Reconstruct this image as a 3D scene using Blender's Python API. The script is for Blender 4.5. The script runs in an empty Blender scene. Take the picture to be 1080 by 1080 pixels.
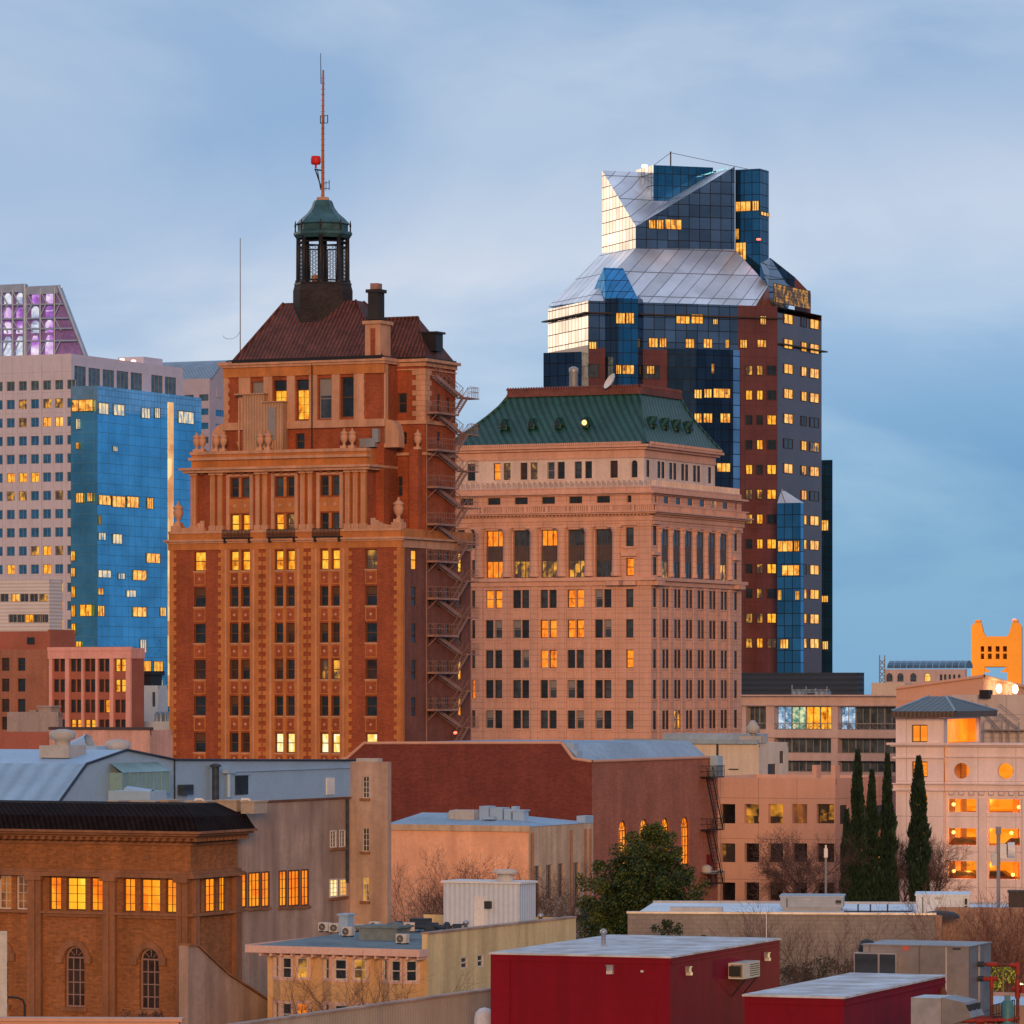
import bpy, math, random
from mathutils import Vector, Matrix
R = math.radians
sc = bpy.context.scene
COL = sc.collection
random.seed(7)
# ---------------------------------------------------------------- camera, sky, sun, exposure
F, HY, CZ = 4840.0, 725.0, 22.0          # focal length in photo pixels, horizon row, eye height
TH = R(25)                               # the street grid's turn against the line of sight
cam_d = bpy.data.cameras.new('camera')
cam_d.sensor_width = 36
cam_d.lens = 36 * F / 1080
cam_d.shift_y = (HY - 540) / 1080
cam_d.clip_start, cam_d.clip_end = 1, 30000
cam = bpy.data.objects.new('camera', cam_d)
COL.objects.link(cam)
cam.location = (0, 0, CZ)
cam.rotation_euler = (R(90), 0, 0)
sc.camera = cam
sc.view_settings.view_transform = 'Standard'
sc.view_settings.look = 'None'
sc.view_settings.gamma = 1
sc.view_settings.exposure = 0.2
SUN_AZ, SUN_EL = R(178), R(9)        # azimuth clockwise from +Y; a warm sun behind the viewer stands in for the city's glow
w = bpy.data.worlds.new('World')
sc.world = w
w.use_nodes = True
nt = w.node_tree
nt.nodes.clear()
N, L = nt.nodes.new, nt.links.new
def nd(tree, typ, **kw):
    n = tree.nodes.new('ShaderNode' + typ)
    for k, v in kw.items():
        if k in n.inputs.keys():
            n.inputs[k].default_value = v
        else:
            setattr(n, k, v)
    return n
def build_world():
    out = nd(nt, 'OutputWorld')
    sky = nd(nt, 'TexSky', sky_type='NISHITA', sun_disc=False, sun_elevation=SUN_EL, sun_rotation=SUN_AZ,
             air_density=1.0, dust_density=1.0, ozone_density=3.0)
    bg1 = nd(nt, 'Background', Strength=0.06)
    L(sky.outputs[0], bg1.inputs[0])
    tc = nd(nt, 'TexCoord')
    sep = nd(nt, 'SeparateXYZ')
    L(tc.outputs['Generated'], sep.inputs[0])
    # stretched cloud bands on the sky sphere
    mp = nd(nt, 'Mapping')
    mp.inputs['Scale'].default_value = (4.2, 2.0, 11)
    mp.inputs['Location'].default_value = (3.1, 1.7, .35)
    L(tc.outputs['Generated'], mp.inputs[0])
    n1 = nd(nt, 'TexNoise', Scale=1.6, Detail=7.0, Roughness=.54, Distortion=.5)
    L(mp.outputs[0], n1.inputs['Vector'])
    # overcast colour by height: clear deep blue low, pale cloud above
    el = nd(nt, 'ValToRGB')
    e = el.color_ramp.elements
    e[0].position, e[0].color = 0.0, (.18, .40, .66, 1)
    e[1].position, e[1].color = .026, (.195, .415, .675, 1)
    for p, c in ((.045, (.28, .50, .75, 1)), (.067, (.45, .62, .84, 1)), (.098, (.54, .66, .85, 1)), (.124, (.37, .525, .76, 1)), (.15, (.41, .555, .77, 1)), (.25, (.46, .61, .83, 1)), (.5, (.48, .66, .94, 1)), (1, (.46, .66, .98, 1))):
        x = e.new(p); x.color = c
    # a slanting lower edge of the cloud
    sl = nd(nt, 'Math', operation='MULTIPLY_ADD')
    L(sep.outputs[0], sl.inputs[0]); sl.inputs[1].default_value = -.12; L(sep.outputs[2], sl.inputs[2])
    off = nd(nt, 'Math', operation='MULTIPLY_ADD')
    L(n1.outputs[0], off.inputs[0]); off.inputs[1].default_value = .05; L(sl.outputs[0], off.inputs[2])
    of2 = nd(nt, 'Math', operation='SUBTRACT'); L(off.outputs[0], of2.inputs[0]); of2.inputs[1].default_value = .022
    L(of2.outputs[0], el.inputs[0])
    cl = nd(nt, 'ValToRGB')
    e = cl.color_ramp.elements
    e[0].position, e[0].color = .39, (.79, .85, .91, 1)
    e[1].position, e[1].color = .61, (1.22, 1.10, 1.01, 1)
    L(n1.outputs[0], cl.inputs[0])
    mul = nd(nt, 'Mix', data_type='RGBA', blend_type='MULTIPLY'); mul.inputs[0].default_value = 1
    L(el.outputs[0], mul.inputs[6]); L(cl.outputs[0], mul.inputs[7])
    # the afterglow low in the sky, far off to the left of the view
    dot = nd(nt, 'VectorMath', operation='DOT_PRODUCT')
    L(tc.outputs['Generated'], dot.inputs[0]); dot.inputs[1].default_value = (-.66, .74, .10)
    gr = nd(nt, 'MapRange'); gr.inputs[1].default_value = .85; gr.inputs[2].default_value = 1.0
    L(dot.outputs['Value'], gr.inputs[0])
    gp = nd(nt, 'Math', operation='POWER'); L(gr.outputs[0], gp.inputs[0]); gp.inputs[1].default_value = 1.4
    glow = nd(nt, 'Mix', data_type='RGBA', blend_type='ADD'); L(gp.outputs[0], glow.inputs[0])
    L(mul.outputs[2], glow.inputs[6]); glow.inputs[7].default_value = (1.75, 1.12, .55, 1)
    # bright patch added out of view so the skyscraper's glass skirt reflects white
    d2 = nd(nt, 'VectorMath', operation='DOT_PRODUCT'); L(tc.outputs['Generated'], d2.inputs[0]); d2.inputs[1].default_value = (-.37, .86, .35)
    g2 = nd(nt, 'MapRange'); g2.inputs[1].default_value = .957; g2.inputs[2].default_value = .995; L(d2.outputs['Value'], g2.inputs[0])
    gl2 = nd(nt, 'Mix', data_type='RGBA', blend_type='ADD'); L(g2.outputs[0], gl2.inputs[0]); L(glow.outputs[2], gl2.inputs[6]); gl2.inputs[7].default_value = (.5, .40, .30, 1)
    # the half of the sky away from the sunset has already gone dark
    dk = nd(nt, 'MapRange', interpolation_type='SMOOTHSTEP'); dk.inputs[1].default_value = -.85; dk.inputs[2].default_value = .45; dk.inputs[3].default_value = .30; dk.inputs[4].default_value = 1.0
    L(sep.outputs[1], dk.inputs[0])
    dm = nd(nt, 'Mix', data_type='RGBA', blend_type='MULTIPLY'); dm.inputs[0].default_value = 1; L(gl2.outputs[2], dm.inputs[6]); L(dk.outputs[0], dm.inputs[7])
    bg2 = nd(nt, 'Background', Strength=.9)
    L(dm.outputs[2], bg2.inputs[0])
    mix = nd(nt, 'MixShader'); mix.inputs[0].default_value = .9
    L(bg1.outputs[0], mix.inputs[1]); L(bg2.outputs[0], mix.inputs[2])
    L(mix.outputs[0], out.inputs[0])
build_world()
sd = bpy.data.lights.new('sun', 'SUN')
sd.energy, sd.angle, sd.color = 1.85, R(14), (1, .53, .25)
so = bpy.data.objects.new('sun', sd)
COL.objects.link(so)
to_sun = Vector((math.sin(SUN_AZ) * math.cos(SUN_EL), math.cos(SUN_AZ) * math.cos(SUN_EL), math.sin(SUN_EL)))
so.rotation_euler = (-to_sun).to_track_quat('-Z', 'Y').to_euler()

# ---------------------------------------------------------------- materials
MATS = {}
def mat(name, col=(.5, .5, .5), rough=.85, var=.18, scale=.35, fine=.10, fscale=6, stain=0, brick=None, bump=.0,
        metal=0, rib=None, spec=.3, hue=None, panel=None):
    """procedural surface: col with slow and fine variation, optional streaks, bricks, ribs, panel joints"""
    if name in MATS: return MATS[name]
    m = bpy.data.materials.new(name); m.use_nodes = True
    t = m.node_tree; l = t.links.new
    bs = t.nodes['Principled BSDF']
    bs.inputs['Roughness'].default_value = rough
    bs.inputs['Metallic'].default_value = metal
    bs.inputs['Specular IOR Level'].default_value = spec
    tc = nd(t, 'TexCoord'); O = tc.outputs['Object']
    cur = None
    def mul(a, fac):           # colour times a 0..2 value
        mx = nd(t, 'Mix', data_type='RGBA', blend_type='MULTIPLY'); mx.inputs[0].default_value = 1
        if isinstance(a, tuple): mx.inputs[6].default_value = a + (1,)
        else: l(a, mx.inputs[6])
        l(fac, mx.inputs[7]); return mx.outputs[2]
    def rng(v, lo, hi, a=.3, b=.7):
        r = nd(t, 'MapRange'); l(v, r.inputs[0])
        r.inputs[1].default_value, r.inputs[2].default_value, r.inputs[3].default_value, r.inputs[4].default_value = a, b, lo, hi
        return r.outputs[0]
    # u,z coordinate that works on both wall directions
    sp = nd(t, 'SeparateXYZ'); l(O, sp.inputs[0])
    ad = nd(t, 'Math', operation='ADD'); l(sp.outputs[0], ad.inputs[0]); l(sp.outputs[1], ad.inputs[1])
    uz = nd(t, 'CombineXYZ'); l(ad.outputs[0], uz.inputs[0]); l(sp.outputs[2], uz.inputs[1])
    base = tuple(col)
    if brick:
        bw, bh, dark = brick
        bt = nd(t, 'TexBrick', Scale=1.0)
        bt.inputs['Brick Width'].default_value = bw; bt.inputs['Row Height'].default_value = bh
        bt.inputs['Mortar Size'].default_value = bh * .12
        bt.inputs['Color1'].default_value = tuple(c * (1 + dark) for c in col) + (1,)
        bt.inputs['Color2'].default_value = tuple(c * (1 - dark) for c in col) + (1,)
        bt.inputs['Mortar'].default_value = tuple(c * .8 + .015 for c in col) + (1,)
        l(uz.outputs[0], bt.inputs['Vector']); base = bt.outputs[0]
    n1 = nd(t, 'TexNoise', Scale=scale, Detail=5.0, Roughness=.6); l(O, n1.inputs['Vector'])
    cur = mul(base, rng(n1.outputs[0], 1 - var, 1 + var))
    n2 = nd(t, 'TexNoise', Scale=fscale, Detail=3.0, Roughness=.7); l(O, n2.inputs['Vector'])
    cur = mul(cur, rng(n2.outputs[0], 1 - fine, 1 + fine))
    if hue:
        n4 = nd(t, 'TexNoise', Scale=scale * 1.7, Detail=4.0); l(O, n4.inputs['Vector'])
        mx = nd(t, 'Mix', data_type='RGBA'); l(rng(n4.outputs[0], 0, 1, .42, .68), mx.inputs[0])
        l(cur, mx.inputs[6]); mx.inputs[7].default_value = tuple(hue) + (1,); cur = mx.outputs[2]
    if stain:
        mp = nd(t, 'Mapping'); mp.inputs['Scale'].default_value = (1.1, 1.1, .09); l(O, mp.inputs[0])
        n3 = nd(t, 'TexNoise', Scale=1.0, Detail=6.0, Roughness=.65); l(mp.outputs[0], n3.inputs['Vector'])
        cur = mul(cur, rng(n3.outputs[0], 1 - stain, 1 + stain * .35, .35, .62))
    hgt = n2.outputs[0]
    if panel:
        pw, ph = panel
        pt = nd(t, 'TexBrick', Scale=1.0, offset=0.0)
        pt.inputs['Brick Width'].default_value = pw; pt.inputs['Row Height'].default_value = ph
        pt.inputs['Mortar Size'].default_value = .03
        pt.inputs['Color1'].default_value = pt.inputs['Color2'].default_value = (1, 1, 1, 1)
        pt.inputs['Mortar'].default_value = (.62, .62, .62, 1)
        l(uz.outputs[0], pt.inputs['Vector']); cur = mul(cur, pt.outputs[0])
    if rib:
        ax, per, dep = rib
        wv = nd(t, 'Math', operation='MULTIPLY'); l({'x': sp.outputs[0], 'y': sp.outputs[1], 'z': sp.outputs[2], 'u': ad.outputs[0]}[ax], wv.inputs[0])
        wv.inputs[1].default_value = 2 * math.pi / per
        sn = nd(t, 'Math', operation='SINE'); l(wv.outputs[0], sn.inputs[0])
        cur = mul(cur, rng(sn.outputs[0], 1 - dep, 1 + dep * .5, -1, .6)); hgt = sn.outputs[0]
    l(cur, bs.inputs['Base Color'])
    if bump or rib:
        bp = nd(t, 'Bump'); bp.inputs['Strength'].default_value = bump or .5
        bp.inputs['Distance'].default_value = .05
        l(hgt, bp.inputs['Height']); l(bp.outputs[0], bs.inputs['Normal'])
    MATS[name] = m; return m

def glass(name, col=(.02, .03, .045), rough=.12, spec=.5, var=.5, metal=0, wobble=.04):
    """window glass seen from outside by day: dark, mirror-like, each pane a little different"""
    if name in MATS: return MATS[name]
    m = bpy.data.materials.new(name); m.use_nodes = True
    t = m.node_tree; l = t.links.new; bs = t.nodes['Principled BSDF']
    bs.inputs['Roughness'].default_value = rough; bs.inputs['Specular IOR Level'].default_value = spec
    bs.inputs['Metallic'].default_value = metal
    tc = nd(t, 'TexCoord'); oi = nd(t, 'ObjectInfo')
    n = nd(t, 'TexNoise', noise_dimensions='4D', Scale=.9, Detail=3.0); l(tc.outputs['Object'], n.inputs['Vector'])
    mw = nd(t, 'Math', operation='MULTIPLY'); l(oi.outputs['Random'], mw.inputs[0]); mw.inputs[1].default_value = 90; l(mw.outputs[0], n.inputs['W'])
    r = nd(t, 'MapRange'); l(n.outputs[0], r.inputs[0])
    r.inputs[1].default_value, r.inputs[2].default_value, r.inputs[3].default_value, r.inputs[4].default_value = .3, .7, 1 - var, 1 + var
    mx = nd(t, 'Mix', data_type='RGBA', blend_type='MULTIPLY'); mx.inputs[0].default_value = 1
    mx.inputs[6].default_value = tuple(col) + (1,); l(r.outputs[0], mx.inputs[7]); l(mx.outputs[2], bs.inputs['Base Color'])
    bp = nd(t, 'Bump'); bp.inputs['Strength'].default_value = wobble; bp.inputs['Distance'].default_value = .3
    l(n.outputs[0], bp.inputs['Height']); l(bp.outputs[0], bs.inputs['Normal'])
    MATS[name] = m; return m

def lit(name, lo, mid, hi, strength=1.0, sx=2.2, sz=1.1, pos=(.34, .56, .84)):
    """a lit room behind glass: lamps, curtains and furniture as uneven warm light, different in every window"""
    if name in MATS: return MATS[name]
    m = bpy.data.materials.new(name); m.use_nodes = True
    t = m.node_tree; l = t.links.new; bs = t.nodes['Principled BSDF']
    bs.inputs['Base Color'].default_value = (.03, .02, .015, 1); bs.inputs['Roughness'].default_value = .15
    tc = nd(t, 'TexCoord'); oi = nd(t, 'ObjectInfo')
    mp = nd(t, 'Mapping'); mp.inputs['Scale'].default_value = (sx, sx, sz); l(tc.outputs['Object'], mp.inputs[0])
    mw = nd(t, 'Math', operation='MULTIPLY'); l(oi.outputs['Random'], mw.inputs[0]); mw.inputs[1].default_value = 170
    n = nd(t, 'TexNoise', noise_dimensions='4D', Scale=1.0, Detail=2.5, Roughness=.55)
    l(mp.outputs[0], n.inputs['Vector']); l(mw.outputs[0], n.inputs['W'])
    v = nd(t, 'TexVoronoi', voronoi_dimensions='4D', Scale=1.1, distance='CHEBYCHEV'); l(mp.outputs[0], v.inputs['Vector']); l(mw.outputs[0], v.inputs['W'])
    vv = nd(t, 'SeparateColor'); l(v.outputs['Color'], vv.inputs[0])
    ad = nd(t, 'Math', operation='MULTIPLY_ADD'); l(vv.outputs[0], ad.inputs[0]); ad.inputs[1].default_value = .30; l(n.outputs[0], ad.inputs[2])
    cr = nd(t, 'ValToRGB'); e = cr.color_ramp.elements
    e[0].position, e[0].color = pos[0], tuple(lo) + (1,)
    e[1].position, e[1].color = pos[2], tuple(hi) + (1,)
    x = e.new(pos[1]); x.color = tuple(mid) + (1,)
    l(ad.outputs[0], cr.inputs[0]); l(cr.outputs[0], bs.inputs['Emission Color'])
    bs.inputs['Emission Strength'].default_value = strength
    m.cycles.emission_sampling = 'NONE'
    MATS[name] = m; return m
def curtain(name, col, rough=.06, pw=1.4, ph=3.9, line=(.03, .035, .045), lw=.09, var=.25, metal=.9, wob=.015, z0=0):
    """mirror-glass curtain wall: panes in a grid of dark bars, each pane tilted and tinted a little"""
    if name in MATS: return MATS[name]
    m = bpy.data.materials.new(name); m.use_nodes = True
    t = m.node_tree; l = t.links.new; bs = t.nodes['Principled BSDF']
    bs.inputs['Metallic'].default_value = metal
    tc = nd(t, 'TexCoord'); sp = nd(t, 'SeparateXYZ'); l(tc.outputs['Object'], sp.inputs[0])
    ad = nd(t, 'Math', operation='ADD'); l(sp.outputs[0], ad.inputs[0]); l(sp.outputs[1], ad.inputs[1])
    az = nd(t, 'Math', operation='ADD'); l(sp.outputs[2], az.inputs[0]); az.inputs[1].default_value = z0
    uz = nd(t, 'CombineXYZ'); l(ad.outputs[0], uz.inputs[0]); l(az.outputs[0], uz.inputs[1])
    bt = nd(t, 'TexBrick', Scale=1.0, offset=0.0)
    bt.inputs['Brick Width'].default_value = pw; bt.inputs['Row Height'].default_value = ph / 2; bt.inputs['Mortar Size'].default_value = lw / 2
    bt.inputs['Color1'].default_value = tuple(c * (1 - var) for c in col) + (1,); bt.inputs['Color2'].default_value = tuple(c * (1 + var) for c in col) + (1,)
    bt.inputs['Mortar'].default_value = tuple(line) + (1,); l(uz.outputs[0], bt.inputs['Vector'])
    n = nd(t, 'TexNoise', Scale=.12, Detail=3.0); l(tc.outputs['Object'], n.inputs['Vector'])
    r = nd(t, 'MapRange'); l(n.outputs[0], r.inputs[0]); r.inputs[1].default_value, r.inputs[2].default_value, r.inputs[3].default_value, r.inputs[4].default_value = .3, .7, .75, 1.25
    mx = nd(t, 'Mix', data_type='RGBA', blend_type='MULTIPLY'); mx.inputs[0].default_value = 1
    l(bt.outputs[0], mx.inputs[6]); l(r.outputs[0], mx.inputs[7]); l(mx.outputs[2], bs.inputs['Base Color'])
    rr = nd(t, 'MapRange'); l(bt.outputs['Fac'], rr.inputs[0]); rr.inputs[3].default_value, rr.inputs[4].default_value = rough, .6; l(rr.outputs[0], bs.inputs['Roughness'])
    n2 = nd(t, 'TexNoise', Scale=.45, Detail=2.0); l(tc.outputs['Object'], n2.inputs['Vector'])
    bp = nd(t, 'Bump'); bp.inputs['Strength'].default_value = 1; bp.inputs['Distance'].default_value = wob
    l(n2.outputs[0], bp.inputs['Height']); l(bp.outputs[0], bs.inputs['Normal'])
    MATS[name] = m; return m
def lamp_mat(name, col, s):
    if name in MATS: return MATS[name]
    m = bpy.data.materials.new(name); m.use_nodes = True
    b = m.node_tree.nodes['Principled BSDF']; b.inputs['Emission Color'].default_value = tuple(col) + (1,)
    b.inputs['Emission Strength'].default_value = s; m.cycles.emission_sampling = 'NONE'
    MATS[name] = m; return m

# ---------------------------------------------------------------- geometry helpers
class MB:
    """collects faces and links them as one mesh object"""
    def __init__(s): s.v, s.f, s.m, s.s = [], [], [], []
    def face(s, pts, m=0, sm=False):
        i = len(s.v); s.v += [tuple(p) for p in pts]; s.f.append(tuple(range(i, i + len(pts)))); s.m.append(m); s.s.append(sm)
    def box(s, x0, x1, y0, y1, z0, z1, m=0, fr=None, bottom=True):
        if x1 < x0: x0, x1 = x1, x0
        if y1 < y0: y0, y1 = y1, y0
        if z1 < z0: z0, z1 = z1, z0
        p = [(x0, y0, z0), (x1, y0, z0), (x1, y1, z0), (x0, y1, z0), (x0, y0, z1), (x1, y0, z1), (x1, y1, z1), (x0, y1, z1)]
        if fr: p = [fr.p(*q) for q in p]
        for q in ((0, 1, 5, 4), (1, 2, 6, 5), (2, 3, 7, 6), (3, 0, 4, 7), (4, 5, 6, 7), (3, 2, 1, 0)):
            s.face([p[k] for k in q], m)
    def loft(s, a, b, m=0, cap=True, capm=None, sm=False):
        """two rings of equal count"""
        n = len(a)
        for i in range(n):
            j = (i + 1) % n; s.face([a[i], a[j], b[j], b[i]], m, sm)
        if cap: s.face(b, m if capm is None else capm)
    def prism(s, poly, z0, z1, m=0, capm=None):
        s.loft([(x, y, z0) for x, y in poly], [(x, y, z1) for x, y in poly], m, True, capm)
    def lathe(s, cx, cy, prof, n=12, m=0, sm=True, rot=0, cap=True):
        base = len(s.v)
        for r, z in prof:
            for k in range(n):
                a = rot + 2 * math.pi * k / n; s.v.append((cx + r * math.cos(a), cy + r * math.sin(a), z))
        for i in range(len(prof) - 1):
            for k in range(n):
                k2 = (k + 1) % n
                s.f.append((base + i * n + k, base + i * n + k2, base + (i + 1) * n + k2, base + (i + 1) * n + k)); s.m.append(m); s.s.append(sm)
        if cap:
            o = base + (len(prof) - 1) * n
            s.f.append(tuple(o + k for k in range(n))); s.m.append(m); s.s.append(False)
    def tube(s, p, q, r0, r1=None, n=5, m=0):
        p, q = Vector(p), Vector(q); r1 = r0 if r1 is None else r1
        d = (q - p)
        if d.length < 1e-6: return
        d.normalize(); a = d.orthogonal().normalized(); b = d.cross(a)
        i = len(s.v)
        for c, r in ((p, r0), (q, r1)):
            for k in range(n):
                t = 2 * math.pi * k / n; s.v.append(tuple(c + a * (r * math.cos(t)) + b * (r * math.sin(t))))
        for k in range(n):
            k2 = (k + 1) % n; s.f.append((i + k, i + k2, i + n + k2, i + n + k)); s.m.append(m); s.s.append(True)
    def path(s, pts, r, n=5, m=0):
        for a, b in zip(pts, pts[1:]): s.tube(a, b, r, r, n, m)
    def mesh(s, name, mats):
        me = bpy.data.meshes.new(name); me.from_pydata(s.v, [], s.f)
        for m in (mats if isinstance(mats, (list, tuple)) else [mats]): me.materials.append(m)
        me.polygons.foreach_set('material_index', s.m); me.polygons.foreach_set('use_smooth', s.s); me.update()
        return me
    def build(s, name, mats, parent=None, loc=(0, 0, 0), rz=0, label=None, kind=None):
        if not s.f: return None
        o = bpy.data.objects.new(name, s.mesh(name, mats)); COL.objects.link(o)
        o.location = loc; o.rotation_euler = (0, 0, rz); o.parent = parent
        if label: o['label'] = label
        if kind: o['kind'] = kind
        return o

def tag(o, label, cat, group=None):
    o['label'], o['category'] = label, cat
    if group: o['group'] = group
    return o
def empty(name, loc, rz, label, cat, group=None):
    o = bpy.data.objects.new(name, None); COL.objects.link(o); o.location = loc; o.rotation_euler = (0, 0, rz)
    o.empty_display_size = 1
    return tag(o, label, cat, group)
def inst(me, name, parent, loc=(0, 0, 0), rz=0, label=None):
    o = bpy.data.objects.new(name, me); COL.objects.link(o); o.parent = parent; o.location = loc; o.rotation_euler = (0, 0, rz)
    if label: o['label'] = label
    return o
def at(px, py, D):
    return Vector(((px - 540) * D / F, D, CZ + (HY - py) * D / F))

class Fr:
    """a wall's own frame: s along the wall, d into the building, z up"""
    def __init__(s, o, ang): s.o, s.ang = o, ang; s.dx = (math.cos(ang), math.sin(ang)); s.n = (-math.sin(ang), math.cos(ang))
    def p(s, a, d, z): return (s.o[0] + a * s.dx[0] + d * s.n[0], s.o[1] + a * s.dx[1] + d * s.n[1], z)

class Geo:
    """a corner of a building: local x runs left to right along its front, y back along its right side"""
    def __init__(s, px, D, th=TH):
        s.th, s.c, s.sn = th, math.cos(th), math.sin(th)
        s.C = ((px - 540) * D / F, D)
    def world(s, x, y): return (s.C[0] + x * s.c + y * s.sn, s.C[1] - x * s.sn + y * s.c)
    def fx(s, px, y0=0):
        t = (px - 540) / F; return (t * (s.C[1] + y0 * s.c) - s.C[0] - y0 * s.sn) / (s.c + t * s.sn)
    def sy(s, px, x0=0):
        t = (px - 540) / F; return (t * (s.C[1] - x0 * s.sn) - s.C[0] - x0 * s.c) / (s.sn - t * s.c)
    def z(s, py, x=0, y=0): return CZ + (HY - py) * s.world(x, y)[1] / F
    def local(s, X, Y):
        X -= s.C[0]; Y -= s.C[1]; return (X * s.c - Y * s.sn, X * s.sn + Y * s.c)
class Bld(Geo):
    """a building: an Empty at its near corner"""
    def __init__(s, name, label, cat, px, D, th=TH, group=None):
        Geo.__init__(s, px, D, th)
        s.o = empty(name, (s.C[0], D, 0), -th, label, cat, group); s.w = []
    def sub(s, g):
        """where another corner stands in this building: location and turn"""
        return s.local(*g.C) + (0,), s.th - g.th
    def F(s, y0=0): return Fr((0, y0), 0)
    def R(s, x0=0): return Fr((x0, 0), math.pi / 2)
    def add(s, mb, name, mats, **k): return mb.build(name, mats, s.o, **k)
    # ---- windows are collected, then the hundred largest become parts, the rest one part
    def win(s, fr, x0, x1, z0, z1, style='double', pane='dark', d=.25, frame='frame_dark', big=1.0):
        s.w.append((fr, min(x0, x1), max(x0, x1), min(z0, z1), max(z0, z1), style, pane, d, frame, big))
    def finish(s, split=False, name='window'):
        ws = sorted(s.w, key=lambda q: -(q[2] - q[1]) * (q[4] - q[3]) * q[9] * (.42 if abs(q[0].ang) > 1 else 1))
        for k, (fr, x0, x1, z0, z1, st, pn, d, fm, _) in enumerate(ws[:100] if len(ws) > 104 else ws):
            me, pm = window_mesh(x1 - x0, z1 - z0, st, pn, fm, split)
            o = inst(me, name, s.o, fr.p((x0 + x1) / 2, d, (z0 + z1) / 2), fr.ang, 'window with its light on' if pn.startswith('lit') else None)
            if pm: inst(pm, 'pane', o)
        if len(ws) > 104:
            mb = MB(); mats = []
            for fr, x0, x1, z0, z1, st, pn, d, fm, _ in ws[100:]:
                for nm in (fm, pn):
                    if nm not in mats: mats.append(nm)
                sub = MB(); window_geo(sub, x1 - x0, z1 - z0, st, mats.index(fm), mats.index(pn))
                i = len(mb.v); f2 = Fr(fr.p((x0 + x1) / 2, d, 0)[:2], fr.ang)
                mb.v += [f2.p(a, b, c + (z0 + z1) / 2) for a, b, c in sub.v]
                mb.f += [tuple(i + q for q in g) for g in sub.f]; mb.m += sub.m; mb.s += sub.s
            mb.build(name, [MATS[n] for n in mats], s.o, kind='stuff')

WM = {}
def window_geo(mb, w, h, st, mf, mp, sub=None):
    """frame bars round a pane, centred on the origin, y into the wall"""
    pb = sub if sub is not None else mb
    a, b = w / 2, h / 2; t = min(.09, w * .09)
    arch = st.startswith('arch')
    if arch:
        zs = b - a; pts = [(-a, .05, -b), (a, .05, -b)] + [(a * math.cos(k * math.pi / 8), .05, zs + a * math.sin(k * math.pi / 8)) for k in range(9)]
        pb.face(pts, mp)
        for k in range(8):
            q = [(r * math.cos(x * math.pi / 8), zs + r * math.sin(x * math.pi / 8)) for r, x in ((a, k), (a, k + 1), (a - t, k + 1), (a - t, k))]
            mb.face([(x, -.03, z) for x, z in q], mf); mb.face([(q[3][0], -.03, q[3][1]), (q[2][0], -.03, q[2][1]), (q[2][0], .05, q[2][1]), (q[3][0], .05, q[3][1])], mf)
        mb.box(-a, -a + t, -.03, .06, -b, zs, mf); mb.box(a - t, a, -.03, .06, -b, zs, mf); mb.box(-a + t, a - t, -.03, .06, -b, -b + t, mf)
        mb.box(-a + t, a - t, -.02, .06, zs - t / 2, zs + t / 2, mf)
        if st == 'arch_grid':
            for k in range(1, 4): mb.box(-a + t, a - t, -.01, .06, -b + k * (zs + b) / 4 - .03, -b + k * (zs + b) / 4 + .03, mf)
            for x in (-a / 3, a / 3): mb.box(x - .03, x + .03, 0, .06, -b + t, zs - t / 2, mf)
            for k in (1, 2, 3):
                g = k * math.pi / 4; mb.tube((a * .25 * math.cos(g), .0, zs + a * .25 * math.sin(g)), (a * .95 * math.cos(g), .0, zs + a * .95 * math.sin(g)), .03, n=4, m=mf)
        return
    pb.face([(-a, .05, -b), (a, .05, -b), (a, .05, b), (-a, .05, b)], mp)
    if st == 'bare': return
    mb.box(-a, -a + t, -.04, .06, -b, b, mf); mb.box(a - t, a, -.04, .06, -b, b, mf)
    mb.box(-a + t, a - t, -.04, .06, b - t, b, mf); mb.box(-a + t, a - t, -.04, .06, -b, -b + t, mf)
    if st == 'double': mb.box(-a + t, a - t, -.02, .06, -t * .5, t * .5, mf)
    if st == 'blind':
        mb.box(-a + t, a - t, -.02, .06, -t * .5, t * .5, mf); mb.face([(-a + t, .03, b * .15), (a - t, .03, b * .15), (a - t, .03, b - t), (-a + t, .03, b - t)], mf)
    if st == 'two': mb.box(-t * .5, t * .5, -.02, .06, -b + t, b - t, mf)
    if st == 'three':
        for x in (-a / 3, a / 3): mb.box(x - t * .5, x + t * .5, -.02, .06, -b + t, b - t, mf)
    if st in ('grid', 'grid2'):
        nx = max(2, round(w / .55)) if st == 'grid' else 2; nz = max(3, round(h / .55)) if st == 'grid' else 4
        for k in range(1, nx): mb.box(-a + w * k / nx - .014, -a + w * k / nx + .014, -.01, .06, -b + t, b - t, mf)
        for k in range(1, nz): mb.box(-a + t, a - t, -.0, .055, -b + h * k / nz - .014, -b + h * k / nz + .014, mf)
    if st == 'tall':       # two storeys of glass with a dark spandrel between
        for x in (-a / 3, a / 3): mb.box(x - .05, x + .05, -.05, .06, -b + t, b - t, mf)
        mb.box(-a + t, a - t, -.02, .055, -h * .12, h * .14, mf)
        mb.box(-a + t, a - t, -.03, .055, h * .30, h * .32, mf); mb.box(-a + t, a - t, -.03, .055, -h * .28, -h * .26, mf)
def window_mesh(w, h, st, pn, fm, split):
    key = (round(w, 2), round(h, 2), st, pn, fm, split)
    if key not in WM:
        a = MB()
        if split:
            b = MB(); window_geo(a, key[0], key[1], st, 0, 0, b); WM[key] = (a.mesh('window', MATS[fm]), b.mesh('pane', MATS[pn]))
        else:
            window_geo(a, key[0], key[1], st, 0, 1); WM[key] = (a.mesh('window', [MATS[fm], MATS[pn]]), None)
    return WM[key]

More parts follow.
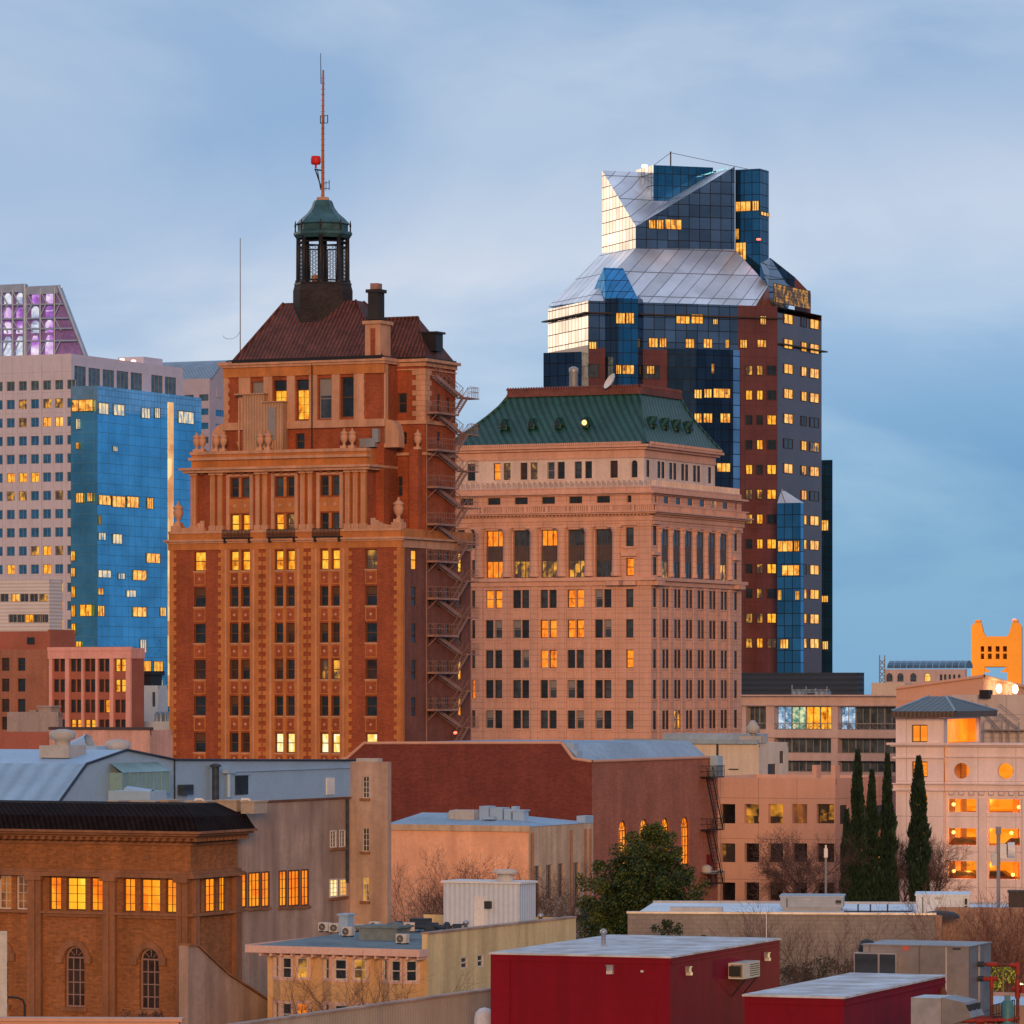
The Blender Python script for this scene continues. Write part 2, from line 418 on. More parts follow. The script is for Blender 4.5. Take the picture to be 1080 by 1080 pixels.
def wall(mb, fr, x0, x1, z0, z1, ops=(), depth=.3, m=0, mr=None, d0=0):
    """a wall sheet with openings and their reveals; ops: (x0, x1, z0, z1[, 'arch'])"""
    if x1 < x0: x0, x1 = x1, x0
    mr = m if mr is None else mr
    O = [(min(o[0], o[1]), max(o[0], o[1]), min(o[2], o[3]), max(o[2], o[3]), len(o) > 4 and o[4] == 'arch') for o in ops]
    cl = lambda v, a, b: min(max(v, a), b)
    xs = sorted({x0, x1} | {round(cl(v, x0, x1), 4) for o in O for v in o[:2]})
    zs = sorted({z0, z1} | {round(cl(v, z0, z1), 4) for o in O for v in o[2:4]})
    for j in range(len(zs) - 1):
        zm = (zs[j] + zs[j + 1]) / 2; run = None
        for i in range(len(xs)):
            solid = False
            if i < len(xs) - 1:
                xm = (xs[i] + xs[i + 1]) / 2
                solid = not any(o[0] < xm < o[1] and o[2] < zm < o[3] for o in O)
            if solid and run is None: run = xs[i]
            if not solid and run is not None:
                mb.face([fr.p(run, d0, zs[j]), fr.p(xs[i], d0, zs[j]), fr.p(xs[i], d0, zs[j + 1]), fr.p(run, d0, zs[j + 1])], m); run = None
    for a, b, c, d, arch in O:
        D = d0 + depth
        if arch:
            r = (b - a) / 2; cx = (a + b) / 2; zsp = d - r
            pt = [(cx + r * math.cos(k * math.pi / 10), zsp + r * math.sin(k * math.pi / 10)) for k in range(11)]
            for k in range(10):
                (xa, za), (xb, zb) = pt[k], pt[k + 1]
                mb.face([fr.p(xa, d0, za), fr.p(xb, d0, zb), fr.p(xb, D, zb), fr.p(xa, D, za)], mr)
                mb.face([fr.p(xa, d0, za), fr.p(xa, d0, d), fr.p(xb, d0, d), fr.p(xb, d0, zb)], m)
            d = zsp
        else:
            mb.face([fr.p(a, d0, d), fr.p(b, d0, d), fr.p(b, D, d), fr.p(a, D, d)], mr)
        mb.face([fr.p(a, d0, c), fr.p(b, d0, c), fr.p(b, D, c), fr.p(a, D, c)], mr)
        mb.face([fr.p(a, d0, c), fr.p(a, d0, d), fr.p(a, D, d), fr.p(a, D, c)], mr)
        mb.face([fr.p(b, d0, c), fr.p(b, d0, d), fr.p(b, D, d), fr.p(b, D, c)], mr)

def shell(mb, x0, x1, y0, y1, z0, z1, m=0, roofm=None, front=True, right=True):
    """the plain sides and roof of a block; its front and right walls can be left to wall()"""
    P = lambda x, y, z: (x, y, z)
    mb.face([P(x0, y0, z0), P(x0, y1, z0), P(x0, y1, z1), P(x0, y0, z1)], m)
    mb.face([P(x0, y1, z0), P(x1, y1, z0), P(x1, y1, z1), P(x0, y1, z1)], m)
    if front: mb.face([P(x0, y0, z0), P(x1, y0, z0), P(x1, y0, z1), P(x0, y0, z1)], m)
    if right: mb.face([P(x1, y0, z0), P(x1, y1, z0), P(x1, y1, z1), P(x1, y0, z1)], m)
    mb.face([P(x0, y0, z1), P(x1, y0, z1), P(x1, y1, z1), P(x0, y1, z1)], m if roofm is None else roofm)

# shared window materials
mat('frame_dark', (.05, .035, .03), .6, .1); mat('frame_white', (.62, .60, .58), .6, .08); mat('frame_brown', (.12, .06, .035), .6, .1)
mat('frame_muted', (.30, .20, .185), .6, .1); mat('frame_grey', (.25, .24, .25), .6, .1)
glass('dark'); glass('dark2', (.05, .068, .095), .2); glass('dark_warm', (.05, .03, .025), .25)
lit('lit_y', (.28, .065, .002), (.95, .30, .008), (1.0, .60, .06), .95)
lit('lit_w', (.9, .48, .06), (1.0, .70, .16), (1.0, .92, .62), 1.0)
lit('lit_o', (.42, .075, .003), (1.0, .215, .006), (1.0, .34, .02), .95)
lit('lit_dim', (.03, .022, .022), (.09, .05, .025), (.95, .42, .045), .9, 1.1, .75, (.40, .60, .86))
lit('lit_far', (.10, .05, .03), (.9, .32, .03), (1.0, .62, .14), 1.0, 1.3, .9)
# ================================================================ the setting
mat('asphalt', (.05, .05, .052), .9, .2, .2); mat('pavement', (.25, .24, .23), .9, .15, .4)
g = MB(); g.face([(-9000, -200, 0), (9000, -200, 0), (9000, 14000, 0), (-9000, 14000, 0)])
o = g.build('ground', mat('city_ground', (.10, .095, .09), .95, .3, .02)); o['kind'] = 'structure'
# two streets of the grid: between the near roofs and the towers
for nm, off in (('street', 300), ('street', 385)):
    g = MB(); u = (math.cos(TH), -math.sin(TH)); v = (math.sin(TH), math.cos(TH))
    def gp(a, b, z): return (v[0] * b + u[0] * a, v[1] * b + u[1] * a, z)
    g.face([gp(-300, off, .004), gp(300, off, .004), gp(300, off + 11, .004), gp(-300, off + 11, .004)])
    o = g.build(nm, MATS['asphalt']); o['kind'] = 'structure'
    for s0 in (off - 3.5, off + 11):
        g = MB(); q = [gp(-300, s0, 0), gp(300, s0, 0), gp(300, s0 + 3.5, 0), gp(-300, s0 + 3.5, 0)]
        g.loft(q, [(x, y, .13) for x, y, z in q]); o = g.build('pavement', MATS['pavement']); o['kind'] = 'structure'
# ================================================================ the red brick tower with the lantern
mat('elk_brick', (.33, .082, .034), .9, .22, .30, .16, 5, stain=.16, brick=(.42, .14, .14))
mat('elk_trim', (.50, .19, .06), .85, .16, .5, .12, 5, stain=.15)
mat('elk_pale', (.55, .30, .19), .85, .14, .5, .10, 5, stain=.2)
mat('elk_brick_shaded', (.20, .075, .058), .9, .2, .3, .12, 5, stain=.2, brick=(.42, .14, .1))  # same brick, darkened to put the right side's shade into its colour
mat('elk_tile', (.115, .042, .034), .7, .35, .8, .3, 3, rib=('x', .42, .45), bump=.8)
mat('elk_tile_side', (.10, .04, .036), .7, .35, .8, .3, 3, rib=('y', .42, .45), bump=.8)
mat('copper', (.045, .12, .14), .5, .35, .9, .2, 4, metal=.3)
mat('dark_iron', (.018, .018, .022), .5, .2); mat('rust_iron', (.33, .19, .155), .7, .25, .6)
mat('tan_metal', (.45, .27, .17), .7, .12, .6, rib=('u', .3, .15)); mat('grey_metal', (.33, .35, .37), .5, .15, .6, metal=.4)
mat('mast_rust', (.42, .13, .05), .7, .3, 1); mat('red_paint', (.65, .02, .02), .5, .1)
mat('black_stone', (.03, .03, .035), .8, .3)
def build_elks():
    E = Bld('hotel_tower', 'tall red brick tower with tiled hip roof and green domed lantern on top', 'tower', 423.4, 440)
    ref = E.fx(300)
    zf = lambda py: E.z(py, ref, 0)
    fx = E.fx
    x0 = fx(179.4); yb = E.sy(496.5); zt = zf(574)
    Z1 = (170, 480); S = .31481
    zx = lambda v: 170 + v * S
    zz = lambda v: zf(480 + v * S)            # heights read off an enlarged strip
    # ---- lower shaft
    mb = MB(); tr = MB(); ops = []; rops = []
    rows = [352, 473.5, 596, 718, 840.5, 964]
    cols = [[(110, 149)], [(231, 261), (269, 299)], [(381, 411), (420, 449)], [(533, 562), (571, 600)], [(684, 723)]]
    litm = {(0, 0): 'lit_y', (0, 1): 'lit_y', (0, 2): 'lit_y', (0, 3): 'lit_y', (0, 4): 'lit_dim', (3, 3): 'lit_dim', (5, 2): 'lit_w', (5, 3): 'lit_w', (5, 4): 'lit_w'}
    h2 = 33
    for r, cy in enumerate(rows):
        for c, cc in enumerate(cols):
            for k, (a, b) in enumerate(cc):
                o = (fx(zx(a)), fx(zx(b)), zz(cy + h2), zz(cy - h2)); ops.append(o)
                pn = litm.get((r, c), 'dark' if (r * 7 + c * 3 + k) % 3 else 'dark_warm')
                if (r, c, k) == (5, 1, 1): pn = 'dark_warm'
                E.win(E.F(), *o, 'blind' if (r * 5 + c + k) % 4 == 1 and not pn.startswith('lit') else 'double', pn, .28, 'frame_brown')
            # spandrel under each window: ochre panel with a diamond
            lo = rows[r + 1] - h2 if r < 5 else cy + h2 + 40
            for a, b in cc:
                xa, xb = fx(zx(a)), fx(zx(b)); zb, za = zz(lo - 6), zz(cy + h2 + 5)
                tr.box(xa, xb, -.05, .05, zb, za, 0)
                if len(cc) > 1 or r % 1 == 0:
                    xm, zm, q = (xa + xb) / 2, (za + zb) / 2, .17
                    tr.box(xa + .12, xb - .12, -.08, -.05, zb + .12, za - .12, 2)
                    tr.face([(xm - q, -.1, zm), (xm, -.1, zm - q), (xm + q, -.1, zm), (xm, -.1, zm + q)], 1)
                tr.box(xa - .05, xb + .05, -.14, .1, zz(cy + h2 + 5), zz(cy + h2), 1)
    zb = 0.0; zc = zz(314)
    # toothed terracotta strips either side of each paired bay and at the corners
    for c in (1, 2, 3):
        l0, r0 = cols[c][0][0], cols[c][-1][1]
        tr.box(fx(zx(cols[c][0][1])), fx(zx(cols[c][1][0])), -.14, .05, zb, zc, 0)
        for side, e in ((-1, fx(zx(l0))), (1, fx(zx(r0)))):
            tr.box(e, e + side * .95, -.12, .05, zb, zc, 0); tr.box(e + side * .32, e + side * .5, -.17, -.12, zb, zc, 1)
            z = 12.0; k = 0
            while z < zc - .5:
                tr.box(e + side * .95, e + side * (1.28), -.12, .05, z, z + .42, 0); z += .84
    for e, side in ((x0, 1), (0, -1)):
        tr.box(e, e + side * .45, -.12, .05, zb, zc, 0); z = 12.0
        while z < zc - .5: tr.box(e + side * .45, e + side * .75, -.12, .05, z, z + .42, 0); z += .84
    tr.box(-.05, .12, .0, .45, zb, zc, 0)
    wall(mb, E.F(), x0, 0, 0, zt, ops, .33)
    # right side
    for r, cy in enumerate(rows[:-1]):
        zA, zB = zz(cy + h2 + 2), zz(cy - h2 + 2)
        for pa, pb, pn in ((433.6, 439.6, 'lit_y' if r == 0 else 'dark'), (483.3, 487.3, 'lit_y' if r in (0, 3, 4) else 'dark')):
            o = (E.sy(pa), E.sy(pb), zA, zB); rops.append(o); E.win(E.R(), *o, 'double', pn, .1, 'frame_brown')
        for pa in (452, 462, 470): 
            o = (E.sy(pa), E.sy(pa + 4), zA, zB); rops.append(o); E.win(E.R(), *o, 'double', 'dark', .1, 'frame_brown')
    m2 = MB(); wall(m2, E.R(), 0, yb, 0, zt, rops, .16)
    E.add(m2, 'side_wall', MATS['elk_brick_shaded'])
    shell(mb, x0, 0, 0, yb, 0, zt, 0, front=False, right=False)
    E.add(mb, 'wall', MATS['elk_brick'])
    tr.box(x0 - .15, .15, -.16, .1, zc, zz(283), 0)                       # frieze
    tr.box(x0 - .5, .5, -.5, .1, zz(286), zz(279), 1); tr.box(x0 - .3, .3, -.3, .1, zz(292), zz(286), 1)
    tr.box(.0, .16, .1, yb, zc, zz(286), 1); tr.box(.0, .5, .1, yb, zz(286), zz(279), 1)
    zl = zz(250)
    tr.box(x0 - .1, 0, -.12, .2, zz(279), zl, 0); tr.box(x0 - .1, .1, -.25, .3, zl - .25, zl, 1)
    tr.box(x0 - .1, .1, .2, yb, zz(279), zl - .02, 0)
    # ---- upper shaft
    ux0, ux1, uy, ud = fx(202.5, .5), fx(387, .5), .5, 9.0
    zpar = zf(474); ops = []; mb = MB()
    for r, cy in enumerate((105, 228)):
        for c in (1, 2, 3):
            for k, (a, b) in enumerate(cols[c]):
                o = (fx(zx(a + 1), uy), fx(zx(b + 1), uy), zz(cy + h2), zz(cy - h2)); ops.append(o)
                pn = 'lit_y' if r == 1 and (c == 1 or c == 2) else ('dark' if (c + k) % 2 else 'dark2')
                if (r, c, k) == (1, 2, 1): pn = 'lit_dim'
                E.win(E.F(uy), *o, 'double', pn, .28, 'frame_brown')
            xa, xb = fx(zx(cols[c][0][0]), uy), fx(zx(cols[c][1][1]), uy)
            if r == 0:
                tr.box(xa, xb, uy - .05, uy + .05, zz(190), zz(143), 0)
                for k in (0, 1):
                    xm = xa + (xb - xa) * (.25 + .5 * k); zm = zz(166); q = .22
                    tr.face([(xm - q, uy - .08, zm), (xm, uy - .08, zm - q), (xm + q, uy - .08, zm), (xm, uy - .08, zm + q)], 1)
                tr.box(xa - .35, xa, uy - .18, uy + .05, zl, zz(62), 1); tr.box(xb, xb + .35, uy - .18, uy + .05, zl, zz(62), 1)
                tr.box(xa - .35, xb + .35, uy - .2, uy + .05, zz(68), zz(60), 1)
            tr.box(fx(zx(cols[c][0][1] + 1), uy), fx(zx(cols[c][1][0] + 1), uy), uy - .12, uy + .05, zz(cy + h2), zz(cy - h2), 0)
    wall(mb, E.F(uy), ux0, ux1, zl - .05, zpar, ops, .33)
    shell(mb, ux0, ux1, uy, uy + ud, zl - .05, zpar, 0, front=False)
    for a, b in ((103, 122), (168, 185), (193, 210), (320, 335), (343, 360), (470, 486), (495, 511), (620, 637), (646, 663), (672, 690)):
        xa, xb = fx(zx(a), uy), fx(zx(b), uy)
        tr.box(xa, xb, uy - .3, uy + .02, zl, zz(55), 0)
        for q in (.25, .5, .75): tr.box(xa + (xb - xa) * q - .05, xa + (xb - xa) * q + .05, uy - .36, uy - .3, zl + .5, zz(70), 1)
        tr.box(xa - .1, xb + .1, uy - .45, uy, zz(62), zz(50), 1); tr.box(xa - .1, xb + .1, uy - .4, uy, zl, zl + .5, 1)
    zB = zf(497)
    tr.box(ux0 - .1, ux1 + .1, uy - .35, uy + .05, zz(50), zB, 0)                      # entablature
    for k in range(22):
        xx = ux0 + (ux1 - ux0) * (k + .5) / 22; tr.box(xx - .18, xx + .18, uy - .38, uy - .35, zz(42), zB - .2, 2)
    tr.box(ux0 - .6, ux1 + .6, uy - .8, uy + ud, zB, zf(494.2), 1); tr.box(ux0 - .9, ux1 + .9, uy - 1.1, uy + ud, zf(494.2), zf(491.6), 1)
    tr.box(ux0, ux1, uy - .1, uy + .3, zf(491.6), zpar, 0); tr.box(ux0 - .2, ux1 + .2, uy - .45, uy + .4, zf(483.5), zf(480.5), 1)
    tr.box(ux0 - .1, ux1 + .1, uy - .25, uy + .5, zpar - .3, zpar, 1)
    tr.box(ux1 - .3, ux1 + .05, uy, uy + ud, zf(491.6), zpar, 0)
    # ---- wing at the right, set back
    wy = 5.4; wx = fx(448, wy); wyb = E.sy(480.5, wx); wz = zf(380)
    wp = lambda py: E.z(py, wx, wy)
    ops = []
    for a, b, c, d in ((415.5, 424.5, 523, 502), (419.5, 429, 435, 414), (419.5, 429, 468, 455)):
        o = (fx(a, wy), fx(b, wy), wp(c), wp(d)); ops.append(o); E.win(E.F(wy), *o, 'double', 'dark', .25, 'frame_brown')
    wl = fx(384, wy)
    wall(mb, E.F(wy), wl, wx, zl, wz, ops, .3)
    rops = []
    for a, b, c, d in ((461, 465, 435, 414), (462, 464.5, 402, 394.5), (467.5, 470, 402, 394.5), (472.5, 475, 402, 394.5), (461, 465, 466, 454), (471, 475, 438, 416)):
        o = (E.sy(a, wx), E.sy(b, wx), wp(c), wp(d)); rops.append(o); E.win(E.R(wx), *o, 'double', 'dark', .1, 'frame_brown')
    wall(mb, E.R(wx), wy, wyb, zl, wz, rops, .16)
    mb.face([(wl, wyb, zl), (wx, wyb, zl), (wx, wyb, wz), (wl, wyb, wz)], 0)
    # its pale lower corner pier, quoins, bands and eaves
    tr.box(wx - 1.0, wx + .12, wy - .12, wy + .5, zl, wp(452), 2)
    z = wp(444)
    for k in range(16):
        if z > wz - 1.2: break
        q = 1.3 if k % 2 else .9
        tr.box(wx - q, wx + .12, wy - .12, wy + .02, z, z + .48, 1); tr.box(wx, wx + .12, wy, wy + q, z, z + .48, 1); z += .5
    for a, b, e, m in ((447, 443, .25, 1), (386, 380, .2, 1), (381.5, 378.5, .6, 1), (390, 388.6, .15, 1)):
        tr.box(wl, wx + e, wy - e, wyb, wp(a), wp(b), m)
    tr.box(wl, wx + .3, wy - .3, wyb, wp(480), wp(477), 1)
    # ---- top block
    ty = 2.4; tx0, tx1 = fx(237.7, ty), fx(405, ty); tp = lambda py: E.z(py, fx(320, ty), ty); tz = tp(380); td = 11.5
    ops = []
    for k, (a, b, c, d, pn, st) in enumerate(((378, 420, 835, 700, 'lit_y', 'double'), (453, 495, 835, 700, 'lit_y', 'double'), (528, 570, 833, 698, 'dark2', 'blind'), (602, 645, 830, 696, 'dark', 'double'),
                                   (305, 344, 834, 702, 'dark_warm', 'blind'), (450, 480, 932, 880, 'dark', 'double'))):
        o = (fx(170 + a * S, ty), fx(170 + b * S, ty), tp(180 + c * S), tp(180 + d * S)); ops.append(o)
        if pn == 'lit_y':
            zm = o[3] - (o[3] - o[2]) * .24
            E.win(E.F(ty), o[0], o[1], o[2], zm, 'grid2', pn, .3, 'frame_brown'); E.win(E.F(ty), o[0], o[1], zm, o[3], 'bare', 'dark', .3, 'frame_brown')
        else: E.win(E.F(ty), *o, st, pn, .3, 'frame_grey' if st == 'blind' else 'frame_brown')
    wall(mb, E.F(ty), tx0, tx1, zl, tz, ops, .33)
    shell(mb, tx0, tx1, ty, ty + td, zl, tz, 0, front=False)
    for a, b, p in ((262, 284, .15), (284, 300, .15), (346, 374, .2), (424, 450, .2), (498, 525, .2), (574, 600, .2), (648, 682, .2), (212, 226, .15)):
        tr.box(fx(170 + a * S, ty), fx(170 + b * S, ty), ty - p, ty + .02, tp(444), tp(396), 1)
    for a, b in ((230, 258), (682, 720)):                                    # red brick panels with toothed sides
        z = tp(444)
        for k in range(18):
            if z > tp(397): break
            if k % 2: tr.box(fx(170 + a * S, ty) - .25, fx(170 + a * S, ty), ty - .13, ty + .02, z, z + .42, 1)
            z += .43
    tr.box(tx0 - .1, tx1 + .2, ty - .35, ty + .05, tp(452), tp(444), 3)       # pale sill course
    tr.box(tx0 - .15, tx1 + .15, ty - .25, ty + .05, tp(396), tp(386), 0); tr.box(tx0 - .3, tx1 + .3, ty - .45, ty + td, tp(386), tp(383), 1)
    tr.box(tx0 - .5, tx1 + .4, ty - .65, ty + td, tp(383.4), tz, 1)
    tr.box(tx1 - .02, tx1 + .15, ty, ty + .6, tp(470), tz, 1)
    # sloping shoulders either side
    for sx, d in ((tx0, -1), (tx1, 1)):
        prof = [(0, tp(444)), (d * .9, tp(446)), (d * 1.4, tp(452)), (d * 1.6, tp(462)), (d * 1.6, tp(474)), (0, tp(474))]
        a = [(sx + p, ty, z) for p, z in prof]; b = [(sx + p, ty + 1.2, z) for p, z in prof]
        tr.loft(a, b, 3); tr.face(a, 3)
    E.add(mb, 'upper_wall', MATS['elk_brick'])
    E.add(tr, 'terracotta_trim', [MATS['elk_trim'], MATS['elk_pale'], MATS['elk_brick'], MATS['elk_pale']])
    # ---- chimney pier and stack
    ch = MB(); ca, cb = fx(384, ty - .5), fx(406, ty - .5); cp = lambda py: E.z(py, ca, ty)
    ch.box(ca + .15, cb - .45, ty - .6, ty + 1.6, cp(381), cp(341), 0)
    ch.box(ca + .75, cb - 1.0, ty - .64, ty - .6, cp(376), cp(347), 1)
    ch.box(ca - .05, cb - .25, ty - .8, ty + 1.8, cp(342.5), cp(339), 0)
    E.add(ch, 'chimney_pier', [MATS['elk_pale'], MATS['elk_brick']])
    ck = MB(); cx = (ca + cb) / 2 - .15
    ck.box(cx - .72, cx + .42, ty - .2, ty + 1.1, cp(339), cp(309), 0); ck.box(cx - .9, cx + .6, ty - .35, ty + 1.25, cp(337.5), cp(334.5), 0)
    ck.box(cx - .9, cx + .6, ty - .35, ty + 1.25, cp(309), cp(305.5), 0); ck.box(cx - .55, cx + .25, ty - .05, ty + .95, cp(305.5), cp(299), 1)
    E.add(ck, 'chimney', [MATS['black_stone'], MATS['rust_iron']])
    # ---- tiled roofs
    rf = MB(); e = .55; ex0, ex1, ey0, ey1 = fx(245, ty - e), tx1 + .1, ty - e, ty + td + .3
    ry = ty + td * .5; rz = E.z(314, 0, ry); ra, rb = fx(303, ry), fx(379, ry)
    A = [(ex0, ey0, tz + .02), (ex1, ey0, tz + .02), (ex1, ey1, tz + .02), (ex0, ey1, tz + .02)]
    B = [(ra, ry - .8, rz), (rb, ry - .8, rz), (rb, ry + .8, rz), (ra, ry + .8, rz)]
    for i in range(4):
        j = (i + 1) % 4; rf.face([A[i], A[j], B[j], B[i]], i % 2)
    rf.face(B, 0)
    for i in range(4): rf.tube(A[i], B[i], .14, .14, 6, 0)
    vx1, vy0, vy1, vz = wx + .1, wy - .2, wyb - .2, wp(378.5)
    vr = (vy0 + vy1) / 2; vt = E.z(334, wx, vr); vb = fx(441, vr); va = fx(385, vr)
    rf.face([(wl, vy0, vz), (vx1, vy0, vz), (vb, vr, vt), (va, vr, vt)], 0); rf.face([(vx1, vy0, vz), (vx1, vy1, vz), (vb, vr, vt)], 1)
    rf.face([(vx1, vy1, vz), (wl, vy1, vz), (va, vr, vt), (vb, vr, vt)], 0)
    rf.tube((vx1, vy0, vz), (vb, vr, vt), .14, .14, 6, 0); rf.tube((va, vr, vt), (vb, vr, vt), .16, .16, 6, 0)
    ro = E.add(rf, 'roof', [MATS['elk_tile'], MATS['elk_tile_side']])
    gt = MB(); gt.box(ex0, ex1, ey0 - .12, ey0, tz - .1, tz + .22); gt.box(wl, vx1 + .1, vy0 - .1, vy0, vz - .05, vz + .2); gt.box(vx1, vx1 + .1, vy0, vy1, vz - .05, vz + .2)
    o = gt.build('gutter', MATS['dark_iron'], ro)
    dm = MB(); dm.box(vb + 1.1, vb + 2.6, vr - 1.3, vr + .2, vz + .9, vz + 2.6); dm.box(vb + .9, vb + 2.8, vr - 1.5, vr + .4, vz + 2.6, vz + 2.8)
    dm.build('roof_hatch', MATS['dark_iron'], ro)
    # ---- lantern: brick base, eight columns, domed copper roof
    lx = fx(340.5, ry); lz = lambda py: E.z(py, lx, ry); q8 = math.pi / 8
    ln = MB(); ln.lathe(lx, ry, [(2.95, lz(360)), (2.95, lz(307)), (2.8, lz(301))], 8, 0, False, q8)
    lo = E.add(ln, 'lantern', MATS['elk_dark'] if 'elk_dark' in MATS else mat('elk_dark', (.032, .026, .028), .85, .3, .7, .2, 4, brick=(.5, .2, .2)))
    rr = 2.42
    fl = MB(); fl.lathe(lx, ry, [(2.85, lz(301)), (2.85, lz(299)), (2.65, lz(299))], 8, 0, False, q8)
    for k in range(8):
        a = q8 + k * math.pi / 4; b = a + math.pi / 4
        cxy = (lx + rr * math.cos(a), ry + rr * math.sin(a))
        fl.lathe(cxy[0], cxy[1], [(.34, lz(299)), (.34, lz(296)), (.25, lz(295.5)), (.22, lz(252)), (.36, lz(250)), (.36, lz(246))], 8)
        p1 = Vector((lx + rr * math.cos(a), ry + rr * math.sin(a), 0)); p2 = Vector((lx + rr * math.cos(b), ry + rr * math.sin(b), 0))
        for z, r_ in ((lz(297), .09), (lz(261), .08), (lz(256), .1)): fl.tube(p1 + Vector((0, 0, z)), p2 + Vector((0, 0, z)), r_, n=4)
        # open lattice screen in each side
        for t in range(1, 6):
            c1 = p1.lerp(p2, t / 6); fl.tube(c1 + Vector((0, 0, lz(297))), c1 + Vector((0, 0, lz(261))), .022 if t != 1 and t != 5 else .06, n=3)
        for t in range(9):
            za, zb_ = lz(297 - 4 * t), lz(297 - 4 * (t + 1))
            for u_, v_ in ((.17, .5), (.5, .83), (.5, .17), (.83, .5)):
                fl.tube(p1.lerp(p2, u_) + Vector((0, 0, za)), p1.lerp(p2, v_) + Vector((0, 0, zb_)), .018, n=3)
        pf = (lx + 2.72 * math.cos(a), ry + 2.72 * math.sin(a)); fl.lathe(pf[0], pf[1], [(.09, lz(246)), (.08, lz(240)), (.13, lz(239)), (.03, lz(233))], 6)
    fl.build('lantern_frame', MATS['dark_iron'], lo)
    dmo = MB(); dmo.lathe(lx, ry, [(2.6, lz(252)), (2.9, lz(248)), (2.9, lz(245.5)), (2.5, lz(244)), (2.5, lz(238)), (2.68, lz(236.5)), (2.2, lz(231)), (1.55, lz(225)), (1.15, lz(219)), (.95, lz(213)), (.85, lz(211.5))], 8, 0, False, q8)
    dmo.build('dome', MATS['copper'], lo)
    cpm = MB(); cpm.lathe(lx, ry, [(.62, lz(213)), (.62, lz(208.5)), (.5, lz(208))], 10); cpm.build('cap', MATS['elk_pale'], lo)
    bl = MB(); bl.lathe(lx - .7, ry - .3, [(.05, lz(298)), (.3, lz(297)), (.42, lz(293.5)), (.3, lz(290.5)), (.05, lz(289.5))], 10); bl.build('globe_lamp', MATS['elk_pale'], lo)
    # ---- mast
    ms = MB(); ms.tube((lx, ry, lz(209)), (lx, ry, lz(140)), .17, .14, 6); ms.tube((lx, ry, lz(140)), (lx + .05, ry, lz(74)), .14, .09, 6)
    z = lz(206)
    while z < lz(80): ms.box(lx - .2, lx + .2, ry - .05, ry + .05, z, z + .05); z += .55
    mo = E.add(ms, 'mast', MATS['mast_rust'])
    an = MB(); an.tube((lx - .2, ry, lz(88)), (lx - .25, ry, lz(56)), .05, .03, 4); an.build('whip_aerial', MATS['dark_iron'], mo); an = MB()
    for y in (122, 130): an.box(lx - .3, lx + .55, ry - .03, ry + .03, lz(y) - .03, lz(y) + .03)
    for xx in (-.3, .1, .5): an.box(lx + xx, lx + xx + .07, ry - .03, ry + .03, lz(130), lz(122))
    an.build('loop_aerial', MATS['dark_iron'], mo); an = MB()
    for y in (199, 193): an.tube((lx, ry, lz(y)), (lx + .75, ry, lz(y)), .04, n=4)
    an.tube((lx + .7, ry, lz(201)), (lx + .7, ry, lz(190)), .04, n=4); an.tube((lx + .35, ry, lz(201)), (lx + .35, ry, lz(191)), .03, n=4)
    an.build('aerial', MATS['dark_iron'], mo); an = MB()
    an.tube((lx - .9, ry, lz(178)), (lx, ry, lz(180)), .1, n=4); an.tube((lx - .85, ry, lz(178)), (lx - .05, ry, lz(201)), .07, n=4); an.tube((lx - .6, ry, lz(178)), (lx - .25, ry, lz(200)), .05, n=4)
    an.build('beacon_bracket', MATS['dark_iron'], mo)
    bc = MB(); bx = lx - .78; bc.lathe(bx, ry, [(.1, lz(177)), (.1, lz(173.5)), (.42, lz(173)), (.5, lz(171)), (.5, lz(166.5)), (.42, lz(164.3)), (.2, lz(164))], 12); bc.build('beacon', MATS['red_paint'], mo)
    # ---- whip aerial on the left of the roof
    wa = MB(); ax = fx(253.4, 4); wa.tube((ax, 4, E.z(384, ax, 4)), (ax, 4, E.z(251, ax, 4)), .06, .04, 5)
    pts = [(ax - .1 - .9 * (1 - math.cos(t)) / 1, 4, E.z(350, ax, 4) - .5 * math.sin(t) - t * .1) for t in [k * .35 for k in range(10)]]
    wa.path(pts, .025, 3); E.add(wa, 'whip_aerial', MATS['frame_grey'])
    # ---- lift house on the terrace, tan sheet metal
    sh = MB(); sa, sb, sc_ = fx(249, 1.6), fx(279.5, 1.6), fx(300, 1.6); sp = lambda py: E.z(py, sa, 1.6)
    sh.box(fx(257, 1.6), sb, 1.4, 2.3, zpar - .6, sp(417)); sh.box(sa, sb + .1, 1.2, 2.35, sp(417), sp(415.5)); sh.box(sb, sc_, 1.3, 2.3, zpar - .6, sp(426)); sh.box(sb - .1, sc_ + .1, 1.1, 2.35, sp(426), sp(424.5))
    so_ = E.add(sh, 'lift_house', MATS['tan_metal'])
    q = MB(); q.box(fx(282, 1.3), fx(291, 1.3), 1.24, 1.32, sp(465), sp(431)); q.build('door', MATS['frame_grey'], so_)
    q = MB(); q.box(fx(251.5, 1.4), fx(253, 1.4), 1.3, 1.42, sp(474), sp(421)); q.tube((fx(251, 1.4), 1.2, sp(466)), (fx(253, 1.4), 1.3, sp(476)), .06); q.build('pale_pipe', MATS['elk_pale'], so_)  # pale upright pipe with a short slanting branch
    q = MB(); q.tube((fx(329.5, 2.1), 2.0, tp(474)), (fx(329.5, 2.1), 2.0, tp(382)), .07); q.build('downpipe', MATS['dark_iron'], E.o)
    q = MB(); q.box(fx(380, 1.7), fx(396, 1.7), 1.5, 2.3, sp(475), sp(466)); q.box(fx(393, 1.7), fx(399, 1.7), 1.6, 2.2, sp(470), sp(456)); q.build('vent_duct', MATS['grey_metal'], E.o)
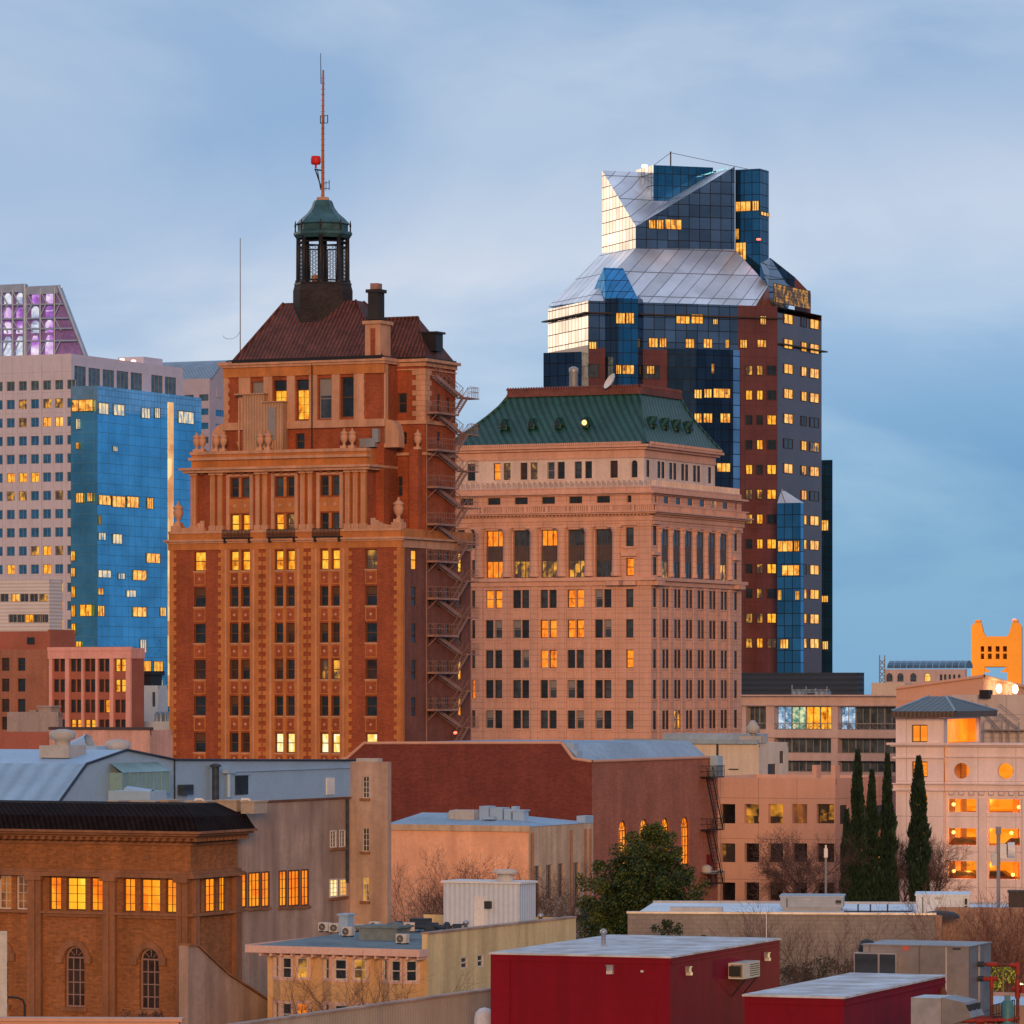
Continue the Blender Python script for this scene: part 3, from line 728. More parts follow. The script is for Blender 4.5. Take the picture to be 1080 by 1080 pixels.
    # ---- urns on the parapet and the shoulders
    um = MB(); um.box(-.3, .3, -.3, .3, 0, .25); um.lathe(0, 0, [(.22, .25), (.13, .42), (.2, .55), (.34, .75), (.4, 1.05), (.36, 1.25), (.28, 1.32), (.42, 1.4), (.42, 1.48), (.3, 1.56), (.16, 1.68), (.08, 1.76), (.11, 1.84), (.03, 1.95)], 12)
    me = um.mesh('urn', MATS['elk_pale']); 
    for px in (207.5, 213.3, 228, 235.5, 274.5, 282.8, 363, 371.5): inst(me, 'urn', E.o, (fx(px, uy + .1), uy + .1, zpar))
    inst(me, 'urn', E.o, (fx(440.5, 4.2), 4.2, E.z(474, 0, 4.2)))
    big = MB(); big.v = [(x * 1.25, y * 1.25, z * 1.25) for x, y, z in um.v]; big.f, big.m, big.s = um.f, um.m, um.s
    mg = big.mesh('urn', MATS['elk_pale'])
    for px in (188, 420.3):
        us = MB(); x = fx(px, .6); inst(mg, 'urn', E.o, (x, .6, zl + .55)); us.box(x - .55, x + .55, 0.1, 1.1, zl, zl + .55)
        d = 1 if px < 300 else -1                                             # scrolls leaning on the upper shaft
        for k in range(7): us.lathe(x + d * (.8 + k * .32), .6, [(.42 - k * .02, zl), (.42 - k * .02, zl + .3 + .05 * k * k * .4)], 8)
        us.box(min(x, x + d * 3.2), max(x, x + d * 3.2), .15, .7, zl, zl + .33); E.add(us, 'scroll', MATS['elk_pale'])

    pr = MB(); pr.box(fx(433.5, 4.4), fx(443, 4.4), 4.0, 4.8, zl, E.z(474, 0, 4.2)); E.add(pr, 'corner_pier', MATS['elk_brick'])
    # ---- iron balconets
    for c in (1, 2, 3):
        xa, xb = fx(zx(cols[c][0][0] - 16)), fx(zx(cols[c][1][1] + 10)); b = MB(); za, zb_ = zz(274), zz(248)
        b.box(xa, xb, -.75, -.1, za - .12, za)
        for z in (zb_, za + .25): b.box(xa, xb, -.75, -.69, z - .05, z)
        for xx in (xa, xb - .06): b.box(xx, xx + .06, -.69, -.1, zb_ - .05, zb_)
        n = 20
        for k in range(n + 1): xx = xa + (xb - xa - .05) * k / n; b.box(xx, xx + .045, -.74, -.70, za, zb_ - .05)
        for xx in (xa + .1, xb - .3): b.box(xx, xx + .2, -.6, -.1, za - .5, za - .12)
        E.add(b, 'balconet', MATS['dark_iron'])
    # ---- fire escape on the right side: landings and scissor flights
    fe = MB(); fo = None; g = lambda v: E.z(480 + v * S, .6, 9)
    ya, yb1, yc, yd = E.sy(450, .1), E.sy(472), E.sy(482), E.sy(493)
    lv = [850 - 123.6 * k for k in range(9)]
    root = MB(); root.box(.02, .1, ya, ya + .1, g(960), g(lv[-1])); fo = E.add(root, 'fire_escape', MATS['rust_iron'])
    lm, sm_ = MB(), MB()
    def rail(b, pts, h=1.05, nb=9):
        for p, q in zip(pts, pts[1:]):
            p, q = Vector(p), Vector(q)
            for hh in (h, h * .55): b.tube(p + Vector((0, 0, hh)), q + Vector((0, 0, hh)), .03, n=4)
            for k in range(nb + 1): c = p.lerp(q, k / nb); b.tube(c, c + Vector((0, 0, h)), .018, n=3)
    lm.box(.05, 1.25, ya, yb1, -.12, 0); lm.box(.05, 1.27, ya - .02, yb1, -.2, -.12)
    rail(lm, [(.05, ya, 0), (1.22, ya, 0), (1.22, yb1, 0)])
    for yy in (ya + .4, yb1 - .4): lm.tube((.05, yy, -1.1), (1.1, yy, -.15), .05, n=4)
    H = 123.6 * S * 440 / F
    def flight(b, y0, z0, y1, z1, xa, xb):
        for x in (xa, xb): 
            b.face([(x, y0, z0 - .18), (x, y1, z1 - .18), (x, y1, z1 + .2), (x, y0, z0 + .2)]); b.tube((x, y0, z0 + 1.0), (x, y1, z1 + 1.0), .03, n=4)
        n = 9
        for k in range(n + 1):
            t = k / n; y, z = y0 + (y1 - y0) * t, z0 + (z1 - z0) * t
            b.box(xa, xb, y - .14, y + .14, z - .02, z + .03)
            for x in (xa, xb): b.tube((x, y, z), (x, y, z + 1.0), .016, n=3)
    flight(sm_, yb1 - .2, 0, yc, H * .5, .68, 1.22)
    sm_.box(.05, 1.3, yc, yd, H * .5 - .1, H * .5); rail(sm_, [(1.25, yc + .3, H * .5), (1.25, yd, H * .5), (.05, yd, H * .5)], nb=6)
    flight(sm_, yc, H * .5, ya + 1.2, H, .1, .58)
    ml, ms2 = lm.mesh('landing', MATS['rust_iron']), sm_.mesh('stair', MATS['rust_iron'])
    for k, v in enumerate(lv):
        inst(ml, 'landing', fo, (0, 0, g(v)))
        if k < 8: inst(ms2, 'stair', fo, (0, 0, g(v)))
    tpm = MB(); tpm.v, tpm.f, tpm.m, tpm.s = list(sm_.v), list(sm_.f), list(sm_.m), list(sm_.s)
    inst(ms2, 'stair', fo, (0, 0, g(lv[-1]))); inst(ms2, 'stair', fo, (0, 0, g(973.6)))
    wl_ = MB(); wl_.lathe(1.35, E.sy(467), [(.02, g(935)), (.16, g(934)), (.2, g(929)), (.12, g(926))], 8); wl_.build('warning_lamp', lamp_mat('lamp_red', (1, .05, .01), 3), fo)
    E.finish(split=True)
build_elks()
# ================================================================ the tan office block with the green mansard
mat('tan_stone', (.64, .375, .29), .85, .10, .3, .08, 4, stain=.10, panel=(1.6, .72))
mat('tan_plain', (.66, .385, .295), .85, .10, .3, .08, 4, stain=.12)
mat('tan_pale', (.66, .54, .49), .85, .10, .4, .08, 4, stain=.14)
mat('tan_dark', (.33, .17, .125), .85, .12, .5, .1, 4)
mat('green_roof', (.012, .066, .052), .45, .25, .25, .2, 2, rib=('u', .95, .55), bump=.9, spec=.5)
mat('cresting', (.16, .062, .055), .8, .3, .8, .2, 4)
mat('spandrel_iron', (.10, .075, .075), .6, .2, 1)
def build_tan():
    T = Bld('mansard_office_block', 'tan stone office block with steep green mansard roof and rusty cresting', 'building', 687, 552)
    S = .30556; r0 = T.fx(600)
    zf = lambda py: T.z(py, r0, 0); fx, sy = T.fx, T.sy
    zy = lambda py, b=None: T.z(py, 0, sy(720))
    x0 = fx(466); yb = sy(782)
    zx = lambda v: 470 + v * S
    tr = MB(); mb = MB(); ops = []; rops = []
    pairs = [((138, 165), (170, 195)), ((232, 260), (263, 288)), ((327, 353), (357, 383)), ((420, 447), (451, 477)), ((515, 542), (546, 572))]
    rowsL = [168, 272, 376, 480, 585, 690]
    LIT = {(0, 0), (0, 3), (1, 2), (1, 3), (2, 2)}
    rp = [748, 789, 829.5, 870, 910, 949.5]
    for r, cy in enumerate(rowsL):
        za, zb = zf(580 + (cy + 32) * S), zf(580 + (cy - 31) * S)
        for c, pr in enumerate(pairs):
            for k, (a, b) in enumerate(pr):
                o = (fx(zx(a)), fx(zx(b)), za, zb); ops.append(o)
                T.win(T.F(), *o, 'blind' if (r * 3 + c * 5 + k) % 4 == 0 and (r, c) not in LIT else 'double', 'lit_o' if (r, c) in LIT else ('dark2', 'dark')[(r + c + k) % 2], .3, 'frame_grey' if (r * 3 + c * 5 + k) % 4 == 0 else 'frame_dark')
            xa, xb = fx(zx(pr[0][0])), fx(zx(pr[1][1]))
            tr.box(xa, xb, -.1, .05, za - .2, za, 1)
            # fluted spandrel
            if r < 5:
                zl = zf(580 + (rowsL[r + 1] - 33) * S)
                for q in range(7): xx = xa + (xb - xa) * (q + .5) / 7; tr.box(xx - .12, xx + .12, -.04, .03, zl + .15, za - .3, 1)
        for a, b in ((622, 648), (90, 102), (40, 66), (-10, 16)):
            o = (fx(zx(a)), fx(zx(b)), za, zb); ops.append(o)
            T.win(T.F(), *o, 'double', 'lit_o' if (r == 2 and a == 622) or (r == 3 and a == 90) else 'dark2', .3)
            tr.box(o[0] - .1, o[1] + .1, -.12, .05, za - .18, za, 1)
        za, zb = zy(580 + (cy + 33) * S), zy(580 + (cy - 31) * S)
        for a in rp:
            for u, v in ((a, a + 10), (a + 12, a + 22)):
                o = (sy(zx(u)), sy(zx(v)), za, zb); rops.append(o)
                T.win(T.R(), *o, 'double', 'lit_dim' if (r == 4 and a == 789) else ('dark', 'dark2', 'dark_warm')[int(r + u) % 3], .09)
            tr.box(-.05, .08, sy(zx(a)), sy(zx(a + 22)), za - .18, za, 1)
            if r < 5:
                zl = zy(580 + (rowsL[r + 1] - 33) * S); ya_, yb_ = sy(zx(a)), sy(zx(a + 22))
                for q in range(5): yy = ya_ + (yb_ - ya_) * (q + .5) / 5; tr.box(-.02, .04, yy - .12, yy + .12, zl + .15, za - .3, 1)
        for a, b in ((715.5, 727), (996, 1006)):
            o = (sy(zx(a)), sy(zx(b)), za, zb); rops.append(o); T.win(T.R(), *o, 'double', 'dark', .09)
            tr.box(-.05, .1, o[0] - .1, o[1] + .1, za - .18, za, 1)
    # pilaster strips up the lower floors
    for a, b in ((103, 133), (200, 227), (293, 322), (388, 415), (482, 510), (577, 600)):
        tr.box(fx(zx(a + 4)), fx(zx(b - 4)), -.12, .03, 0, zf(612), 0)
    for k in range(7):
        a = 731 + 40.4 * k if k < 6 else 976
        tr.box(-.03, .14, sy(zx(a + 1)), sy(zx(a + 13)), 0, zy(612), 0)
    # two-storey windows between columns
    za, zb = zf(580 + 95 * S), zf(380 + 584 * S)
    for c, pr in enumerate(pairs):
        o = (fx(zx(pr[0][0] + 1)), fx(zx(pr[1][1] + 2)), za, zb); ops.append(o); h = zb - za
        zA, zB = za + h * .36, za + h * .66
        T.win(T.F(), o[0], o[1], zB, zb, 'three', 'lit_o' if c in (0, 2) else 'dark2', .45, 'spandrel_iron')
        T.win(T.F(), o[0], o[1], za, zA, 'three', ('lit_o', 'lit_dim', 'lit_dim', 'lit_dim', 'dark2')[c], .45, 'spandrel_iron')
        tr.box(o[0], o[1], .38, .5, zA, zB, 4)
        for q in range(1, 6): xx = o[0] + (o[1] - o[0]) * q / 6; tr.box(xx - .05, xx + .05, .32, .38, zA, zB, 4)
    zra, zrb = zy(580 + 102 * S), zy(380 + 588 * S)
    for k, a in enumerate(rp):
        o = (sy(zx(a - 3)), sy(zx(a + 21)), zra, zrb); rops.append(o); h = zrb - zra; zA, zB = zra + h * .36, zra + h * .66
        T.win(T.R(), o[0], o[1], zB, zrb, 'two', 'dark2', .09, 'spandrel_iron'); T.win(T.R(), o[0], o[1], zra, zA, 'two', 'lit_dim' if k in (0, 5) else 'dark', .09, 'spandrel_iron')
        tr.box(-.2, -.06, o[0], o[1], zA, zB, 4)
    for za2, zb2, lit_ in (((580 + 92 * S), 580 + 31 * S, 1), (380 + 645 * S, 380 + 580 * S, 0)):
        for a, b in ((622, 649), (90, 103), (40, 66)):
            o = (fx(zx(a)), fx(zx(b)), zf(za2), zf(zb2)); ops.append(o); T.win(T.F(), *o, 'double', 'lit_o' if lit_ and a == 622 else 'dark2', .3)
            if a != 90: tr.box(o[0] - .5, o[1] + .5, -.4, .1, o[3] + .25, o[3] + .6, 1); tr.box(o[0] - .3, o[1] + .3, -.2, .1, o[2] - .25, o[2], 1)
        for a, b in ((716, 728), (996, 1006)):
            o = (sy(zx(a)), sy(zx(b)), zy(za2), zy(zb2)); rops.append(o); T.win(T.R(), *o, 'double', 'dark', .09)
            tr.box(-.1, .4, o[0] - .5, o[1] + .5, o[3] + .25, o[3] + .6, 1)
    for a, b in ((103, 134), (199, 229), (293, 323), (387, 416), (482, 511), (577, 604)):
        xc, hw = fx(zx((a + b) / 2)), .85
        tr.lathe(xc, -.05, [(.72, zf(608)), (.72, zf(605)), (.62, zf(603)), (.55, zf(563)), (.6, zf(562)), (.85, zf(557))], 10, 0)
        tr.box(xc - .9, xc + .9, -.8, .1, zf(557), zf(555.5), 1)
    for k in range(7):
        yc = sy(zx(737 + 40.4 * k)) if k < 6 else sy(zx(981))
        tr.lathe(-.12, yc, [(.55, zy(609)), (.55, zy(606)), (.46, zy(604)), (.42, zy(565)), (.46, zy(564)), (.6, zy(559))], 10, 0)
        tr.box(-.1, .5, yc - .7, yc + .7, zy(559), zy(557.5), 1)
    # attic row of low windows
    zq1, zq0 = zf(523.8), zf(531)
    for a, b in ((145, 189), (238, 283), (332, 377), (426, 471), (521, 567), (627, 641), (50, 95)):
        o = (fx(zx(a), .0), fx(zx(b), .0), zq0, zq1); ops.append(o); T.win(T.F(), *o, 'two', 'dark', .3)
    for k, a in enumerate((723, 753, 795, 836, 877, 917, 957, 1000)):
        o = (sy(zx(a)), sy(zx(a + (18 if 0 < k < 7 else 8))), zy(525.5), zy(532.5)); rops.append(o); T.win(T.R(), *o, 'bare', 'lit_dim' if k == 5 else 'dark', .09)
    zt = zf(514)
    wall(mb, T.F(), x0, 0, 0, zt, ops, .5); wall(mb, T.R(), 0, yb, 0, zt, rops, .16)
    shell(mb, x0, 0, 0, yb, 0, zt, 1, front=False, right=False)
    T.add(mb, 'wall', [MATS['tan_stone'], MATS['tan_plain']])
    def band(a, b, e, m=0, ref=None):
        za, zb_ = zf(a), zf(b); tr.box(x0, e, -e, 0.1, za, zb_, m); tr.box(-.1, e, .1, yb + e, za, zb_, m)
    band(618, 613, .3, 1); band(613, 609.5, .65, 1); band(556, 550, .15, 0); band(550, 545, .3, 1)
    for k in range(60):                                          # dentils under the main cornice
        xx = x0 + (0 - x0) * (k + .5) / 60; tr.box(xx - .12, xx + .12, -.6, -.3, zf(545), zf(543.2), 1)
    for k in range(52):
        yy = yb * (k + .5) / 52; tr.box(.3, .6, yy - .12, yy + .12, zf(545), zf(543.2), 1)
    band(543.2, 541.5, .9, 1); band(541.5, 540, 1.2, 1); band(534, 532.8, .75, 1); band(523, 521.5, .25, 1); band(521.5, 519.5, .7, 1)
    # balustrade in front of the attic windows
    za, zb_ = zf(540), zf(534)
    n = 110
    for k in range(n):
        xx = x0 + (0.6 - x0) * (k + .5) / n
        wd = .09 if k % 11 else .3
        tr.box(xx - wd, xx + wd, -.7, -.5, za, zb_, 1)
    for k in range(96):
        yy = yb * (k + .5) / 96; wd = .09 if k % 12 else .3
        tr.box(.5, .7, yy - wd, yy + wd, za, zb_, 1)
    # corbels either side of the corner
    for xx in (fx(zx(636)), fx(zx(594))): tr.box(xx - 1.1, xx + 1.1, -.9, 0, zf(618), zf(613.5), 1)
    for yy in (sy(zx(722)), sy(zx(1001))): tr.box(0, .9, yy - 1.1, yy + 1.1, zf(618), zf(613.5), 1)
    # sloping pale ledge up to the set-back storey
    s = 1.7
    uz = zf(511); pa = [(x0, 0, zt), (0, 0, zt), (0, yb, zt)]; pb = [(x0, s, uz + .3), (-s, s, uz + .3), (-s, sy(754, -s), uz + .3)]
    lm = MB()
    for k in range(2): lm.face([pa[k], pa[k + 1], pb[k + 1], pb[k]])
    for k in range(40):
        t = (k + .5) / 40; xx = x0 + (0 - x0) * t; lm.box(xx - .07, xx + .07, .1, .9, zt, zt + .75)
    for k in range(36):
        yy = .5 + (yb - .5) * (k + .5) / 36; lm.box(-.9, -.1, yy - .07, yy + .07, zt, zt + .75)
    T.add(lm, 'ledge', MATS['tan_pale'])
    # ---- set-back storey
    ub = MB(); ops = []; rops = []; uxr = -s; uy = s; uyb = sy(754, -s); ut = zf(468)
    zu = lambda py: T.z(py, fx(600, uy), uy); zur = lambda py: T.z(py, uxr, sy(720, uxr))
    for a, b, pn in ((75, 102, 'dark'), (165, 189, 'lit_o'), (200, 224, 'lit_dim'), (258, 282, 'dark_warm'), (293, 317, 'lit_dim'), (351, 376, 'dark2'), (386, 411, 'dark'), (445, 470, 'dark2'), (481, 505, 'dark'), (568, 594, 'dark_warm'), (641, 662, 'dark')):
        ar = a == 641
        o = (fx(zx(a), uy), fx(zx(b), uy), zu(380 + 409 * S), zu(380 + 350 * S)) + (('arch',) if ar else ()); ops.append(o)
        T.win(T.F(uy), *o[:4], 'arch' if ar else 'double', pn, .25, 'frame_grey' if a == 351 else 'frame_dark')
        tr.box(o[0] - .15, o[1] + .15, uy - .1, uy + .05, o[2] - .15, o[2], 3)
    for a in (693, 731, 772, 813, 854, 906):
        for q in ((0, 11), (14, 25)):
            if a in (693, 906) and q[0]: continue
            o = (sy(zx(a + q[0]), uxr), sy(zx(a + q[1]), uxr), zur(380 + 415 * S), zur(380 + 358 * S)); rops.append(o)
            T.win(T.R(uxr), *o, 'double', 'dark_warm' if a == 813 else 'dark', .09)
    wall(ub, T.F(uy), x0, uxr, zt, ut, ops, .3); wall(ub, T.R(uxr), uy, uyb, zt, ut, rops, .14)
    shell(ub, x0, uxr, uy, uyb, zt, ut, 0, front=False, right=False)
    T.add(ub, 'upper_wall', MATS['tan_pale'])
    def ub_(a, b, e, m):
        tr.box(x0, uxr + e, uy - e, uy + .1, zu(a), zu(b), m); tr.box(uxr - .1, uxr + e, uy + .1, uyb + e, zu(a), zu(b), m)
    ub_(484, 481.5, .15, 1); ub_(481.5, 475.5, .08, 1); ub_(475.5, 473, .5, 1); ub_(473, 470.3, .9, 1)
    n = 95
    for k in range(n):
        xx = x0 + (uxr - x0) * (k + .5) / n; tr.box(xx - .1, xx + .1, uy - 1.0, uy - .75, zu(470.3), zu(467.6), 1)
    for k in range(80):
        yy = uy + (uyb - uy) * (k + .5) / 80; tr.box(uxr + .75, uxr + 1.0, yy - .1, yy + .1, zu(470.3), zu(467.6), 1)
    T.add(tr, 'stone_trim', [MATS['tan_stone'], MATS['tan_plain'], MATS['tan_dark'], MATS['tan_pale'], MATS['spandrel_iron']])
    # ---- mansard: concave steep slope, eave to cresting
    e = .7; z0 = zu(469.5); z1 = T.z(416, fx(640, 8), 8)
    A = (x0 - .5, uxr + e, uy - e, uyb + e)
    lft = fx(524, 6); 
    tw = 5.4; rt = None
    def ring(t):
        q = tw * (1 - (1 - t) ** 1.25); return (A[0] + q * 1.2, A[1] - q * .62, A[2] + q, A[3] - q)
    rings = []
    for k in range(6):
        t = k / 5; a, b, c, d = ring(t); rings.append([(a, c), (b, c), (b, d), (a, d), z0 + (z1 - z0) * t])
    rf = MB()
    for u, v in zip(rings, rings[1:]):
        for i in range(4):
            j = (i + 1) % 4; rf.face([u[i] + (u[4],), u[j] + (u[4],), v[j] + (v[4],), v[i] + (v[4],)], 0)
    rf.face([p + (rings[-1][4],) for p in rings[-1][:4]], 0)
    ro = T.add(rf, 'mansard_roof', MATS['green_roof'])
    for i in (0, 1, 2):
        hip = MB()
        for u, v in zip(rings, rings[1:]): hip.tube(u[i] + (u[4],), v[i] + (v[4],), .18, .18, 6)
        hip.build('hip_roll', MATS['green_roof'], ro)
    cr = MB(); (a, b), (c, d) = rings[-1][0], rings[-1][2]; h = .8
    cr.box(a, c, b - .15, b + .1, z1, z1 + h * .85); cr.box(c - .1, c + .15, b, d, z1, z1 + h * .85); cr.box(a - .1, a + .1, b, d, z1, z1 + h * .8)
    cr.box(a - .1, c + .2, b - .25, b + .15, z1 - .15, z1 + .2); cr.box(c - .1, c + .25, b, d, z1 - .15, z1 + .2)
    n = 50
    for k in range(n + 1):
        xx = a + (c - a) * k / n; cr.lathe(xx, b, [(.2, z1 + h * .85), (.24, z1 + h * 1.05), (.03, z1 + h * 1.35)], 5)
    for k in range(32): yy = b + (d - b) * k / 31; cr.lathe(c, yy, [(.2, z1 + h * .85), (.24, z1 + h * 1.05), (.03, z1 + h * 1.35)], 5)
    cr.build('cresting', MATS['cresting'], ro)
    # small vent dormers
    def dorm(lit_):
        q = MB(); q.loft([(-.45, 0, 0), (.45, 0, 0), (.45, 1.8, 0), (-.45, 1.8, 0)], [(-.45, 0, .4), (.45, 0, .4), (.45, 1.8, .4), (-.45, 1.8, .4)])
        q.face([(-.6, -.1, .35), (.6, -.1, .35), (0, -.1, 1.4)]); q.face([(-.6, -.1, .35), (0, -.1, 1.4), (0, 1.8, 1.4), (-.6, 1.8, .35)]); q.face([(.6, -.1, .35), (0, -.1, 1.4), (0, 1.8, 1.4), (.6, 1.8, .35)])
        q.face([(.34 * math.cos(k * math.pi / 6), -.15, .62 + .34 * math.sin(k * math.pi / 6)) for k in range(12)], 1)
        return q.mesh('dormer', [MATS['green_roof'], lamp_mat('lamp_dormer', (1, .6, .12), 1.3) if lit_ else MATS['dark']])
    dd, dl = dorm(False), dorm(True)
    for k, a in enumerate((205, 300, 392, 486)):
        q = ring(.36); y = q[2]; inst(dl if k == 3 else dd, 'dormer', ro, (fx(zx(a), y), y - .5, z0 + (z1 - z0) * .33), 0, 'lit dormer' if k == 3 else None)
    for a in (714, 757, 797, 838):
        q = ring(.36); x = q[1]; inst(dd, 'dormer', ro, (x + .5, sy(zx(a), x), z0 + (z1 - z0) * .33), math.pi / 2)
    # on the roof behind the cresting: dish and flue
    o = MB(); px = fx(605, 10); zq = T.z(407, px, 10); o.lathe(px, 10, [(.55, z1), (.55, zq + 1.6), (.6, zq + 1.7), (.6, zq + 2.2), (.2, zq + 2.4)], 10); o.build('flue', MATS['grey_metal'], T.o)
    T.finish()
    dk = MB(); px = fx(646, 6); dk.lathe(0, 0, [(.1, 0), (.6, .18), (1.1, .5)], 12, cap=False); d_ = dk.build('satellite_dish', mat('white_metal', (.7, .7, .7), .5, .1), T.o, (px, 6, T.z(404, px, 6))); d_.rotation_euler = (R(60), 0, R(-40))
build_tan()
# ================================================================ the faceted glass and granite skyscraper
curtain('rt_glass', (.24, .32, .43), .07, 1.9, 4.0, (.02, .025, .035), .13)
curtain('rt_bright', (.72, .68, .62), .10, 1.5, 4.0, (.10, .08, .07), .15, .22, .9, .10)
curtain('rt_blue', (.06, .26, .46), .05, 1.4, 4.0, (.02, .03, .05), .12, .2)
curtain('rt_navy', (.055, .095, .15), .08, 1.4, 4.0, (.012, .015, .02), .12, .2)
curtain('rt_roof', (.74, .75, .78), .34, 2.6, 9.0, (.2, .21, .24), .16, .14, .7, .02)
mat('granite', (.13, .045, .042), .22, .2, .25, .12, 3, panel=(1.95, 2.0), spec=.6)
def build_renaissance():
    th = R(70); D = 740
    W = Bld('glass_skyscraper', 'faceted dark glass and red granite skyscraper with notched top catching the sunset', 'skyscraper', 620.5, D, th)
    fx, sy = W.fx, W.sy
    S = .30556
    X = lambda v: 560 + v * S
    Y5 = lambda v: 160 + v * S
    Y6 = lambda v: 430 + v * S
    zE = W.z(Y5(514), 0, 0)                 # eave of the shaft
    xl = fx(578); y2 = sy(820)
    k = 20 * .7071
    P = [(xl, 0), (0, 0), (0, y2), (-k, y2 + k), (-44, y2 + k), (-46, 24), (xl - 10, 10)]
    body = MB()
    zc = W.z(Y5(682), 0, 10)                # glass upper storeys above, granite below
    ysp = sy(X(715))
    def q(m, a, b, z0, z1): body.face([a + (z0,), b + (z0,), b + (z1,), a + (z1,)], m)
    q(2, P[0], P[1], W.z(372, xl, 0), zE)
    q(4, P[0], P[1], 0, W.z(372, xl, 0))
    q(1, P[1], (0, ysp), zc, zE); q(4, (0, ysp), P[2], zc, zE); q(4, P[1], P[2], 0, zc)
    zs = W.z(Y5(462), *P[2])
    q(4, P[2], P[3], 0, zE - 1)
    for a, b in zip(P[3:], P[4:] + P[:1]): q(4, a, b, 0, zE)
    body.face([p + (zE,) for p in P], 5)
    W.add(body, 'shaft', [MATS['rt_navy'], MATS['rt_glass'], MATS['rt_bright'], MATS['rt_blue'], MATS['granite'], MATS['rt_roof']])
    # thin projecting sill round the eave
    ev = MB()
    for a, b in ((P[0], P[1]), (P[1], P[2])):
        d = Vector(b) - Vector(a); n = Vector((d.y, -d.x)).normalized(); L0 = d.length; f = Fr(a, math.atan2(d.y, d.x)); ev.box(-1.0, L0 + 1.0, -.8, .1, zE - 2.1, zE - 1.88, 0, f)
    f = Fr(P[2], math.atan2(P[3][1] - P[2][1], P[3][0] - P[2][0])); ev.box(0, 20.8, -.8, .1, zE - 6.2, zE - 5.98, 0, f)
    W.add(ev, 'sill', MATS['frame_dark'])
    # ---- crown block: its near corner cut down to a V
    c0 = (-13.6, 13.6); zt = W.z(Y5(69), -31, 13.6); tr_ = (-13.6, sy(775, -13.6)); tl = (fx(635, 13.6), 13.6)
    zC = W.z(Y5(258), *c0); zN = W.z(Y5(186), -21, 21); zR = W.z(Y5(51), *tr_)
    zb = [W.z(Y5(350), *tl), W.z(Y5(333), *c0), W.z(Y5(337), *tr_)]
    Nn = (c0[0] - 7.6, c0[1] + 7.6); I1 = (tl[0], sy(670, tl[0])); I2 = (fx(741, tr_[1]), tr_[1]); bk = (tl[0], tr_[1])
    cr = MB()
    zlo = min(zb) - 3
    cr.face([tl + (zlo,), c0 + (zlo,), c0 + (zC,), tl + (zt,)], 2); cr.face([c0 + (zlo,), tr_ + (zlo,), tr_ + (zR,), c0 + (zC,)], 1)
    cr.face([tl + (zlo,), bk + (zlo,), bk + (zt,), tl + (zt,)], 1); cr.face([bk + (zlo,), tr_ + (zlo,), tr_ + (zR,), bk + (zt,)], 1)
    cr.face([tl + (zt,), c0 + (zC,), Nn + (zN,), I1 + (zt,)], 5); cr.face([c0 + (zC,), tr_ + (zR,), I2 + (zR,), Nn + (zN,)], 5)
    cr.face([I1 + (zt,), Nn + (zN,), I2 + (zR,)], 5); cr.face([I1 + (zt,), I2 + (zR,), bk + (zt,)], 5)
    W.add(cr, 'crown', [MATS['rt_navy'], MATS['rt_glass'], MATS['rt_bright'], MATS['rt_blue'], MATS['granite'], MATS['rt_roof']])
    co = MB(); kc = (-22.3, 20.2); zk = W.z(Y5(46), *kc)
    co.face([(tl[0] - 1, kc[1], zN - 4), kc + (zN - 4,), kc + (zk,), (tl[0] - 1, kc[1], zk)], 2); co.face([kc + (zN - 4,), (kc[0], tr_[1] - .3, zN - 4), (kc[0], tr_[1] - .3, zk), kc + (zk,)], 3)
    co.face([(tl[0] - 1, kc[1], zk), kc + (zk,), (kc[0], tr_[1] - .3, zk), (tl[0] - 1, tr_[1] - .3, zk)], 5)
    co.face([(tl[0] - 1, kc[1], zN - 4), (tl[0] - 1, kc[1], zk), (tl[0] - 1, tr_[1] - .3, zk), (tl[0] - 1, tr_[1] - .3, zN - 4)], 2)
    W.add(co, 'crown_core', [MATS['rt_navy'], MATS['rt_glass'], MATS['rt_bright'], MATS['rt_blue'], MATS['granite'], MATS['rt_roof']])
    mm = MB(); p = (-24, 24); mm.tube(p + (zk,), p + (zk + 2.6,), .12); mm.tube(p + (zk + 2.4,), (p[0], p[1] + 14, zk + .2), .05, n=3); mm.tube(p + (zk + 2.4,), (p[0], p[1] - 3, zk + .2), .05, n=3)
    W.add(mm, 'roof_derrick', MATS['frame_dark'])
    # ---- sloping glass skirt between shaft and crown
    sk = MB(); T0, T1, T2 = tl + (zb[0],), c0 + (zb[1],), tr_ + (zb[2],)
    E0, E1 = P[0] + (W.z(Y5(535), *P[0]),), P[1] + (zE,)
    ye = sy(X(776)); E2 = (0, ye, zE)
    H3 = (-4.5, sy(X(818), -4.5)); H3 = H3 + (W.z(Y5(462), *H3),)
    sk.face([E0, E1, T1, T0], 0); sk.face([E1, E2, H3, T2, T1], 0)
    sk.face([E0, T0, bk + (zb[0],), (-46, 24, zE)], 0)
    W.add(sk, 'glass_skirt', MATS['rt_roof'])
    # dark slopes at the right shoulder
    sh = MB(); g2 = Geo(X(790), D + 12)
    a0 = W.local(*Geo(X(792), D + 16).C); a1 = W.local(*Geo(X(826), D + 24).C); a2 = W.local(*Geo(X(910), D + 26).C); a3 = W.local(*Geo(X(966), D + 28).C)
    zz_ = lambda v, p: W.z(Y5(v), *p)
    sh.face([H3, P[2] + (zE - 6,), a2 + (zz_(470, a2),), a2 + (zz_(432, a2),), a1 + (zz_(366, a1),), a0 + (zz_(385, a0),)], 0)
    sh.face([a2 + (zz_(432, a2),), a3 + (zz_(490, a3),), a3 + (zz_(560, a3),), a2 + (zz_(560, a2),)], 1)
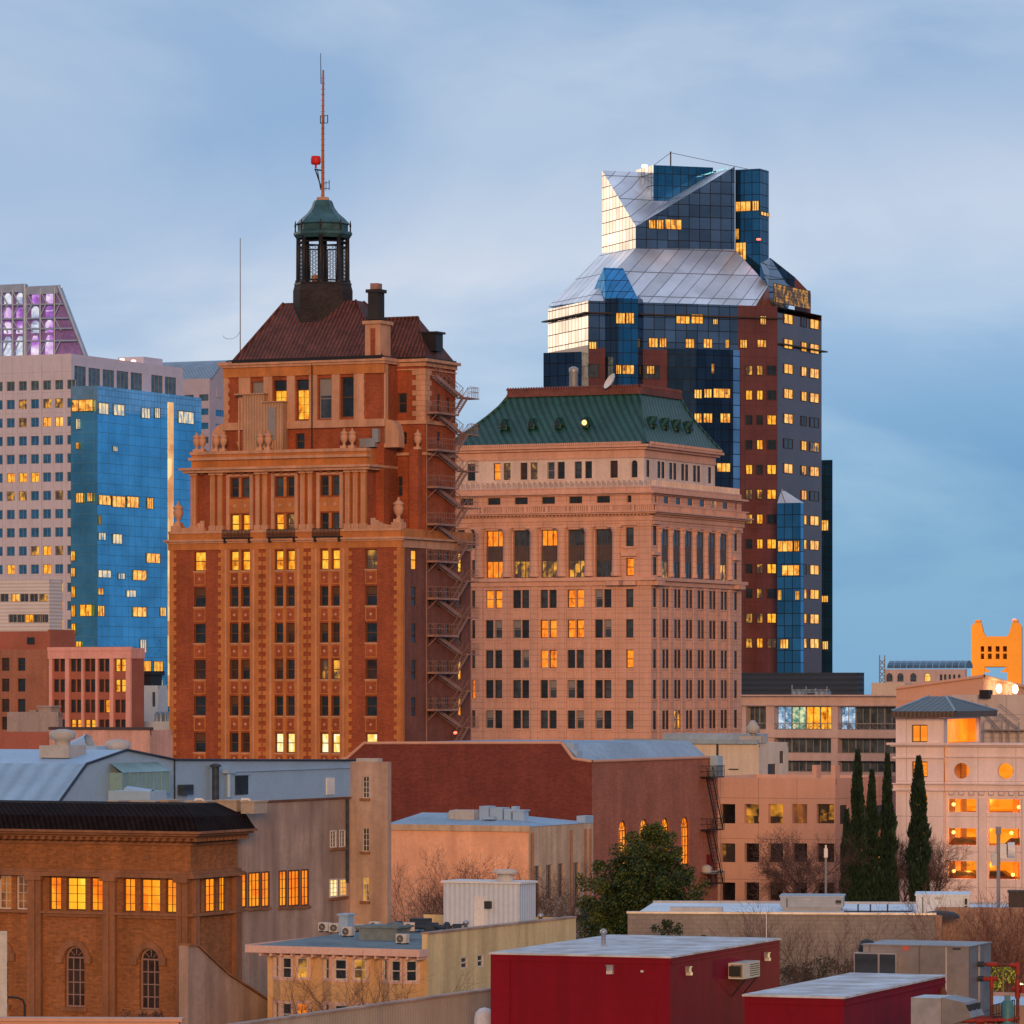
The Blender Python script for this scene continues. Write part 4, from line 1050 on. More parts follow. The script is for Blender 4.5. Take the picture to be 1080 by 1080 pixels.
    b0 = P[2]; sh.face([H3, (0, ye, zE), (0, ye, zE - 2), b0 + (zE - 6,)], 2)
    W.add(sh, 'shoulder', [MATS['rt_navy'], MATS['granite'], MATS['granite']])
    f = Fr(P[2], math.atan2(P[3][1] - P[2][1], P[3][0] - P[2][0]))
    # ---- blocks turned square to the street grid
    def block(name, px, pxl, pxr, y1, y0, mats, Dk, extra=None, slant=None):
        """grid-square volume: corner px, left end pxl, right end pxr, top row y1, bottom row y0"""
        g = Geo(px, Dk); loc, rz = W.sub(g); b = MB()
        xa = g.fx(pxl); yb = g.sy(pxr); z1, z0 = g.z(y1), (g.z(y0) if y0 else 0)
        b.face([(xa, 0, z0), (0, 0, z0), (0, 0, z1), (xa, 0, z1)], 0); b.face([(0, 0, z0), (0, yb, z0), (0, yb, z1), (0, 0, z1)], 1)
        b.face([(xa, 0, z0), (xa, yb, z0), (xa, yb, z1), (xa, 0, z1)], 1); b.face([(xa, yb, z0), (0, yb, z0), (0, yb, z1), (xa, yb, z1)], 1)
        if slant:
            zs_ = g.z(slant); b.face([(xa, 0, z1), (0, 0, z1), (xa + .2, yb, zs_)], 2); b.face([(0, 0, z1), (0, yb, z1), (xa + .2, yb, zs_)], 2); b.face([(xa, 0, z1), (xa + .2, yb, zs_), (xa, yb, z1)], 2)
        else: b.face([(xa, 0, z1), (0, 0, z1), (0, yb, z1), (xa, yb, z1)], 2)
        W.add(b, name, [MATS[m] for m in mats], loc=loc, rz=rz); return g, loc, rz
    def lits(g, loc, rz, lst, side=False, Y=Y5, mat_='lit_far', st='three'):
        for a, b, c, d in lst:
            if side: fr = Fr((loc[0], loc[1]), rz + math.pi / 2); u, v = g.sy(X(a)), g.sy(X(b))
            else: fr = Fr((loc[0], loc[1]), rz); u, v = g.fx(X(a)), g.fx(X(b))
            W.win(fr, u, v, g.z(Y(d)), g.z(Y(c)), st, mat_, -.10)
    t = block('crown_bay', X(790), X(705), X(821), Y5(58), Y5(470), ('rt_blue', 'rt_navy', 'rt_roof'), D + 23)
    lits(*t, [(706, 760, 168, 204), (764, 788, 168, 204), (706, 719, 262, 300), (707, 744, 310, 372)], Y=Y5); lits(*t, [(792, 820, 204, 219)], True)
    t = block('north_block', X(175), X(43), X(197), Y5(690), None, ('rt_navy', 'granite', 'rt_roof'), D - 5)
    t = block('side_bay', X(930), X(850), X(942), Y6(328), None, ('rt_blue', 'rt_blue', 'rt_roof'), D + 3, slant=Y6(278))
    lits(*t, [(852, 905, 458, 497), (908, 928, 458, 497), (866, 928, 542, 580), (860, 890, 798, 832), (912, 928, 632, 664), (852, 866, 628, 664)], Y=Y6)
    t = block('rear_slab', X(1040), X(985), X(1041), Y6(180), None, ('rt_blue', 'rt_blue', 'rt_roof'), D + 40)
    lits(*t, [(1003, 1028, 387, 425), (1003, 1027, 648, 672), (1006, 1027, 805, 835)], Y=Y6)
    # ---- bays folded out of the long front
    def bay(name, a, b, c, d, out, y1, y0, mats, wedge=0):
        ya, yb, yc, yd = (sy(X(v)) for v in (a, b, c, d)); z1 = W.z(y1, 0, yb); z0 = W.z(y0, 0, yb) if y0 else 0
        b_ = MB(); pl = [(.05, ya), (out, yb), (out, yc), (.05, yd)]
        for i, m in ((0, 0), (1, 1), (2, 2)): b_.face([pl[i] + (z0,), pl[i + 1] + (z0,), pl[i + 1] + (z1,), pl[i] + (z1,)], m)
        b_.face([pl[0] + (z1,), pl[1] + (z1,), (-wedge, yb, z1 + wedge * 1.1), (-wedge, ya, z1 + wedge * .4)], 3); b_.face([pl[1] + (z1,), pl[2] + (z1,), (-wedge, yc, z1 + wedge * 1.1), (-wedge, yb, z1 + wedge * 1.1)], 3)
        b_.face([pl[2] + (z1,), pl[3] + (z1,), (-wedge, yd, z1 + wedge * .4), (-wedge, yc, z1 + wedge * 1.1)], 3)
        W.add(b_, name, [MATS[m] for m in mats]); return out
    o1 = bay('glass_bay', 256, 290, 357, 386, 1.6, Y5(508), None, ('rt_navy', 'rt_blue', 'rt_navy', 'rt_blue'), 5.0)
    o2 = bay('glass_bay', 470, 560, 690, 722, 1.0, Y5(682), None, ('rt_navy', 'rt_navy', 'rt_glass', 'rt_navy'), 0.1)
    def flit(lst, Y=Y5, x0=0, st='three', pn='lit_far'):
        for a, b, c, d in lst:
            if (256 < a < 386 or 470 <= a < 722 and Y(c) > 368): pass
            W.win(W.R(x0), sy(X(a), x0), sy(X(b), x0), W.z(Y(d), x0, sy(X(a), x0)), W.z(Y(c), x0, sy(X(a), x0)), st, pn, -.10)
    flit([(500, 548, 560, 594), (552, 594, 560, 594), (627, 645, 577, 597), (405, 438, 642, 676), (442, 468, 642, 676), (532, 564, 645, 678), (594, 626, 645, 678), (670, 684, 648, 678), (199, 226, 655, 682), (720, 746, 648, 678), (780, 812, 648, 676), (790, 812, 566, 598)])
    flit([(292, 325, 555, 594), (327, 356, 555, 594), (292, 312, 735, 768), (314, 356, 735, 768)], x0=1.6)
    flit([(398, 428, 738, 768)])
    flit([(562, 590, 820, 852), (596, 624, 818, 850), (628, 688, 816, 850), (562, 590, 902, 936), (594, 626, 902, 936), (652, 688, 902, 936), (622, 632, 732, 766)], x0=1.0)
    flit([(640, 688, 190, 222)], Y=Y6, x0=1.0)
    # crown lights, on the wide face of the crown
    for a, b, c, d in ((405, 430, 234, 266), (432, 458, 234, 268), (462, 520, 232, 268), (566, 606, 338, 354)):
        W.win(W.R(c0[0]), sy(X(a), c0[0]), sy(X(b), c0[0]), W.z(Y5(d), c0[0], sy(X(a), c0[0])), W.z(Y5(c), c0[0], sy(X(a), c0[0])), 'three', 'lit_far', -.10)
    # ---- granite storeys: ribbon windows, some lit
    rnd = random.Random(11)
    step = 85.6
    # three windows a storey on the long front's right end, three on the turned face
    ang = f.ang; px_of = lambda a: None
    def side_s(px):                        # distance along the turned face for a pixel column
        tt = (px - 540) / F; lo, hi = -2, 25
        for _ in range(40):
            m = (lo + hi) / 2; x, y, _z = f.p(m, 0, 0); X_, Y_ = W.world(x, y)
            if X_ / Y_ < tt: lo = m
            else: hi = m
        return lo
    s_z = lambda py: W.z(py, *f.p(8, 0, 0)[:2])
    for r in range(-5, 10):
        y0_, y1_ = Y6(42 + step * r - 17), Y6(42 + step * r + 17)
        if y0_ < Y5(545): continue
        for a, b in ((740, 764), (778, 800), (814, 846)):
            if y0_ < Y5(655) : continue
            on = rnd.random() < (.66 if r >= 0 else .35)
            W.win(W.R(), sy(X(a)), sy(X(b)), W.z(y1_, 0, sy(X(a))), W.z(y0_, 0, sy(X(a))), 'two', 'lit_y' if on and rnd.random() < .6 else ('lit_dim' if on or rnd.random() < .3 else 'dark'), -.10)
        for a, b in ((872, 902), (932, 950), (962, 992)):
            if a < 932 and y0_ > Y6(275): continue
            on = rnd.random() < .66
            W.win(f, side_s(X(a)), side_s(X(b)), s_z(y1_), s_z(y0_), 'two', ('lit_far' if rnd.random() < .5 else 'lit_y') if on else ('lit_dim' if rnd.random() < .35 else 'dark'), -.10)
    W.win(f, side_s(X(820)), side_s(X(962)), s_z(Y5(535)), s_z(Y5(470)), 'grid', 'lit_dim', -.12, big=.3)
    for a, b in ((184, 234), (388, 444)):
        W.win(W.R(), sy(X(a)), sy(X(b)), W.z(Y5(782), 0, 5), W.z(Y5(734), 0, 5), 'three', 'dark2', -.10)
    al = MB(); g = Geo(X(786), D + 22); p = W.local(*g.C); al.lathe(p[0], p[1], [(.05, g.z(Y5(306))), (.4, g.z(Y5(305))), (.4, g.z(Y5(300))), (.05, g.z(Y5(299)))], 8); W.add(al, 'warning_lamp', lamp_mat('lamp_red', (1, .05, .01), 3))
    al = MB(); g = Geo(X(392), D + 20); p = W.local(*g.C); al.lathe(p[0], p[1], [(.05, g.z(Y5(56))), (.5, g.z(Y5(54))), (.5, g.z(Y5(46))), (.05, g.z(Y5(44)))], 8); W.add(al, 'warning_lamp', lamp_mat('lamp_orange', (1, .5, .25), 3))
    W.finish()
build_renaissance()
# ================================================================ the office towers at the left
mat('pale_precast', (.55, .54, .66), .8, .06, .3, .06, 4, stain=.06, panel=(2.25, 4.0))
mat('pale_plain', (.55, .54, .66), .8, .07, .3, .06, 4)
mat('lavender_precast', (.42, .40, .50), .8, .08, .3, .06, 4); mat('seam_metal', (.22, .30, .38), .45, .15, .4, metal=.4, rib=('u', .8, .2))
curtain('lt_glass', (.13, .44, .66), .07, 2.6, 4.0, (.10, .28, .40), .10, .05, .85, .03)
curtain('lt_band', (.30, .52, .68), .1, 1.3, 2.4, (.16, .28, .38), .10, .1, .8, .012)
glass('louvre', (.06, .12, .17), .4); glass('lt_pane', (.05, .22, .40), .08, .5, .3, .6)
mat('purple_panel', (.26, .18, .50), .6, .3, .2, .2, 1.5); mat('steel_pale', (.36, .46, .62), .5, .12, .5, metal=.3)
lit('lit_soft', (.06, .24, .42), (.40, .42, .42), (1.0, .70, .30), .95, 1.1, .5)
lit('lit_purple', (.12, .07, .26), (.45, .14, .62), (.95, .85, .95), .9, .25, .35)
lit('lit_pale', (.30, .34, .52), (.50, .56, .76), (.92, .92, .95), .8, .5, .5)
def build_left_tower():
    L_ = Bld('precast_office_tower', 'pale precast office tower with grid of square windows and blue glass corner', 'tower', 75.5, 900)
    fx, sy = L_.fx, L_.sy; r0 = fx(38); S = .24074
    zf = lambda py: L_.z(py, r0); zr = lambda py, px: L_.z(py, 0, sy(px))
    x0 = fx(-60); yb = sy(193); zt = L_.z(375.6, 0, 0)
    mb = MB(); ops = []; rops = []
    rnd = random.Random(5)
    litset = {(2, 3): 'lit_far', (2, 4): 'lit_far', (1, 4): 'lit_dim', (1, 1): 'lit_dim', (1, 3): 'lit_dim', (5, 0): 'lit_y', (5, 1): 'lit_y', (5, 2): 'lit_y', (6, 1): 'lit_dim', (6, 4): 'lit_dim', (2, 1): 'lit_dim', (9, 2): 'lit_dim', (9, 3): 'lit_y', (9, 4): 'lit_dim',
              (10, 0): 'lit_y', (10, 3): 'lit_y', (11, 4): 'lit_y', (12, 4): 'lit_y', (13, 4): 'lit_y', (6, 0): 'lit_dim', (9, 1): 'lt_pane'}
    for r in range(16):
        cy = 406.6 + 19.38 * r
        for c in range(-3, 6):
            xa = 280 * 0 + (29 + 53 * c) * S
            o = (fx(xa), fx(xa + 35 * S), zf(cy + 5.0), zf(cy - 5.0)); ops.append(o)
            pn = litset.get((r, c), 'louvre' if r == 0 else 'lt_pane')
            L_.win(L_.F(), *o, 'two', pn, .2, 'frame_grey', 1 if r < 14 and c >= 0 else .2)
        if r > 0:
            o = (.6, 3.2, zf(cy + 5), zf(cy - 5)); rops.append(o)
    wall(mb, L_.F(), x0, 0, 0, zt, ops, .35)
    lv = []
    for a, b, c, d in ((326, 378, 532, 438), (388, 440, 537, 447), (450, 502, 543, 454), (511, 564, 548, 460), (573, 624, 549, 467), (663, 714, 560, 478), (723, 773, 566, 486)):
        pa, pb = a * S, b * S
        o = (sy(pa), sy(pb), L_.z(280 + c * S, 0, sy(pa)), L_.z(280 + d * S, 0, sy(pa))); rops = rops if False else rops
        lv.append(o); L_.win(L_.R(), *o, 'three', 'louvre', .12, 'frame_grey', 3)
    wall(mb, L_.R(), 0, yb, 0, zt, lv, .18, 1)
    shell(mb, x0, 0, 0, yb, 0, zt, 1, front=False, right=False)
    for c in range(-3, 6): xx = fx((20 + 53 * c) * S); mb.box(xx - .2, xx + .2, -.14, .02, 0, zt - 1.5, 1)
    L_.add(mb, 'wall', [MATS['pale_precast'], MATS['pale_plain']])
    pt = MB(); pt.box(-.6, -.1, 0, yb, zt, zt + .5); pt.box(x0, -.6, 0, .4, zt, zt + .5); pt.box(-9, -3, sy(165), sy(185), zt, zt + 2.2); L_.add(pt, 'parapet', MATS['pale_plain'])
    # glass corner volume
    gx = fx(101.5); g1 = L_.sy(212.5, gx); zg = L_.z(407.5, 0, 0)
    gm = MB(); zbnd = zg - 4.6
    gm.face([(0, -.3, 0), (gx, .5, 0), (gx, .5, zbnd), (0, -.3, zbnd)], 2); gm.face([(0, -.3, zbnd), (gx, .5, zbnd), (gx, .5, zg), (0, -.3, zg)], 1)
    gm.face([(gx, .5, 0), (gx, g1, 0), (gx, g1, zbnd), (gx, .5, zbnd)], 0); gm.face([(gx, .5, zbnd), (gx, g1, zbnd), (gx, g1, zg), (gx, .5, zg)], 1)
    gm.face([(0, -.3, zg), (gx, .5, zg), (gx, g1, zg), (0, g1, zg)], 1); gm.face([(0, g1, 0), (gx, g1, 0), (gx, g1, zg), (0, g1, zg)], 0)
    L_.add(gm, 'glass_corner', [MATS['lt_glass'], MATS['lt_band'], MATS['lt_glass']])
    fr = Fr((gx, 0), math.pi / 2); f0 = Fr((0, -.3), 0)
    def gl(a, b, c, d, pn='lit_far', st='three', Y0=280):
        ya = L_.sy(a * S, gx); L_.win(fr, ya, L_.sy(b * S, gx), L_.z(Y0 + d * S, gx, ya), L_.z(Y0 + c * S, gx, ya), st, pn, -.12)
    for a, b, c, d in ((430, 474, 600, 650), (496, 544, 606, 656), (618, 656, 622, 668), (676, 700, 622, 668), (780, 848, 636, 690), (493, 514, 790, 815), (430, 484, 1004, 1048), (490, 548, 1008, 1058), (554, 606, 1010, 1060), (642, 670, 1016, 1066)):
        gl(a, b, c, d, 'lit_soft' if c < 1000 else 'lit_far')
    for a, b, c, d, p in ((430, 440, 96, 140, 'lit_far'), (430, 462, 172, 206, 'lit_soft'), (492, 534, 178, 222, 'lit_soft'), (640, 700, 262, 306, 'lit_far'), (428, 486, 336, 370, 'lit_soft'), (516, 546, 350, 378, 'lit_soft'), (580, 640, 336, 382, 'lit_far'), (428, 452, 416, 446, 'lit_far'), (552, 594, 424, 456, 'lit_soft'),
                          (426, 456, 492, 540, 'lit_y'), (580, 640, 498, 542, 'lit_far'), (700, 726, 500, 540, 'lit_far'), (580, 660, 734, 788, 'lit_y'), (672, 712, 736, 788, 'lit_y'), (640, 712, 816, 866, 'lit_soft'), (612, 640, 640, 700, 'lit_soft')):
        gl(a, b, c, d, p, Y0=520)
    for a, b, c, d, p in ((318, 412, 594, 646, 'lit_far'), (336, 356, 676, 724, 'lit_soft'), (336, 352, 780, 810, 'lit_far'), (336, 370, 1000, 1044, 'lit_far'), (386, 410, 1000, 1040, 'lit_far')):
        L_.win(f0, fx(a * S), fx(b * S), zf(280 + d * S), zf(280 + c * S), 'three', p, -.12)
    for a, b, c, d, p in ((354, 408, 490, 542, 'lit_y'), (336, 362, 650, 676, 'lit_y'), (316, 334, 410, 460, 'lit_y'), (316, 334, 492, 544, 'lit_y'), (316, 336, 572, 624, 'lit_y'), (314, 334, 256, 300, 'lit_y'), (314, 334, 330, 370, 'lit_far')):
        L_.win(f0, fx(a * S), fx(b * S), zf(520 + d * S), zf(520 + c * S), 'two', p, -.12)
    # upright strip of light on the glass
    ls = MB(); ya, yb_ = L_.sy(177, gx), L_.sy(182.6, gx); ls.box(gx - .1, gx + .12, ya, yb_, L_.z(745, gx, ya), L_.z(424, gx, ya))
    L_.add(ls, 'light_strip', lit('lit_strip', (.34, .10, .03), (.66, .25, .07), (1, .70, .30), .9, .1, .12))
    for px, py in ((138, 380), (150, 381.5)):
        q = MB(); y = sy(px); z = L_.z(py, -2, y); q.lathe(-2, y, [(.1, zt), (.1, z - .4), (.5, z - .3), (.5, z + .3), (.1, z + .4)], 8); L_.add(q, 'roof_lamp', lamp_mat('lamp_orange', (1, .5, .25), 3))
    L_.finish()
build_left_tower()
def build_far_left():
    # crown of the lattice tower
    C = Bld('lattice_crowned_tower', 'tower top with sloping side and purple lit steel lattice crown, behind the pale office tower', 'tower', 64, 1150)
    fx, z = C.fx, lambda py: C.z(py, 0, 0)
    x0 = fx(-40); d = 22
    b = MB(); xr = fx(94); zb = z(420)
    b.loft([(x0, .6, 0), (xr + 4, .6, 0), (xr + 4, d, 0), (x0, d, 0)], [(x0, .6, zb), (xr + 4, .6, zb), (xr + 4, d, zb), (x0, d, zb)])
    C.add(b, 'shaft', MATS['lavender_precast'])
    for p0, p1, q0, q1 in ((-40, 26.5, -40, 26.5), (28.5, 62, 28.5, 100)):
        m = MB(); a0, a1, c0, c1 = fx(p0), fx(p1), fx(q0), fx(q1); z1, z0 = z(298 if p0 < 0 else 301), z(402)
        m.face([(c0, .5, z0), (c1, .5, z0), (a1, .5, z1 - 1.5), (a0, .5, z1 - 1.5)], 0)
        m.face([(c1, .5, z0), (c1, 1.4, z0), (a1, 1.4, z1), (a1, .5, z1)], 1); m.face([(a0, -.4, z1), (a1, -.4, z1), (a1, 1.6, z1 + .3), (a0, 1.6, z1 + .3)], 1)
        m.box(a0, a1, -.5, .5, z1 - 2.0, z1, 1); m.tube((a1, -.3, z1), (c1, -.3, z0), .5, n=4, m=1)
        C.add(m, 'crown_screen', [MATS['purple_panel'], MATS['steel_pale']])
    pm = MB()
    for a in (-18, -5, 7, 20, 36, 51):
        for k, (u, v) in enumerate(((307, 320), (322, 334), (337, 350), (353, 376))):
            o = (fx(a - 3.2 - .3 * k), fx(a + 4.4 + .3 * k), z(v), z(u))
            n = MB(); w_, h_ = o[1] - o[0], o[3] - o[2]; q = [(w_ / 2 * s, h_ / 2 * t) for s, t in ((-1, -1), (1, -1), (1, .5), (.4, 1), (-.4, 1), (-1, .5))]
            n.face([(x, -.05, zz_) for x, zz_ in q]); n.build('lit_opening', MATS['lit_purple' if (k in (1, 2) and a != 36) or (a + k) % 3 == 0 else 'lit_pale'], C.o, ((o[0] + o[1]) / 2, .4, (o[2] + o[3]) / 2))
    st = MB()
    for y in (318, 333, 344, 357, 374): st.tube((x0, -.2, z(y)), (fx(62 + (y - 301) * .42), -.2, z(y + 3)), .32, n=4)
    for a in (2, 14, 28, 43, 58):
        st.tube((fx(a), -.3, z(303)), (fx(a), -.3, z(380)), .3, n=4)
        for u, v in ((305, 320), (333, 318), (335, 349), (374, 358)): st.tube((fx(a), -.3, z(u)), (fx(a + 7), -.3, z(v)), .22, n=4)
    C.add(st, 'lattice', MATS['steel_pale'])
    q = MB(); q.lathe(fx(60.5), 1, [(.1, z(304)), (.6, z(303.6)), (.6, z(302)), (.1, z(301.4))], 8); C.add(q, 'roof_lamp', lamp_mat('lamp_orange', (1, .5, .25), 3))
    # vaulted-roof block between the two towers
    V = Bld('vault_roofed_block', 'pale lavender office block with curved metal roof, between pale tower and red brick tower', 'building', 221, 1000)
    S = .24074; fx, sy = V.fx, V.sy; z = lambda py: V.z(py, 0, 0)
    mb = MB(); ops = []; rops = []
    for r in range(14):
        y0 = 280 + (564 + 62 * r) * S
        for a in (160, 176.5, 194.5, 210):
            o = (fx(a), fx(a + 9.8), z(y0 + 6.8), z(y0)); ops.append(o); V.win(V.F(), *o, 'bare', 'lt_pane' if r % 3 else 'louvre', .2, 'frame_grey')
        for a in (227.5, 234):
            if r == 0: continue
            o = (sy(a), sy(a + 6.5), z(y0 + 7.3), z(y0 + 0.5)); rops.append(o); V.win(V.R(), *o, 'bare', 'lt_pane', .1, 'frame_grey')
    zt = z(399); xa, yb = fx(140), sy(262)
    wall(mb, V.F(), xa, 0, 0, zt, ops, .3); wall(mb, V.R(), 0, yb, 0, zt, rops, .15); shell(mb, xa, 0, 0, yb, 0, zt, 0, front=False, right=False)
    # lattice panel on the right face
    mb.box(.0, .15, sy(228), sy(233), z(418), z(409))
    # arched gable and curved roof
    pts = [(sy(221) + (yb) * k / 14, zt + (z(377) - zt) * math.sin(math.pi * k / 14)) for k in range(15)]
    mb.face([(0, y, q) for y, q in pts], 0)
    V.add(mb, 'wall', MATS['lavender_precast'])
    rf = MB()
    for (y0, z0), (y1, z1) in zip(pts, pts[1:]): rf.face([(xa, y0, z0), (.6, y0, z0), (.6, y1, z1), (xa, y1, z1)], 0, True)
    V.add(rf, 'curved_roof', MATS['seam_metal'])
    V.finish()
build_far_left()

mat('white_band', (.62, .60, .62), .7, .06, .3, .06, 3, rib=('z', .55, .12)); mat('brown_brick', (.34, .15, .10), .9, .18, .3, .15, 4, stain=.15); mat('pink_stucco', (.74, .38, .34), .85, .1, .3, .08, 4, stain=.1)
mat('pink_brick', (.36, .125, .09), .9, .15, .3, .12, 4); mat('blue_white', (.52, .62, .72), .8, .1, .3, .08, 4); mat('grey_stucco', (.36, .31, .31), .9, .15, .4, .1, 4, stain=.2)
mat('peach_stucco', (.62, .37, .31), .9, .12, .3, .1, 4, stain=.2); mat('dark_roof', (.07, .06, .065), .9, .2, .4)
def simple(name, label, cat, px, D, pl, pr, top, wm, fw=(), rw=(), roof=None, frame='frame_dark', split=False, th=TH, y0=0, par=.5, dr=.12, df=.25, left=None, trim=None):
    """a plain block: corner px, left end pl, right end pr, top row; window rects in photo pixels (x0,x1,y0,y1,style,pane)"""
    B = Bld(name, label, cat, px, D, th)
    xa, yb, zt = B.fx(pl), B.sy(pr), B.z(top, 0, 0)
    mb = MB(); fo, ro = [], []
    rx = B.fx((pl + px) / 2)
    for w_ in fw:
        x = B.fx((w_[0] + w_[1]) / 2); o = (B.fx(w_[0]), B.fx(w_[1]), B.z(w_[3], x), B.z(w_[2], x)) + (('arch',) if w_[4].startswith('arch') else ()); fo.append(o)
        B.win(B.F(), *o[:4], w_[4], w_[5], df * .75, w_[6] if len(w_) > 6 else frame)
    for w_ in rw:
        y = B.sy((w_[0] + w_[1]) / 2); o = (B.sy(w_[0]), B.sy(w_[1]), B.z(w_[3], 0, y), B.z(w_[2], 0, y)) + (('arch',) if w_[4].startswith('arch') else ()); ro.append(o)
        B.win(B.R(), *o[:4], w_[4], w_[5], dr * .7, w_[6] if len(w_) > 6 else frame)
    wall(mb, B.F(), xa, 0, 0, zt, fo, df); wall(mb, B.R(), 0, yb, 0, zt, ro, dr)
    zr = zt - par
    for q in (((xa, 0), (xa, yb)), ((xa, yb), (0, yb))): mb.face([q[0] + (0,), q[1] + (0,), q[1] + (zt,), q[0] + (zt,)])
    t = .3   # parapet: top and inner faces
    mb.box(xa, 0, .004, t, zr, zt); mb.box(-t, -.004, t, yb - t, zr, zt); mb.box(xa + .004, xa + t, t, yb - t, zr, zt); mb.box(xa, 0, yb - t, yb - .004, zr, zt)
    B.add(mb, 'wall', MATS[wm])
    rf = MB(); rf.face([(xa + t, t, zr + .02), (-t, t, zr + .02), (-t, yb - t, zr + .02), (xa + t, yb - t, zr + .02)]); B.add(rf, 'roof', MATS[roof or 'dark_roof'])
    B.zt, B.zr, B.xa, B.yb = zt, zr, xa, yb
    B.split = split
    return B
def build_left_mid():
    S = .24074
    G = lambda a: a * S
    H = lambda a: 520 + a * S
    B = simple('banded_office_block', 'low white office block with dark ribbon windows, in front of the pale office tower', 'building', 52, 700, -40, 66, 611, 'white_band',
        [(p, p + 9, H(441), H(477), 'two', 'lit_far' if 10 < p < 18 else 'lit_dim' if p > 36 else 'dark2') for p in (-10, 0, 11.4, 21, 31, 41)] + [(p, p + 9, H(531), H(568), 'two', 'lit_y' if 22 < p < 28 else 'dark2') for p in (8.8, 17.5, 26, 35, 42)] , [], 'seam_metal', 'frame_grey'); B.finish()
    B = simple('brick_office_block', 'reddish brick block with two columns of dark windows, at the far left edge', 'building', 52.3, 560, -50, 60, 684.8, 'brown_brick',
        [(G(a), G(a + 33), H(c - 30), H(c + 27), 'double', 'dark_warm' if a < 50 else 'dark') for a in (-60, 8, 78) for c in (752, 843, 932, 1010)]); B.finish()
    pb = MB(); xa, xb = B.fx(-50), B.fx(45.5); ya = 1.2; z1 = B.z(665.6, 0, ya); pb.box(xa, xb - .0, ya, ya + 6, B.zr, z1); pb.box(xb, xb + .25, ya - .1, ya + 6, B.zr, z1 + .2); o = B.add(pb, 'penthouse', MATS['pink_brick'])
    q = MB(); q.box(B.fx(28.9, ya), B.fx(36.5, ya), ya - .1, ya + .05, B.z(679.5, 0, ya), B.z(672, 0, ya)); q.build('window', MATS['dark'], o)
    wins = []
    for c, (a, b) in enumerate(((237, 265), (311, 337), (373, 398), (435, 460), (505, 530))):
        for r, (u, v) in enumerate(((727, 782), (816, 872), (905, 962), (992, 1034))):
            for k, q in enumerate((a, b)):
                pn = 'lit_y' if (c == 4 and r in (0, 1)) or (r == 3 and c in (1, 2)) or (r == 2 and c == 3 and k == 1) else ('dark_warm', 'dark')[(c + r) % 2]
                wins.append((G(q), G(q + 21), H(u), H(v), 'double', pn))
    B = simple('pilastered_pink_block', 'pink rendered block with tall pilasters between paired windows', 'building', 139, 550, 52.6, 152, 683.6, 'pink_brick', wins); B.finish()
    p = MB(); zt = B.zt; p.box(B.xa - .1, .1, -.35, 0, B.z(694.5), zt + .02); p.box(0, .1, 0, B.yb, B.z(694.5), zt + .02); p.box(B.xa - .1, .15, -.45, 0, zt - .3, zt + .15)
    for a, b in ((220, 233), (290, 307), (361, 371), (423, 433), (485, 501), (556, 577)): p.box(B.fx(G(a)), B.fx(G(b)), -.3, 0, 0, B.z(694.5))
    B.add(p, 'pilaster_frame', MATS['pink_stucco'])
    B = simple('white_stair_house', 'small bluish white roof house with dark slit window, beside the red brick tower', 'building', 166.8, 600, 139.5, 177, 723, 'blue_white', [(G(666), G(680), H(872), H(936), 'bare', 'dark2'), (G(590), G(630), H(945), H(992), 'bare', 'louvre')], roof='dark_roof'); B.finish()
    q = MB(); q.box(B.fx(142), B.fx(155), 1, 4, B.zt, B.zt + 1.4); q.box(B.fx(144), B.fx(157), .6, 4.2, B.zt + 1.4, B.zt + 1.9); B.add(q, 'roof_unit', MATS['dark_iron'])
    B = simple('low_white_block', 'low bluish white block with rooftop pipes, at the foot of the red brick tower', 'building', 178.5, 560, 139, 190, 761, 'blue_white'); B.finish()
    q = MB()
    for a in (158, 162, 166, 170): q.lathe(B.fx(a), 2, [(.5, B.zt - .5), (.5, B.zt + .9), (.3, B.zt + 1.2)], 8)
    B.add(q, 'roof_pipe', MATS['seam_metal'])
    B = simple('grey_roof_house', 'grey stucco roof house with a chimney stump, in front of the pink block', 'building', 61.5, 430, 7.5, 66, 751, 'grey_stucco'); B.finish()
    q = MB(); q.box(B.fx(40), B.fx(53), .1, 1.6, B.zt, B.z(746)); q.box(B.fx(38.5), B.fx(54.5), -.02, 1.8, B.z(746), B.z(744.3)); q.box(B.fx(29), B.fx(36), .3, 1.2, B.zt, B.z(749)); B.add(q, 'chimney', MATS['grey_stucco'])
    B = simple('dark_flat_block', 'dark brown flat roofed block under the grey roof house', 'building', 52, 415, -60, 60, 772, 'pink_brick'); B.finish()
    B = simple('peach_flat_block', 'peach rendered flat roofed block behind the blue metal roof', 'building', 158, 405, 52, 182, 770, 'peach_stucco'); B.finish()
    q = MB(); q.box(B.xa, .2, -.15, .3, B.zt, B.zt + .25); B.add(q, 'coping', MATS['dark_roof'])
build_left_mid()
